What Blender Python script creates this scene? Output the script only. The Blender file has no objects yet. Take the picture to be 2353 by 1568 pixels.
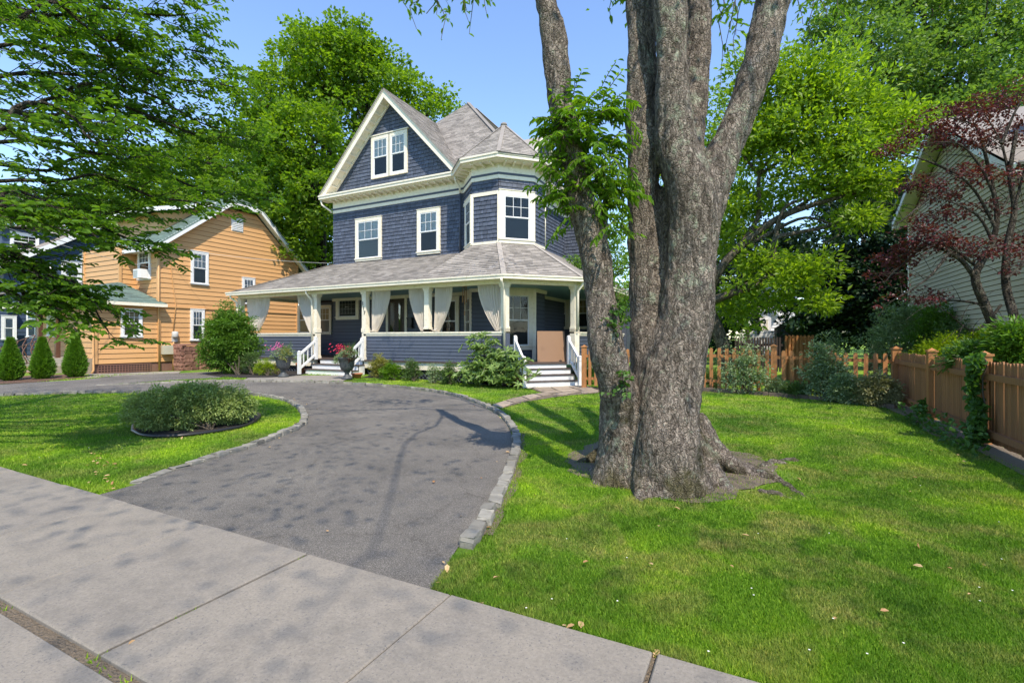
import bpy, math, random
import numpy as np
from mathutils import Vector, Matrix, noise, geometry
from math import sin, cos, pi, radians

random.seed(7)
rng = np.random.default_rng(7)
sc = bpy.context.scene
COL = sc.collection

# ------------------------------------------------------------------ camera
YAW = radians(26.7)
FPX, CX, HY, EYE = 1110.0, 1176.0, 777.0, 1.6
cam_d = bpy.data.cameras.new("camera")
cam = bpy.data.objects.new("camera", cam_d)
COL.objects.link(cam)
cam.location = (0, 0, EYE)
cam.rotation_euler = (radians(90), 0, YAW)
cam_d.sensor_width = 36
cam_d.lens = FPX / 2352 * 36
cam_d.shift_y = -7 / 2352
cam_d.clip_start = 0.05
cam_d.clip_end = 2000
sc.camera = cam

# ------------------------------------------------------------------ world, sun, exposure
SUN_EL, SUN_AZ = radians(54), radians(-44)      # azimuth measured from +X towards +Y
w = bpy.data.worlds.new("World")
sc.world = w
w.use_nodes = True
nt = w.node_tree
bg = nt.nodes["Background"]
sky = nt.nodes.new("ShaderNodeTexSky")
sky.sky_type = 'NISHITA'
sky.sun_disc = False
sky.sun_elevation = SUN_EL
sky.sun_rotation = radians(90) - SUN_AZ
sky.altitude = 0
sky.air_density = 1.25
sky.dust_density = 0.1
sky.ozone_density = 3.5
tint = nt.nodes.new("ShaderNodeMix"); tint.data_type = 'RGBA'; tint.blend_type = 'MULTIPLY'
tint.inputs[0].default_value = 1.0; tint.inputs[7].default_value = (0.70, 0.81, 1.0, 1)
nt.links.new(sky.outputs[0], tint.inputs[6]); nt.links.new(tint.outputs[2], bg.inputs[0])
bg.inputs[1].default_value = 0.15
sl = bpy.data.lights.new("sun", 'SUN')
sl.energy = 2.7
sl.angle = radians(0.5)
sl.color = (1.0, 0.955, 0.88)
sun = bpy.data.objects.new("sun", sl)
COL.objects.link(sun)
sdir = Vector((cos(SUN_EL) * cos(SUN_AZ), cos(SUN_EL) * sin(SUN_AZ), sin(SUN_EL)))
sun.rotation_euler = sdir.to_track_quat('Z', 'Y').to_euler()
sun.location = (0, 0, 30)
sc.view_settings.view_transform = 'Standard'
sc.view_settings.look = 'None'
sc.view_settings.gamma = 1
sc.view_settings.use_curve_mapping = False
sc.view_settings.exposure = 1.2
sc.view_settings.use_white_balance = True
sc.view_settings.white_balance_temperature = 7500
sc.view_settings.white_balance_tint = 10
sc.cycles.use_denoising = True
sc.cycles.max_bounces = 6
sc.cycles.diffuse_bounces = 3
sc.cycles.glossy_bounces = 2
sc.cycles.transmission_bounces = 3
sc.cycles.transparent_max_bounces = 6
sc.cycles.sample_clamp_indirect = 6
sc.cycles.blur_glossy = 0.5

# ------------------------------------------------------------------ survey helpers: a measured direction meets a real plane
SA, CA = sin(YAW), cos(YAW)
def ray(x, y=HY):
    r = (x - CX) / FPX; u = (HY - y) / FPX
    return Vector((-SA + CA * r, CA + SA * r, u))
def at(x, y, d):
    return Vector((0, 0, EYE)) + ray(x, y) * d
def onY(x, y, Y):
    v = ray(x, y); return Vector((0, 0, EYE)) + v * (Y / v.y)
def onX(x, y, X):
    v = ray(x, y); return Vector((0, 0, EYE)) + v * (X / v.x)
def sstep(t):
    t = max(0.0, min(1.0, t)); return t * t * (3 - 2 * t)
def gz(x, y):
    z = 0.15 * sstep((-9 - x) / 5) * sstep((y - 4) / 8)
    z += 0.11 * math.exp(-(((x + 1.2) / 2.6) ** 2 + ((y - 15) / 3.2) ** 2))
    z -= 0.12 * sstep((-22 - x) / 4) * sstep((y - 9) / 3)
    return z
def gnd(x, y, off=0.0):
    v = ray(x, y); d = -(EYE - off) / v.z
    for _ in range(12):
        p = v * d; d = -(EYE - off - gz(p.x, p.y)) / v.z
    p = v * d
    return Vector((p.x, p.y, gz(p.x, p.y)))

# ------------------------------------------------------------------ object helpers
def tag(o, label=None, cat=None, group=None, kind=None):
    if label: o["label"] = label
    if cat: o["category"] = cat
    if group: o["group"] = group
    if kind: o["kind"] = kind
    return o
def wmat(o):
    M = o.matrix_basis.copy() if False else Matrix.LocRotScale(o.location, o.rotation_euler, o.scale)
    return (wmat(o.parent) @ M) if o.parent else M
def put(name, mesh, parent=None, M=None):
    o = bpy.data.objects.new(name, mesh); COL.objects.link(o)
    M = M or Matrix()
    if parent:
        o.parent = parent
        M = wmat(parent).inverted() @ M
    l, r, s = M.decompose()
    o.location = l; o.rotation_euler = r.to_euler(); o.scale = s
    return o
def thing(name, loc, label, cat, group=None, kind=None):
    o = bpy.data.objects.new(name, None); COL.objects.link(o)
    o.location = loc; o.empty_display_size = 0.2
    return tag(o, label, cat, group, kind)
def copy_tree(o, parent=None):
    c = o.copy(); COL.objects.link(c); c.parent = parent
    for ch in list(o.children): copy_tree(ch, c)
    return c
def mesh_np(name, V, F, mats, smooth=False, mi=None):
    """V (n,3), F (m,k) uniform polygons"""
    V = np.asarray(V, dtype=np.float32); F = np.asarray(F, dtype=np.int32)
    me = bpy.data.meshes.new(name)
    me.vertices.add(len(V)); me.vertices.foreach_set("co", V.ravel())
    m, k = F.shape
    me.loops.add(m * k); me.loops.foreach_set("vertex_index", F.ravel())
    me.polygons.add(m)
    me.polygons.foreach_set("loop_start", np.arange(0, m * k, k, dtype=np.int32))
    me.polygons.foreach_set("loop_total", np.full(m, k, dtype=np.int32))
    if mi is not None: me.polygons.foreach_set("material_index", np.asarray(mi, dtype=np.int32))
    me.polygons.foreach_set("use_smooth", np.full(m, smooth))
    for x in (mats if isinstance(mats, (list, tuple)) else [mats]): me.materials.append(x)
    me.update(calc_edges=True)
    return me

class MB:
    """collects shapes in world space and links them as one mesh object"""
    def __init__(s): s.v = []; s.f = []; s.sm = []
    def add(s, vs, fs, smooth=False):
        b = len(s.v); s.v += [Vector(v) for v in vs]
        for f in fs: s.f.append([i + b for i in f]); s.sm.append(smooth)
        return s
    def box(s, c, d, M=None):
        x, y, z = d[0] / 2, d[1] / 2, d[2] / 2
        vs = [Vector((a * x, b * y, e * z)) for a in (-1, 1) for b in (-1, 1) for e in (-1, 1)]
        if M is not None: vs = [M.to_3x3() @ v for v in vs]
        vs = [v + Vector(c) for v in vs]
        return s.add(vs, [(0, 1, 3, 2), (4, 6, 7, 5), (0, 4, 5, 1), (2, 3, 7, 6), (0, 2, 6, 4), (1, 5, 7, 3)])
    def fbox(s, M, a, b):
        """box between local corners a and b in frame M"""
        vs = [M @ Vector((x, y, z)) for x in (a[0], b[0]) for y in (a[1], b[1]) for z in (a[2], b[2])]
        return s.add(vs, [(0, 1, 3, 2), (4, 6, 7, 5), (0, 4, 5, 1), (2, 3, 7, 6), (0, 2, 6, 4), (1, 5, 7, 3)])
    def beam(s, p, q, wd, h, up=(0, 0, 1)):
        p = Vector(p); q = Vector(q); t = (q - p).normalized(); up = Vector(up)
        b = t.cross(up).normalized() * wd / 2; n = b.normalized().cross(t) * h / 2
        vs = [e + i * b + j * n for e in (p, q) for i in (-1, 1) for j in (-1, 1)]
        return s.add(vs, [(0, 1, 3, 2), (4, 6, 7, 5), (0, 4, 5, 1), (2, 3, 7, 6), (0, 2, 6, 4), (1, 5, 7, 3)])
    def prism(s, poly, off):
        n = len(poly); off = Vector(off)
        vs = [Vector(p) for p in poly] + [Vector(p) + off for p in poly]
        fs = [tuple(range(n)), tuple(range(2 * n - 1, n - 1, -1))] + [(i, i + n, (i + 1) % n + n, (i + 1) % n) for i in range(n)]
        return s.add(vs, fs)
    def tube(s, pts, rad, n=8, cap=True, smooth=True):
        pts = [Vector(p) for p in pts]
        if not hasattr(rad, '__len__'): rad = [rad] * len(pts)
        vs, fs = [], []; prev = None
        for i, p in enumerate(pts):
            t = (pts[min(i + 1, len(pts) - 1)] - pts[max(i - 1, 0)]).normalized()
            if prev is None: prev = t.orthogonal().normalized()
            a = (prev - t * prev.dot(t)).normalized(); prev = a; b = t.cross(a)
            for k in range(n):
                th = 2 * pi * k / n; vs.append(p + (a * cos(th) + b * sin(th)) * rad[i])
        for i in range(len(pts) - 1):
            for k in range(n):
                fs.append((i * n + k, i * n + (k + 1) % n, (i + 1) * n + (k + 1) % n, (i + 1) * n + k))
        if cap: fs += [tuple(range(n - 1, -1, -1)), tuple(range((len(pts) - 1) * n, len(pts) * n))]
        return s.add(vs, fs, smooth)
    def lathe(s, c, prof, n=20, flute=0):
        c = Vector(c); vs, fs = [], []
        for (r, z) in prof:
            for k in range(n):
                th = 2 * pi * k / n; rr = r * (1 + flute * cos(n / 2 * th)) if flute else r
                vs.append(c + Vector((rr * cos(th), rr * sin(th), z)))
        for i in range(len(prof) - 1):
            for k in range(n): fs.append((i * n + k, i * n + (k + 1) % n, (i + 1) * n + (k + 1) % n, (i + 1) * n + k))
        fs += [tuple(range(n - 1, -1, -1)), tuple(range((len(prof) - 1) * n, len(prof) * n))]
        return s.add(vs, fs, True)
    def build(s, name, m, parent=None, origin=None):
        V = s.v
        lo = Vector((sum(v.x for v in V) / len(V), sum(v.y for v in V) / len(V), min(v.z for v in V))) if origin is None else Vector(origin)
        me = bpy.data.meshes.new(name)
        me.from_pydata([v - lo for v in V], [], s.f)
        me.polygons.foreach_set("use_smooth", s.sm)
        for x in (m if isinstance(m, (list, tuple)) else [m]): me.materials.append(x)
        me.update()
        return put(name, me, parent, Matrix.Translation(lo))

# ------------------------------------------------------------------ materials
def N(nt, t, **kw):
    n = nt.nodes.new(t)
    for k, v in kw.items():
        if k in n.inputs.keys(): n.inputs[k].default_value = v
        else: setattr(n, k, v)
    return n
def newmat(name):
    m = bpy.data.materials.new(name); m.use_nodes = True
    t = m.node_tree; p = t.nodes["Principled BSDF"]
    return m, t, p
def rgba(c): return (c[0], c[1], c[2], 1)
def rnd(t):
    """one random number per piece: per object and per island"""
    oi = N(t, "ShaderNodeObjectInfo"); g = N(t, "ShaderNodeNewGeometry")
    a = N(t, "ShaderNodeMath", operation='ADD'); f = N(t, "ShaderNodeMath", operation='FRACT')
    t.links.new(oi.outputs["Random"], a.inputs[0]); t.links.new(g.outputs["Random Per Island"], a.inputs[1])
    t.links.new(a.outputs[0], f.inputs[0]); return f.outputs[0]
def ramp(t, fac, stops, interp='LINEAR'):
    r = N(t, "ShaderNodeValToRGB"); e = r.color_ramp; e.interpolation = interp
    e.elements[0].position = stops[0][0]; e.elements[0].color = rgba(stops[0][1])
    e.elements[1].position = stops[-1][0]; e.elements[1].color = rgba(stops[-1][1])
    for p, c in stops[1:-1]:
        x = e.elements.new(p); x.color = rgba(c)
    t.links.new(fac, r.inputs[0]); return r.outputs[0]
def tex(t, scale, detail=4, rough=0.55, stretch=None, kind="ShaderNodeTexNoise", pos=True, distort=0):
    g = N(t, "ShaderNodeNewGeometry"); src = g.outputs["Position"]
    if stretch:
        mp = N(t, "ShaderNodeMapping"); mp.inputs["Scale"].default_value = stretch
        t.links.new(src, mp.inputs[0]); src = mp.outputs[0]
    n = N(t, kind); n.inputs["Scale"].default_value = scale
    if "Detail" in n.inputs.keys(): n.inputs["Detail"].default_value = detail
    if "Roughness" in n.inputs.keys(): n.inputs["Roughness"].default_value = rough
    if "Distortion" in n.inputs.keys(): n.inputs["Distortion"].default_value = distort
    t.links.new(src, n.inputs["Vector"]); return n
def mixc(t, fac, a, b, mode='MIX'):
    m = N(t, "ShaderNodeMix", data_type='RGBA', blend_type=mode)
    if hasattr(fac, 'links') or not isinstance(fac, (int, float)): t.links.new(fac, m.inputs[0])
    else: m.inputs[0].default_value = fac
    for s, i in ((a, 6), (b, 7)):
        if isinstance(s, (tuple, list)): m.inputs[i].default_value = rgba(s)
        else: t.links.new(s, m.inputs[i])
    return m.outputs[2]
def mul(c, k): return (c[0] * k, c[1] * k, c[2] * k)
def bump(t, p, h, strength=0.3, dist=0.02):
    b = N(t, "ShaderNodeBump"); b.inputs["Strength"].default_value = strength; b.inputs["Distance"].default_value = dist
    t.links.new(h, b.inputs["Height"]); t.links.new(b.outputs[0], p.inputs["Normal"]); return b
def paint(name, c, rough=0.55, var=0.12, nscale=3.0, piece=0.1, bmp=0.15, bscale=60, stretch=None, spec=0.4, dirt=None):
    """painted or plain surface: per-piece tone, soft weathering, fine relief"""
    m, t, p = newmat(name)
    r = ramp(t, rnd(t), [(0, mul(c, 1 - piece)), (1, mul(c, 1 + piece))])
    n = tex(t, nscale, 5, 0.6, stretch)
    col = mixc(t, n.outputs["Fac"], mul((1, 1, 1), 1 - var), mul((1, 1, 1), 1 + var))
    col = mixc(t, 1.0, r, col, 'MULTIPLY')
    if dirt:
        n2 = tex(t, 7, 6, 0.7, stretch)
        f = ramp(t, n2.outputs["Fac"], [(0.52, (0, 0, 0)), (0.72, (0.6, 0.6, 0.6))])
        col = mixc(t, f, col, dirt)
    t.links.new(col, p.inputs["Base Color"])
    p.inputs["Roughness"].default_value = rough
    p.inputs["Specular IOR Level"].default_value = spec
    b = tex(t, bscale, 4, 0.6, stretch); bump(t, p, b.outputs["Fac"], bmp, 0.01)
    return m
def leafmat(name, dark, light, trans=0.45, rough=0.45, nscale=0.8, tint=None, spec=0.35):
    m, t, p = newmat(name)
    n = tex(t, nscale, 3, 0.6)
    a = N(t, "ShaderNodeMath", operation='MULTIPLY_ADD'); a.inputs[1].default_value = 0.6; a.inputs[2].default_value = -0.05
    t.links.new(rnd(t), a.inputs[0])
    b = N(t, "ShaderNodeMath", operation='MULTIPLY_ADD'); b.inputs[1].default_value = 0.5
    t.links.new(n.outputs["Fac"], b.inputs[0]); t.links.new(a.outputs[0], b.inputs[2])
    stops = [(0.0, dark), (1.0, light)]
    if tint: stops = [(0.0, dark), (0.8, light), (1.0, tint)]
    col = ramp(t, b.outputs[0], stops)
    t.links.new(col, p.inputs["Base Color"]); p.inputs["Roughness"].default_value = rough
    p.inputs["Specular IOR Level"].default_value = spec
    tr = N(t, "ShaderNodeBsdfTranslucent")
    tc = mixc(t, 1.0, col, (1.5, 1.55, 0.55), 'MULTIPLY'); t.links.new(tc, tr.inputs[0])
    mx = N(t, "ShaderNodeMixShader"); mx.inputs[0].default_value = trans
    t.links.new(p.outputs[0], mx.inputs[1]); t.links.new(tr.outputs[0], mx.inputs[2])
    t.links.new(mx.outputs[0], t.nodes["Material Output"].inputs[0])
    return m

M = {}
BLUE = (0.074, 0.090, 0.128)
M['blue_shingle'] = paint('blue_painted_shingle', BLUE, 0.62, 0.20, 2.5, 0.22, 0.6, 45, (6, 6, 0.6))
M['blue_board'] = paint('blue_painted_board', BLUE, 0.5, 0.10, 2.0, 0.07, 0.15, 60, (0.5, 0.5, 6))
M['blue_trim'] = paint('dark_blue_trim', mul(BLUE, 0.8), 0.5)
M['sheath'] = paint('navy_lap_shade_backing', (0.012, 0.014, 0.022), 0.9)  # dark backing colour paints the lap shadows between blue shingles and boards
M['lap_shade_o'] = paint('brown_lap_shade_backing', (0.16, 0.07, 0.03), 0.9)  # wall behind the orange boards, coloured darker to draw their lap shadows
M['lap_shade_c'] = paint('grey_lap_shade_backing', (0.10, 0.09, 0.07), 0.9)  # darkened backing: shade lines between cream siding boards are put into its colour
M['cream'] = paint('cream_trim_paint', (0.80, 0.74, 0.61), 0.5, 0.06, 2.2, 0.04, 0.06, 80, dirt=(0.5, 0.44, 0.33))
M['white'] = paint('white_paint', (0.74, 0.75, 0.76), 0.45, 0.05, 3, 0.03, 0.05, 80, dirt=(0.6, 0.6, 0.58))
M['teal'] = paint('teal_ceiling_paint', (0.16, 0.33, 0.38), 0.5, 0.05)
M['tread'] = paint('dark_stained_tread', (0.075, 0.055, 0.05), 0.5, 0.2, 6, 0.1, 0.3, 50, (1, 12, 1))
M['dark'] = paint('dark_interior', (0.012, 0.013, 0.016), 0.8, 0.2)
M['door'] = paint('dark_wood_door', (0.03, 0.016, 0.011), 0.35, 0.3, 8, 0.1, 0.2, 30, (8, 8, 1))
M['black'] = paint('black_metal', (0.02, 0.02, 0.022), 0.4)
M['orange'] = paint('orange_clapboard', (0.60, 0.335, 0.15), 0.55, 0.10, 1.6, 0.05, 0.12, 60, (0.5, 0.5, 5), dirt=(0.60, 0.30, 0.11))
M['brownbase'] = paint('brown_painted_foundation', (0.20, 0.105, 0.08), 0.75, 0.15, 4)
M['green_roof'] = paint('green_asphalt_shingle', (0.13, 0.19, 0.165), 0.85, 0.18, 3, 0.28, 0.6, 90)
M['grey_roof'] = paint('grey_asphalt_shingle', (0.27, 0.245, 0.22), 0.85, 0.32, 1.1, 0.30, 0.6, 90, dirt=(0.13, 0.11, 0.10))
M['navy_board'] = paint('navy_clapboard', (0.045, 0.075, 0.13), 0.55, 0.1, 2, 0.06)
M['cream_board'] = paint('cream_siding', (0.47, 0.40, 0.27), 0.55, 0.08, 1.5, 0.05, 0.1, 60)
M['whitehouse'] = paint('white_siding', (0.72, 0.72, 0.74), 0.55, 0.04, 2, 0.03)
M['concrete'] = None
M['cedar'] = paint('stained_cedar', (0.42, 0.18, 0.065), 0.65, 0.3, 4, 0.14, 0.5, 40, (9, 9, 0.7), dirt=(0.26, 0.125, 0.06))
M['cedar_old'] = paint('weathered_cedar', (0.29, 0.13, 0.055), 0.7, 0.3, 4, 0.16, 0.5, 40, (9, 9, 0.7), dirt=(0.20, 0.15, 0.09))
M['fence_dark'] = paint('dark_fence_wood', (0.045, 0.03, 0.026), 0.7, 0.2, 4)
M['brick'] = paint('tan_brick', (0.36, 0.20, 0.11), 0.85, 0.25, 9, 0.3, 0.6, 60)
M['mortar'] = paint('mortar', (0.30, 0.26, 0.21), 0.9, 0.2, 9, 0.1, 0.6, 60)
M['redstone'] = paint('red_rubble_stone', (0.25, 0.125, 0.095), 0.85, 0.4, 6, 0.3, 1.0, 20)
M['granite'] = paint('granite_kerb_stone', (0.215, 0.205, 0.18), 0.8, 0.45, 14, 0.3, 1.0, 28, dirt=(0.14, 0.125, 0.095))
M['edging'] = paint('brown_edging_block', (0.14, 0.105, 0.085), 0.85, 0.3, 8, 0.15, 0.8, 30)
M['flag'] = paint('sandstone_flag', (0.33, 0.26, 0.20), 0.85, 0.3, 5, 0.2, 0.8, 25, dirt=(0.24, 0.22, 0.17))
M['terracotta'] = paint('terracotta', (0.42, 0.15, 0.075), 0.75, 0.2, 8, 0.08)
M['urn'] = paint('dark_grey_cast_iron', (0.065, 0.072, 0.08), 0.55, 0.3, 10, 0.1, 0.4, 40)
M['cardboard'] = paint('cardboard', (0.25, 0.15, 0.095), 0.8, 0.06, 2, 0.05, 0.1, 60)
M['bamboo'] = paint('bamboo', (0.38, 0.24, 0.14), 0.5)
M['metal'] = paint('grey_galvanised_metal', (0.45, 0.46, 0.45), 0.4)
M['iron'] = paint('brown_iron_railing', (0.11, 0.055, 0.038), 0.35)
M['beige'] = paint('beige_plastic', (0.55, 0.53, 0.42), 0.5)
M['vinyl'] = paint('black_vinyl_edging', (0.018, 0.018, 0.02), 0.35)
M['peach'] = paint('peach_flower', (0.8, 0.35, 0.2), 0.6, 0.1, 9, 0.3)
M['pink'] = paint('pink_petal', (0.75, 0.16, 0.42), 0.6, 0.1, 9, 0.4)
M['red'] = paint('red_petal', (0.72, 0.045, 0.11), 0.6, 0.1, 9, 0.3)
M['whitepetal'] = paint('white_petal', (0.8, 0.8, 0.76), 0.6, 0.1, 9, 0.1)
def curtain_mat():
    m, t, p = newmat('ivory_curtain_cloth')
    p.inputs['Base Color'].default_value = (0.90, 0.85, 0.78, 1); p.inputs['Roughness'].default_value = 0.9
    tr = N(t, "ShaderNodeBsdfTranslucent"); tr.inputs[0].default_value = (0.85, 0.78, 0.70, 1)
    mx = N(t, "ShaderNodeMixShader"); mx.inputs[0].default_value = 0.45
    t.links.new(p.outputs[0], mx.inputs[1]); t.links.new(tr.outputs[0], mx.inputs[2])
    t.links.new(mx.outputs[0], t.nodes["Material Output"].inputs[0]); return m
M['curtain'] = curtain_mat()
def pane_mat():
    m, t, p = newmat('window_pane_glass')
    f = N(t, "ShaderNodeFresnel"); f.inputs[0].default_value = 1.5
    n = tex(t, 1.3, 2); b = N(t, "ShaderNodeBump"); b.inputs["Strength"].default_value = 0.05; b.inputs["Distance"].default_value = 0.05
    t.links.new(n.outputs["Fac"], b.inputs["Height"])
    g = N(t, "ShaderNodeBsdfGlossy"); g.inputs["Roughness"].default_value = 0.02; t.links.new(b.outputs[0], g.inputs["Normal"])
    tr = N(t, "ShaderNodeBsdfTransparent"); tr.inputs[0].default_value = (0.9, 0.93, 0.92, 1)
    mx = N(t, "ShaderNodeMixShader"); t.links.new(f.outputs[0], mx.inputs[0])
    t.links.new(tr.outputs[0], mx.inputs[1]); t.links.new(g.outputs[0], mx.inputs[2])
    t.links.new(mx.outputs[0], t.nodes["Material Output"].inputs[0]); return m
M['pane'] = pane_mat()
M['blind_light'] = paint('white_window_blind', (0.62, 0.64, 0.68), 0.7, 0.06, 2, 0.03, 0.5, 12, (0.1, 0.1, 8))
M['blind_mid'] = paint('grey_sheer_blind', (0.20, 0.21, 0.22), 0.7, 0.2, 3, 0.1, 0.5, 12, (0.1, 0.1, 8))
M['blind_tan'] = paint('tan_slat_blind', (0.42, 0.32, 0.18), 0.7, 0.1, 3, 0.1, 0.5, 12, (0.1, 0.1, 8))
M['room'] = paint('dim_room_behind_window', (0.035, 0.035, 0.034), 0.8, 0.5, 3)

def asphalt():
    m, t, p = newmat('asphalt')
    n = tex(t, 160, 2, 0.5); s = tex(t, 0.9, 5, 0.6); v = tex(t, 230, kind="ShaderNodeTexVoronoi")
    c1 = ramp(t, n.outputs["Fac"], [(0.35, (0.078, 0.073, 0.067)), (0.60, (0.178, 0.166, 0.152)), (0.75, (0.36, 0.34, 0.315))])
    f = ramp(t, s.outputs["Fac"], [(0.3, (0.72, 0.72, 0.72)), (0.48, (0.96, 0.95, 0.94)), (0.72, (1.22, 1.20, 1.16))])
    c1 = mixc(t, 1.0, c1, f, 'MULTIPLY')
    ck = tex(t, 0.55, kind="ShaderNodeTexVoronoi"); ck.feature = 'DISTANCE_TO_EDGE'
    wn = tex(t, 3.0, 5, 0.7); wa = N(t, "ShaderNodeVectorMath", operation='MULTIPLY_ADD'); wa.inputs[1].default_value = (.5, .5, .5); t.links.new(wn.outputs["Color"], wa.inputs[0]); gg = N(t, "ShaderNodeNewGeometry"); t.links.new(gg.outputs["Position"], wa.inputs[2]); t.links.new(wa.outputs[0], ck.inputs["Vector"])
    cf = ramp(t, ck.outputs["Distance"], [(0.0, (0.72, 0.70, 0.68)), (0.006, (1, 1, 1))])
    t.links.new(mixc(t, 1.0, c1, cf, 'MULTIPLY'), p.inputs["Base Color"])
    p.inputs["Roughness"].default_value = 0.85; p.inputs["Specular IOR Level"].default_value = 0.3
    bump(t, p, v.outputs["Distance"], 0.5, 0.006); return m
M['asphalt'] = asphalt()
def concrete(nm, k=1.0):
    m, t, p = newmat(nm)
    n = tex(t, 60, 6, 0.75); s = tex(t, 1.6, 8, 0.75); d = tex(t, 75, 1, 0.4)
    c1 = ramp(t, n.outputs["Fac"], [(0.3, mul((0.175, 0.16, 0.14), k)), (0.7, mul((0.27, 0.245, 0.213), k))])
    f = ramp(t, s.outputs["Fac"], [(0.3, (0.70, 0.70, 0.71)), (0.5, (0.97, 0.96, 0.95)), (0.7, (1.12, 1.10, 1.07))])
    c = mixc(t, 1.0, c1, f, 'MULTIPLY')
    sp = ramp(t, d.outputs["Fac"], [(0.66, (0, 0, 0)), (0.69, (1, 1, 1))])
    c = mixc(t, sp, c, mul((0.15, 0.14, 0.13), k))
    r = ramp(t, rnd(t), [(0, (0.94, 0.94, 0.95)), (1, (1.05, 1.04, 1.02))])
    t.links.new(mixc(t, 1.0, c, r, 'MULTIPLY'), p.inputs["Base Color"])
    p.inputs["Roughness"].default_value = 0.85; bump(t, p, n.outputs["Fac"], 0.35, 0.008); return m
M['concrete'] = concrete('sidewalk_concrete'); M['pad'] = concrete('pale_concrete', 1.2)

def lawncol(t):
    """lawn colour as it grows: lush, dull and dried patches"""
    a = tex(t, 0.55, 4, 0.6, distort=0.4); b = tex(t, 1.7, 5, 0.65, distort=0.6)
    c = ramp(t, a.outputs["Fac"], [(0.34, (0.08, 0.175, 0.024)), (0.5, (0.145, 0.28, 0.03)), (0.66, (0.27, 0.42, 0.035))])
    dry = ramp(t, b.outputs["Fac"], [(0.45, (0, 0, 0)), (0.64, (0.68, 0.68, 0.68))])
    # dried ground is commonest around the big tree
    g = N(t, "ShaderNodeNewGeometry"); d = N(t, "ShaderNodeVectorMath", operation='DISTANCE'); d.inputs[1].default_value = (0.2, 4.6, 0)
    t.links.new(g.outputs["Position"], d.inputs[0])
    nr = N(t, "ShaderNodeMapRange"); nr.inputs["From Min"].default_value = 0.6; nr.inputs["From Max"].default_value = 5.0
    nr.inputs["To Min"].default_value = 1.0; nr.inputs["To Max"].default_value = 0.55
    t.links.new(d.outputs["Value"], nr.inputs[0])
    f = N(t, "ShaderNodeMath", operation='MULTIPLY'); t.links.new(dry, f.inputs[0]); t.links.new(nr.outputs[0], f.inputs[1])
    return mixc(t, f.outputs[0], c, (0.34, 0.29, 0.13))
def lawn():
    m, t, p = newmat('lawn_ground')
    c = lawncol(t); n = tex(t, 45, 6, 0.8)
    f = ramp(t, n.outputs["Fac"], [(0.25, (0.5, 0.5, 0.5)), (0.75, (1.25, 1.25, 1.25))])
    t.links.new(mixc(t, 1.0, c, f, 'MULTIPLY'), p.inputs["Base Color"]); p.inputs["Roughness"].default_value = 0.95
    p.inputs["Specular IOR Level"].default_value = 0.1
    bump(t, p, n.outputs["Fac"], 1.0, 0.03); return m
M['lawn'] = lawn()
def blades():
    m, t, p = newmat('grass_blades')
    c = lawncol(t)
    r = ramp(t, rnd(t), [(0, (0.6, 0.7, 0.55)), (0.6, (1.05, 1.05, 1.0)), (0.92, (1.5, 1.4, 1.2)), (1, (2.2, 1.7, 1.8))])
    c = mixc(t, 1.0, c, r, 'MULTIPLY')
    t.links.new(c, p.inputs["Base Color"]); p.inputs["Roughness"].default_value = 0.6; p.inputs["Specular IOR Level"].default_value = 0.2
    tr = N(t, "ShaderNodeBsdfTranslucent"); t.links.new(mixc(t, 1.0, c, (1.3, 1.5, 0.6), 'MULTIPLY'), tr.inputs[0])
    mx = N(t, "ShaderNodeMixShader"); mx.inputs[0].default_value = 0.4
    t.links.new(p.outputs[0], mx.inputs[1]); t.links.new(tr.outputs[0], mx.inputs[2])
    t.links.new(mx.outputs[0], t.nodes["Material Output"].inputs[0]); return m
M['blades'] = blades()
def mulch(nm, a, b):
    m, t, p = newmat(nm); n = tex(t, 70, 5, 0.8); v = tex(t, 55, kind="ShaderNodeTexVoronoi")
    t.links.new(ramp(t, n.outputs["Fac"], [(0.3, a), (0.75, b)]), p.inputs["Base Color"]); p.inputs["Roughness"].default_value = 0.95
    bump(t, p, v.outputs["Distance"], 1.0, 0.03); return m
M['mulch'] = mulch('dark_mulch', (0.010, 0.008, 0.008), (0.07, 0.055, 0.05))
M['mulch_brown'] = mulch('brown_mulch', (0.10, 0.055, 0.035), (0.30, 0.17, 0.11))
M['soil'] = mulch('dry_soil', (0.16, 0.125, 0.085), (0.38, 0.30, 0.22))
M['pebble'] = paint('white_pebble', (0.55, 0.52, 0.46), 0.8, 0.2, 9, 0.3)

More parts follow.
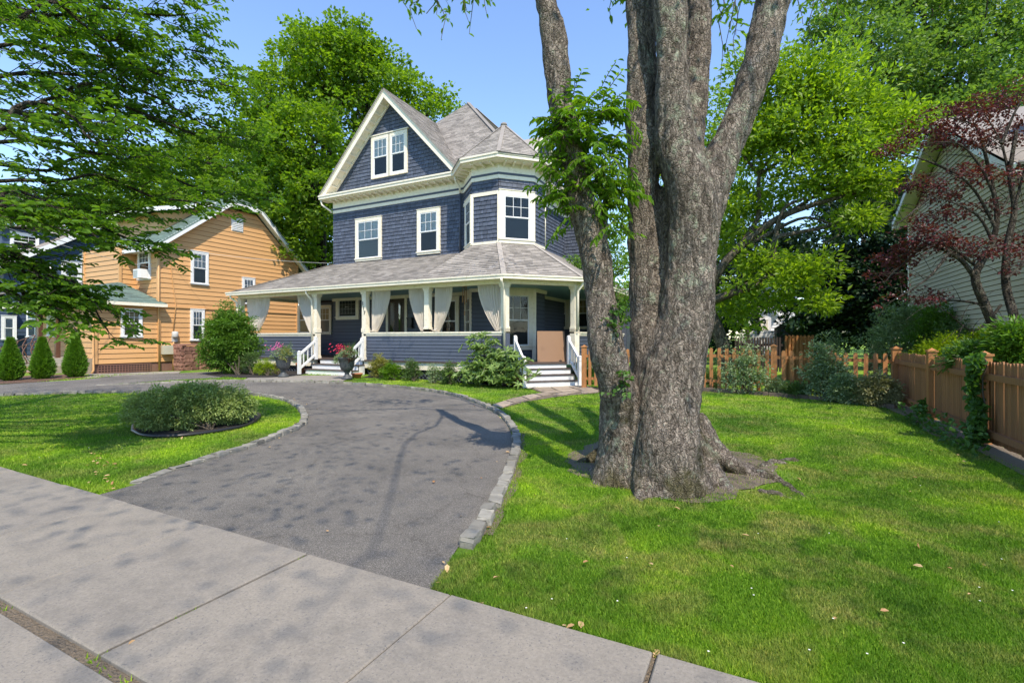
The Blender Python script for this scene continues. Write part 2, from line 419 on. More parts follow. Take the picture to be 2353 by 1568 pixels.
def bark(name, base, hi, lichen=0.5, moss=True, scale=1.0):
    m, t, p = newmat(name)
    g = N(t, "ShaderNodeNewGeometry")
    mp = N(t, "ShaderNodeMapping"); mp.inputs["Scale"].default_value = (1, 1, 0.36)
    dn = N(t, "ShaderNodeTexNoise"); dn.inputs["Scale"].default_value = 9 * scale; dn.inputs["Detail"].default_value = 3
    t.links.new(g.outputs["Position"], dn.inputs["Vector"])
    ad = N(t, "ShaderNodeVectorMath", operation='MULTIPLY_ADD'); ad.inputs[1].default_value = (0.15, 0.15, 0.15)
    t.links.new(dn.outputs["Color"], ad.inputs[0]); t.links.new(g.outputs["Position"], ad.inputs[2])
    t.links.new(ad.outputs[0], mp.inputs[0])
    v = N(t, "ShaderNodeTexVoronoi", feature='DISTANCE_TO_EDGE'); v.inputs["Scale"].default_value = 34 * scale
    v2 = N(t, "ShaderNodeTexVoronoi"); v2.inputs["Scale"].default_value = 34 * scale
    n = N(t, "ShaderNodeTexNoise"); n.inputs["Scale"].default_value = 45 * scale; n.inputs["Detail"].default_value = 6; n.inputs["Roughness"].default_value = 0.7
    for x in (v, v2, n): t.links.new(mp.outputs[0], x.inputs["Vector"])
    crack = ramp(t, v.outputs["Distance"], [(0.0, (0.45, 0.43, 0.41)), (0.09, (1, 1, 1))])
    plate = ramp(t, v2.outputs["Color"], [(0.1, mul(base, .75)), (0.9, mul(hi, 1.2))])
    c = mixc(t, 1.0, plate, crack, 'MULTIPLY')
    f = ramp(t, n.outputs["Fac"], [(0.3, (0.7, 0.7, 0.7)), (0.7, (1.3, 1.3, 1.3))])
    c = mixc(t, 1.0, c, f, 'MULTIPLY')
    ln = tex(t, 7 * scale, 5, 0.75); lm = tex(t, 1.1, 2, 0.5)
    la = N(t, "ShaderNodeMath", operation='MULTIPLY_ADD'); la.inputs[1].default_value = 0.35; t.links.new(lm.outputs["Fac"], la.inputs[0]); t.links.new(ln.outputs["Fac"], la.inputs[2])
    lf = ramp(t, la.outputs[0], [(0.78 - 0.04 * lichen, (0, 0, 0)), (0.83, (0.8 * lichen, 0.8 * lichen, 0.8 * lichen))])
    c = mixc(t, lf, c, (0.36, 0.40, 0.30))
    if moss:
        sp = N(t, "ShaderNodeSeparateXYZ"); t.links.new(g.outputs["Position"], sp.inputs[0])
        mr = N(t, "ShaderNodeMapRange"); mr.inputs["From Min"].default_value = 1.5; mr.inputs["From Max"].default_value = 0.0
        mr.inputs["To Min"].default_value = -0.12; mr.inputs["To Max"].default_value = 0.16
        t.links.new(sp.outputs[2], mr.inputs[0])
        mn = tex(t, 2.6, 5, 0.7); ma = N(t, "ShaderNodeMath", operation='ADD'); t.links.new(mn.outputs["Fac"], ma.inputs[0]); t.links.new(mr.outputs[0], ma.inputs[1])
        mf = ramp(t, ma.outputs[0], [(0.60, (0, 0, 0)), (0.74, (0.75, 0.75, 0.75))])
        c = mixc(t, mf, c, (0.085, 0.078, 0.028))
    t.links.new(c, p.inputs["Base Color"]); p.inputs["Roughness"].default_value = 0.9; p.inputs["Specular IOR Level"].default_value = 0.2
    fr = tex(t, 14 * scale, 5, 0.6, (1, 1, 0.22), distort=1.2); fc = ramp(t, fr.outputs['Fac'], [(0.36, (0.50, 0.48, 0.46)), (0.52, (1.05, 1.05, 1.05))]); c = mixc(t, 1.0, c, fc, 'MULTIPLY')
    t.links.new(c, p.inputs["Base Color"])
    hh = N(t, "ShaderNodeMath", operation='MINIMUM'); hh.inputs[1].default_value = 0.16; t.links.new(v.outputs["Distance"], hh.inputs[0])
    h2 = N(t, "ShaderNodeMath", operation='MULTIPLY_ADD'); h2.inputs[1].default_value = 0.35; t.links.new(n.outputs["Fac"], h2.inputs[0]); t.links.new(hh.outputs[0], h2.inputs[2])
    h3 = N(t, "ShaderNodeMath", operation='MULTIPLY_ADD'); h3.inputs[1].default_value = 0.5; t.links.new(fr.outputs["Fac"], h3.inputs[0]); t.links.new(h2.outputs[0], h3.inputs[2]); h2 = h3
    bump(t, p, h2.outputs[0], 1.0, 0.10 / scale); return m
M['bark'] = bark('grey_flaky_bark', (0.185, 0.155, 0.13), (0.31, 0.262, 0.222), 0.9)
M['bark_dark'] = bark('dark_bark', (0.05, 0.04, 0.032), (0.10, 0.085, 0.07), 0.3, False, 0.8)
M['bark_mag'] = bark('magnolia_bark', (0.12, 0.10, 0.075), (0.22, 0.19, 0.15), 0.5, False, 1.2)
M['twig'] = paint('twig_bark', (0.07, 0.055, 0.04), 0.8, 0.2, 20)

M['lf_over'] = leafmat('shade_tree_leaf', (0.045, 0.12, 0.018), (0.16, 0.30, 0.036), 0.55, 0.4, 0.9)
M['lf_maple'] = leafmat('maple_leaf', (0.045, 0.12, 0.016), (0.24, 0.38, 0.035), 0.55, 0.5, 0.35)
M['lf_mag'] = leafmat('magnolia_leaf', (0.09, 0.18, 0.02), (0.30, 0.44, 0.045), 0.55, 0.4, 0.6)
M['lf_oak'] = leafmat('tall_tree_leaf', (0.06, 0.14, 0.035), (0.20, 0.32, 0.08), 0.45, 0.5, 0.4)
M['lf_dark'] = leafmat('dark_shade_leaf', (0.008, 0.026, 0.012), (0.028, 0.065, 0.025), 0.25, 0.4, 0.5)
M['lf_bright'] = leafmat('spring_green_leaf', (0.06, 0.14, 0.014), (0.19, 0.30, 0.03), 0.5, 0.45, 0.5)
M['lf_red'] = leafmat('burgundy_leaf', (0.035, 0.014, 0.016), (0.14, 0.03, 0.036), 0.34, 0.4, 1.2, (0.32, 0.045, 0.04))
M['lf_sprout'] = leafmat('sprout_leaf', (0.06, 0.15, 0.014), (0.19, 0.35, 0.035), 0.5, 0.4, 2)
M['lf_bush'] = leafmat('privet_leaf', (0.04, 0.11, 0.016), (0.15, 0.30, 0.035), 0.35, 0.4, 2)
M['lf_rhodo'] = leafmat('rhododendron_leaf', (0.09, 0.18, 0.045), (0.30, 0.42, 0.14), 0.25, 0.35, 3, spec=0.5)
M['lf_holly'] = leafmat('japanese_holly_leaf', (0.15, 0.22, 0.07), (0.36, 0.45, 0.16), 0.28, 0.5, 2)
M['lf_arb'] = leafmat('arborvitae_spray', (0.03, 0.10, 0.01), (0.16, 0.34, 0.03), 0.3, 0.6, 5)
M['lf_lime'] = leafmat('lime_leaf', (0.14, 0.24, 0.01), (0.34, 0.44, 0.02), 0.4, 0.5, 2)
M['lf_gold'] = leafmat('variegated_gold_leaf', (0.10, 0.14, 0.03), (0.42, 0.38, 0.10), 0.35, 0.5, 5)
M['lf_silver'] = leafmat('silvery_leaf', (0.08, 0.15, 0.06), (0.34, 0.44, 0.26), 0.3, 0.45, 3)
M['lf_tan'] = leafmat('cream_variegated_leaf', (0.12, 0.14, 0.06), (0.44, 0.42, 0.25), 0.3, 0.5, 4)
M['lf_mix'] = leafmat('dull_green_leaf', (0.04, 0.095, 0.03), (0.15, 0.24, 0.07), 0.3, 0.45, 3)
M['lf_ivy'] = leafmat('ivy_leaf', (0.03, 0.09, 0.02), (0.10, 0.22, 0.04), 0.35, 0.4, 3)
M['fallen'] = leafmat('fallen_leaf', (0.30, 0.12, 0.04), (0.62, 0.45, 0.25), 0.2, 0.6, 9)

# ------------------------------------------------------------------ courses of shingles, boards, tabs on a flat polygon
def frame(o, u, n):
    """matrix with columns u (along wall), n (outward), z up-slope, origin o"""
    u = Vector(u).normalized(); n = Vector(n).normalized(); v = u.cross(n) * -1
    v = n.cross(u)
    if v.z < 0: v = -v
    Mx = Matrix((u, n, v)).transposed().to_4x4(); Mx.translation = Vector(o); return Mx
def interval(P, t):
    xs = []
    for i in range(len(P)):
        (x0, y0), (x1, y1) = P[i], P[(i + 1) % len(P)]
        if (y0 <= t < y1) or (y1 <= t < y0): xs.append(x0 + (x1 - x0) * (t - y0) / (y1 - y0))
    return (min(xs), max(xs)) if len(xs) >= 2 else None
def courses(poly, normal, expo, width=None, thick=0.018, jit=0.0, gap=0.004, rnd_=None, rv=0.009):
    """list of 8-corner wedges (world space): each (verts, centre)"""
    R = rnd_ or random
    n = Vector(normal).normalized()
    u = Vector((0, 0, 1)).cross(n); u = u.normalized(); v = n.cross(u)
    if v.z < 0: v = -v
    o = Vector(poly[0]); P = [((Vector(p) - o).dot(u), (Vector(p) - o).dot(v)) for p in poly]
    t0 = min(p[1] for p in P); t1 = max(p[1] for p in P); out = []; t = t0
    while t < t1 - 0.02:
        te = min(t + expo, t1)
        a = interval(P, t + 0.003); b = interval(P, te - 0.003)
        if a is None or b is None: t += expo; continue
        cuts = [0.0, 1.0]
        L = max(a[1] - a[0], b[1] - b[0])
        if width and L > width * 1.2:
            xs = min(a[0], b[0]) + R.uniform(0.3, 1) * width; cuts = []
            lo = min(a[0], b[0]); hi = max(a[1], b[1])
            edges = [lo]
            while xs < hi - 0.3 * width:
                edges.append(xs); xs += width * R.uniform(0.62, 1.38)
            edges.append(hi)
            segs = [(edges[i], edges[i + 1]) for i in range(len(edges) - 1)]
        else: segs = [(min(a[0], b[0]), max(a[1], b[1]))]
        for (x0, x1) in segs:
            a0, a1 = max(x0, a[0]), min(x1, a[1]); b0, b1 = max(x0, b[0]), min(x1, b[1])
            if a1 - a0 < 0.01 and b1 - b0 < 0.01: continue
            if a1 < a0: a0 = a1 = (a0 + a1) / 2
            if b1 < b0: b0 = b1 = (b0 + b1) / 2
            g = gap / 2; tl = t + (R.uniform(-jit, jit) if jit else 0); th = thick * R.uniform(0.8, 1.2) if jit else thick
            q = [(a0 + g, tl, 0), (max(a1 - g, a0 + g), tl, 0), (max(b1 - g, b0 + g), te - rv, 0), (b0 + g, te - rv, 0),
                 (a0 + g, tl, th), (max(a1 - g, a0 + g), tl, th), (max(b1 - g, b0 + g), te - rv, 0.003), (b0 + g, te - rv, 0.003)]
            out.append([o + u * x + v * y + n * z for x, y, z in q])
        t += expo
    return out
WF = [(3, 2, 1, 0), (4, 5, 6, 7), (0, 1, 5, 4), (1, 2, 6, 5), (2, 3, 7, 6), (3, 0, 4, 7)]
EYEV = Vector((0, 0, EYE))
def lay(pieces, name, m, parent, limit=300, massname=None):
    """the nearest `limit` pieces as parts of their own, the rest as one part of kind stuff"""
    cen = [sum(p, Vector()) / 8 for p in pieces]
    order = sorted(range(len(pieces)), key=lambda i: (cen[i] - EYEV).length)
    for i in order[:limit]:
        c = cen[i]; me = bpy.data.meshes.new(name); me.from_pydata([q - c for q in pieces[i]], [], WF); me.materials.append(m)
        put(name, me, parent, Matrix.Translation(c))
    rest = order[limit:]
    if rest:
        V = np.array([[tuple(q) for q in pieces[i]] for i in rest]).reshape(-1, 3)
        F = (np.arange(len(rest))[:, None, None] * 8 + np.array(WF)[None]).reshape(-1, 4)
        c = V.mean(0); me = mesh_np(massname or name + '_courses', V - c, F, m)
        tag(put(massname or name + '_courses', me, parent, Matrix.Translation(Vector(c))), kind='stuff')
def quad(mb, a, b, c, d): mb.add([a, b, c, d], [(0, 1, 2, 3)])

# ------------------------------------------------------------------ windows
def window(parent, o, u, n, wd, ht, trim=0.14, upper='room', lower='room', cols=3, rows=2, frm='cream', sashm='white', both=False, header=0.0, sill=True, split=0.5, fixed=False, label=None, name='window', muntins=True):
    """casing > sashes, blinds, panes, muntins. o = bottom centre of the whole casing on the wall plane"""
    F = frame(o, u, n)
    mb = MB(); T = 0.085; iw = wd / 2 - trim; t_ = trim
    mb.fbox(F, (-wd / 2, 0, 0), (-iw, T, ht)); mb.fbox(F, (iw, 0, 0), (wd / 2, T, ht))
    mb.fbox(F, (-iw, 0, ht - t_ - header), (iw, T, ht)); mb.fbox(F, (-iw, 0, 0), (iw, T, t_ * 0.8))
    if sill: mb.fbox(F, (-wd / 2 - 0.03, 0, t_ * 0.8 - 0.035), (wd / 2 + 0.03, T + 0.035, t_ * 0.8 + 0.005)); mb.fbox(F, (-wd / 2 - 0.02, 0, ht), (wd / 2 + 0.02, T + 0.02, ht + 0.025))
    w_ = mb.build(name, M[frm], parent)
    if label: w_["label"] = label
    z0 = t_ * 0.8; z1 = ht - t_ - header; zm = z0 + (z1 - z0) * split; s = 0.045
    halves = [(z0, z1, 0.045, upper)] if fixed else [(zm, z1, 0.062, upper), (z0, zm + 0.03, 0.045, lower)]
    for k, (a, b, y, bm) in enumerate(halves):
        sb = MB(); yy = y + 0.012
        sb.fbox(F, (-iw, 0.036, a), (-iw + s, yy, b)); sb.fbox(F, (iw - s, 0.036, a), (iw, yy, b))
        sb.fbox(F, (-iw + s, 0.036, a), (iw - s, yy, a + s)); sb.fbox(F, (-iw + s, 0.036, b - s), (iw - s, yy, b))
        so = sb.build('sash', M[sashm], w_)
        bb = MB(); bb.fbox(F, (-iw + s, 0.034, a + s), (iw - s, 0.038, b - s)); bb.build('blind', M[bm], w_)
        pb = MB(); yp = yy - 0.006; quad(pb, *[F @ Vector(q) for q in ((-iw + s, yp, a + s), (iw - s, yp, a + s), (iw - s, yp, b - s), (-iw + s, yp, b - s))]); pb.build('pane', M['pane'], w_)
        if muntins and (k == 0 or both) and cols > 1:
            g = MB(); W = 2 * (iw - s); H = b - a - 2 * s
            for i in range(1, cols): x = -iw + s + W * i / cols; g.fbox(F, (x - 0.009, yp + 0.001, a + s), (x + 0.009, yp + 0.008, b - s))
            for j in range(1, rows): z = a + s + H * j / rows; g.fbox(F, (-iw + s, yp + 0.0015, z - 0.009), (iw - s, yp + 0.0085, z + 0.009))
            g.build('muntins', M[sashm], w_)
    return w_

# ================================================================== GROUND
def ramp_list(a, b, n): return [a + (b - a) * i / n for i in range(n)]
def terrain():
    xs = [-600, -300, -150, -80, -50] + ramp_list(-40, 12, 104) + [12, 14, 18, 25, 40, 80, 150, 300, 600]
    ys = [-600, -200, -60, -20, -8] + ramp_list(-3, 34, 74) + [34, 40, 50, 80, 150, 300, 900]
    V = [(x, y, gz(x, y) - 0.006) for y in ys for x in xs]; nx = len(xs)
    F = [(j * nx + i, j * nx + i + 1, (j + 1) * nx + i + 1, (j + 1) * nx + i) for j in range(len(ys) - 1) for i in range(nx - 1)]
    return tag(put('ground', mesh_np('ground', V, F, M['lawn'], True)), kind='structure')
terrain()
def inpoly(x, y, P):
    c = False; j = len(P) - 1
    for i in range(len(P)):
        if (P[i][1] > y) != (P[j][1] > y) and x < (P[j][0] - P[i][0]) * (y - P[i][1]) / (P[j][1] - P[i][1] + 1e-12) + P[i][0]: c = not c
        j = i
    return c
def sheet(name, poly, m, off, step=0.6, kind='structure', parent=None):
    poly = [(p[0], p[1]) for p in poly]
    dense = []
    for i in range(len(poly)):
        a, b = Vector(poly[i]), Vector(poly[(i + 1) % len(poly)]); k = max(1, int((b - a).length / step))
        dense += [a + (b - a) * j / k for j in range(k)]
    n = len(dense); x0 = min(p.x for p in dense); x1 = max(p.x for p in dense); y0 = min(p.y for p in dense); y1 = max(p.y for p in dense)
    pts = list(dense); y = y0 + step / 2
    while y < y1:
        x = x0 + step / 2
        while x < x1:
            if inpoly(x, y, poly): pts.append(Vector((x, y)))
            x += step
        y += step
    v, e, f, *_ = geometry.delaunay_2d_cdt(pts, [(i, (i + 1) % n) for i in range(n)], [list(range(n))], 1, 1e-4)
    V = [(p.x, p.y, gz(p.x, p.y) + off) for p in v]
    me = bpy.data.meshes.new(name); me.from_pydata(V, [], [list(q) for q in f]); me.materials.append(m)
    me.polygons.foreach_set("use_smooth", [True] * len(me.polygons)); me.update()
    return tag(put(name, me, parent), kind=kind)
def G2(pts, off=0.0): return [tuple(gnd(x, y, off).xy) for x, y in pts]

# curves measured along the kerbs (driveway side, at asphalt level)
K_OUT = G2([(1052, 1257), (1078, 1225), (1100, 1192), (1122, 1155), (1140, 1120), (1157, 1085), (1170, 1050), (1177, 1020), (1174, 995), (1163, 972), (1140, 950), (1105, 931), (1060, 914), (1000, 901), (930, 892), (850, 885), (760, 881), (660, 878), (560, 877), (450, 878), (340, 882), (228, 885)])
K_IN = G2([(322, 1110), (400, 1082), (500, 1052), (570, 1032), (640, 1006), (690, 984), (706, 968), (704, 950), (692, 935), (668, 922), (630, 912), (580, 906), (520, 903), (440, 901), (330, 901), (200, 902), (90, 905), (0, 908)])
K_IN += [(K_IN[-1][0] - 2.5, K_IN[-1][1] - 0.45), (K_IN[-1][0] - 6, K_IN[-1][1] - 1.6)]
SWY = 2.5
left_corner = (onY(215, 1139, SWY).x if False else gnd(213, 1140).x, SWY); right_corner = (gnd(990, 1356).x, SWY)
NB = G2([(228, 885), (378, 874), (506, 867), (520, 862), (500, 853), (410, 857), (300, 861), (180, 872), (60, 879), (0, 883)])
NB_far = [(NB[-1][0] - 8, NB[-1][1] - 2.5)]
drive = [right_corner] + K_OUT + NB[1:] + NB_far + [(K_IN[-1][0] - 2, K_IN[-1][1] - 0.5)] + K_IN[::-1] + [left_corner]
sheet('driveway', drive, M['asphalt'], 0.004, 0.5)
# sidewalk: recessed joint bed with separate slabs on it
bed = MB(); bed.box((-8, 0.95, -0.02), (60, 3.1, 0.034)); tag(bed.build('sidewalk_joint_soil', M['soil']), kind='structure')
walk = tag(thing('sidewalk', (-2, 1.8, 0), None, None), kind='structure')
def slab(x0, x1, y0, y1, z=0.0):
    r = 0.006; zz = z + 0.022 + random.uniform(-0.003, 0.003); t = random.uniform(-0.002, 0.002)
    mb = MB(); b = 0.008
    lo = [(x0, y0, -0.08), (x1, y0, -0.08), (x1, y1, -0.08), (x0, y1, -0.08)]
    mi = [(x0, y0, zz - b), (x1, y0, zz - b), (x1, y1, zz - b + t), (x0, y1, zz - b + t)]
    hi = [(x0 + b, y0 + b, zz), (x1 - b, y0 + b, zz), (x1 - b, y1 - b, zz + t), (x0 + b, y1 - b, zz + t)]
    mb.add(lo + mi + hi, [(0, 1, 5, 4), (1, 2, 6, 5), (2, 3, 7, 6), (3, 0, 4, 7), (4, 5, 9, 8), (5, 6, 10, 9), (6, 7, 11, 10), (7, 4, 8, 11), (8, 9, 10, 11)])
    mb.build('slab', M['concrete'], walk)
edges = [-15.4, -12.92, -11.67, -10.42, -9.17, -7.92, -6.67, -5.41, -4.17, -2.935, -1.68, -0.45, 0.8, 2.05, 3.3, 4.55, 5.8, 8.3]
for i in range(len(edges) - 1):
    g = 0.013 if abs(edges[i] + 2.935) < 0.01 or abs(edges[i] + 0.45) < 0.01 else 0.004
    g2 = 0.013 if abs(edges[i + 1] + 2.935) < 0.01 or abs(edges[i + 1] + 0.45) < 0.01 else 0.004
    slab(edges[i] + g, edges[i + 1] - g2, 1.235, SWY - 0.002)
for a, b in ((-15, -10.1), (-10.08, -6.55), (-6.53, -4.05), (-4.03, -1.6), (-1.58, 1.5), (1.52, 5)):
    slab(a, b, -0.4, 1.17, -0.004)

# kerb stones
def smooth_path(P, step):
    out = []; P = [Vector(p) for p in P]
    for i in range(len(P) - 1):
        p0 = P[max(i - 1, 0)]; p1 = P[i]; p2 = P[i + 1]; p3 = P[min(i + 2, len(P) - 1)]
        k = max(2, int((p2 - p1).length / 0.05))
        for j in range(k):
            t = j / k
            out.append(0.5 * ((2 * p1) + (-p0 + p2) * t + (2 * p0 - 5 * p1 + 4 * p2 - p3) * t * t + (-p0 + 3 * p1 - 3 * p2 + p3) * t ** 3))
    out.append(P[-1]); return out
def stone_mesh(name, m, n=3, amp=0.06):
    """irregular split block in a unit cube, bevelled and knocked about"""
    V = []; F = []
    g = [-0.5, -0.42, 0.42, 0.5]
    idx = {}
    import itertools as it
    for a, b, c in it.product(range(4), repeat=3):
        if 0 < a < 3 and 0 < b < 3 and 0 < c < 3: continue
        e = sum(1 for q in (a, b, c) if q in (0, 3))
        p = Vector((g[a], g[b], g[c]))
        if e == 3: p *= 0.90
        elif e == 2: p *= 0.955
        p += Vector((random.uniform(-1, 1), random.uniform(-1, 1), random.uniform(-1, 1))) * amp * (0.9 if e > 1 else 0.5)
        idx[a, b, c] = len(V); V.append(p)
    for ax in range(3):
        for s in (0, 3):
            for i in range(3):
                for j in range(3):
                    def k(i, j):
                        q = [0, 0, 0]; q[ax] = s; q[(ax + 1) % 3] = i; q[(ax + 2) % 3] = j; return idx[tuple(q)]
                    f = [k(i, j), k(i + 1, j), k(i + 1, j + 1), k(i, j + 1)]
                    F.append(f if s == 3 else f[::-1])
    me = bpy.data.meshes.new(name); me.from_pydata(V, [], F); me.materials.append(m); me.update(); return me
KS = [stone_mesh('kerb_stone', M['granite'], amp=.085) for _ in range(10)]
def kerb(name, path, side, L=0.235, wd=0.125, h=0.065, taper=None):
    pts = smooth_path(path, 0.05)
    acc = [0.0]
    for i in range(1, len(pts)): acc.append(acc[-1] + (pts[i] - pts[i - 1]).length)
    root = tag(thing(name, (pts[0].x, pts[0].y, 0), None, None), kind='structure')
    s = 0.0; tot = acc[-1]; i = 0
    while s < tot - 0.05:
        l = L * random.uniform(0.78, 1.25); mid = s + l / 2
        while i < len(acc) - 2 and acc[i + 1] < mid: i += 1
        t = (pts[i + 1] - pts[i]).normalized(); c = pts[i] + t * (mid - acc[i])
        nrm = Vector((-t.y, t.x)) * side
        c = c + nrm * (wd / 2 + random.uniform(-0.012, 0.012))
        hh = h * random.uniform(0.85, 1.15)
        if taper: hh *= taper(mid / tot)
        zt = gz(c.x, c.y) + hh; H = 0.26
        Mx = Matrix.Translation((c.x, c.y, zt - H / 2)) @ Matrix.Rotation(math.atan2(t.y, t.x) + random.uniform(-.05, .05), 4, 'Z') @ Matrix.Rotation(random.uniform(-.05, .05), 4, 'X') @ Matrix.Diagonal((l * 0.94, wd * random.uniform(0.92, 1.1), H, 1))
        put('kerb_stone', random.choice(KS), root, Mx)
        s += l
kerb('outer_driveway_kerb', K_OUT, -1, taper=lambda q: 1.0 if q < 0.9 else max(0.3, 1 - (q - 0.9) * 7))
kerb('inner_driveway_kerb', K_IN, 1, taper=lambda q: min(1, 0.25 + q * 9))

# strips of bare soil, pad, path, beds
def offset_strip(P, a, b, side):
    pts = smooth_path(P, .1); L1 = []; L2 = []
    for i in range(0, len(pts), 4):
        t = (pts[min(i + 1, len(pts) - 1)] - pts[max(i - 1, 0)]).normalized(); n = Vector((-t.y, t.x)) * side
        L1.append(tuple(pts[i] + n * a)); L2.append(tuple(pts[i] + n * (b + 0.13 * noise.noise(Vector((i * .11, 3, 1))))))
    return L1 + L2[::-1]
sheet('kerb_soil', offset_strip(K_OUT[1:9], 0.08, 0.20, -1), M['soil'], 0.004, 0.3)
pad = G2([(556, 874), (575, 866), (640, 864), (700, 862), (815, 862), (800, 870), (786, 876), (680, 874)])
sheet('entrance_pad', pad, M['pad'], 0.008, 0.5)
path_poly = G2([(1128, 930), (1180, 913), (1246, 903), (1212, 890), (1345, 885), (1378, 893), (1376, 902), (1290, 910), (1210, 922), (1150, 938)])
sheet('path_joint_soil', path_poly, M['soil'], 0.006, 0.4)
fl = tag(thing('flagstone_path', (path_poly[2][0], path_poly[2][1], 0), None, None), kind='structure')
FS = [[(1130, 931), (1160, 921), (1180, 927), (1152, 938)], [(1162, 920), (1196, 912), (1214, 919), (1182, 926)], [(1198, 911), (1226, 906), (1244, 911), (1216, 918)],
      [(1229, 905), (1250, 903), (1268, 906), (1246, 910)], [(1218, 891), (1262, 890), (1275, 896), (1240, 899)], [(1240, 900), (1276, 897), (1290, 901), (1256, 904)],
      [(1264, 890), (1304, 888), (1316, 893), (1278, 896)], [(1278, 897), (1318, 894), (1334, 898), (1292, 901)], [(1306, 888), (1344, 886), (1356, 891), (1320, 893)], [(1321, 894), (1358, 891.5), (1374, 897), (1338, 898)],
      [(1270, 907), (1292, 902), (1330, 900), (1300, 907)], [(1333, 900), (1374, 898), (1374, 901), (1336, 904)]]
for q in FS:
    P = [gnd(*p) for p in q]; c = sum(P, Vector()) / 4
    P = [c + (p - c) * 0.97 for p in P]; mb = MB(); mb.prism([p + Vector((0, 0, -0.02)) for p in P], (0, 0, 0.02 + 0.022 + random.uniform(-.004, .004))); mb.build('flagstone', M['flag'], fl)

# ================================================================== BLUE HOUSE
Y0 = 17.57; ZF = 0.75; ZE = 8.5
hx0, hx1 = -18.83, -11.13                     # front wall ends
TA, TB, TC, TD, TO = Vector((-10.08, 16.52, 0)), Vector((-8.886, 16.52, 0)), Vector((-7.85, 17.55, 0)), Vector((-7.85, 18.63, 0)), Vector((-11.13, 17.57, 0))
TE = Vector((-8.80, 19.58, 0)); SX = -8.80; SYE = 23.5
house = thing('blue_house', (-13.5, 20, 0), "dark blue shingled house with cream trim, front gable, corner turret and wrap-around porch", "house")
def up(v, z): return Vector((v.x, v.y, z))
# body core (walls behind the shingles)
core = MB()
fp = [Vector((hx0, Y0, 0)), TO, TA, TB, TC, TD, TE, Vector((SX, SYE, 0)), Vector((-7.2, SYE, 0)), Vector((-7.2, 26, 0)), Vector((hx0, 26, 0))]
core.prism([up(p, ZF) for p in fp], (0, 0, ZE - ZF))
core.add([(hx0 + .1, Y0, ZE), (hx1 - .3, Y0, ZE), (-15.15, Y0, 12.5)], [(0, 1, 2)])
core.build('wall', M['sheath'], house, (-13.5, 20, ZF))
nS = Vector((0, -1, 0)); nSE = Vector((1, -1, 0)).normalized(); nE = Vector((1, 0, 0)); nSW = Vector((-1, -1, 0)).normalized(); nNE = Vector((1, 1, 0)).normalized()
def wallpoly(a, b, z0, z1, off, n):
    return [up(a, z0) + n * off, up(b, z0) + n * off, up(b, z1) + n * off, up(a, z1) + n * off]
sh = []
Rr = random.Random(3)
ZB = 7.81           # bottom of the cream band
for a, b, n, z0, z1 in ((Vector((hx0, Y0, 0)), TO, nS, 5.05, ZB), (TO, TA, nSW, 5.1, ZB), (TA, TB, nS, 5.2, ZB), (TB, TC, nSE, 5.2, ZB), (TC, TD, nE, 5.2, ZB), (TD, TE, nNE, 5.2, ZB), (TE, Vector((SX, SYE, 0)), nE, 5.2, ZB), (Vector((SX, SYE, 0)), Vector((-7.2, SYE, 0)), nS, 4.0, ZB)):
    sh += courses(wallpoly(a, b, z0, z1, 0.004, n), n, 0.165, 0.20, 0.026, 0.006, 0.012, Rr)
gx = -15.15
sh += courses([Vector((gx - 3.95, Y0 - .004, 8.72)), Vector((gx + 3.95, Y0 - .004, 8.72)), Vector((gx, Y0 - .004, 12.95))], nS, 0.165, 0.20, 0.026, 0.006, 0.012, Rr)
lay(sh, 'shingle', M['blue_shingle'], house, 300, 'shingle_courses')
# ground floor clapboards (under the porch), each board a part
gb = []
for a, b, n in ((Vector((hx0, Y0, 0)), TO, nS), (TO, TA, nSW), (TA, TB, nS), (TB, TC, nSE), (TC, TD, nE), (TD, TE, nNE), (TE, Vector((SX, SYE, 0)), nE)):
    gb += courses(wallpoly(a, b, ZF + .02, 3.55, 0.004, n), n, 0.165, None, 0.018, rv=.012)
# side wing under the porch roof, seen past the corner
WY = 18.3; WX = -22.0
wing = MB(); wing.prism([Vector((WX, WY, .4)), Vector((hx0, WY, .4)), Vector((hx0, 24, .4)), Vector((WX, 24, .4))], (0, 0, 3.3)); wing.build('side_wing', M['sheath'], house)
gb += courses(wallpoly(Vector((WX, WY, 0)), Vector((hx0, WY, 0)), .5, 3.5, 0.004, nS), nS, 0.20, None, 0.016)
gb += courses(wallpoly(Vector((SX, SYE, 0)), Vector((-5.6, SYE, 0)), .5, 3.6, 0.004, nS), nS, 0.20, None, 0.016)
lay(gb, 'clapboard', M['blue_board'], house, 300)
rw = MB(); rw.box((-6.6, 24.9, 2.0), (2.0, 2.6, 3.2)); rw.build('rear_wing', M['blue_trim'], house)

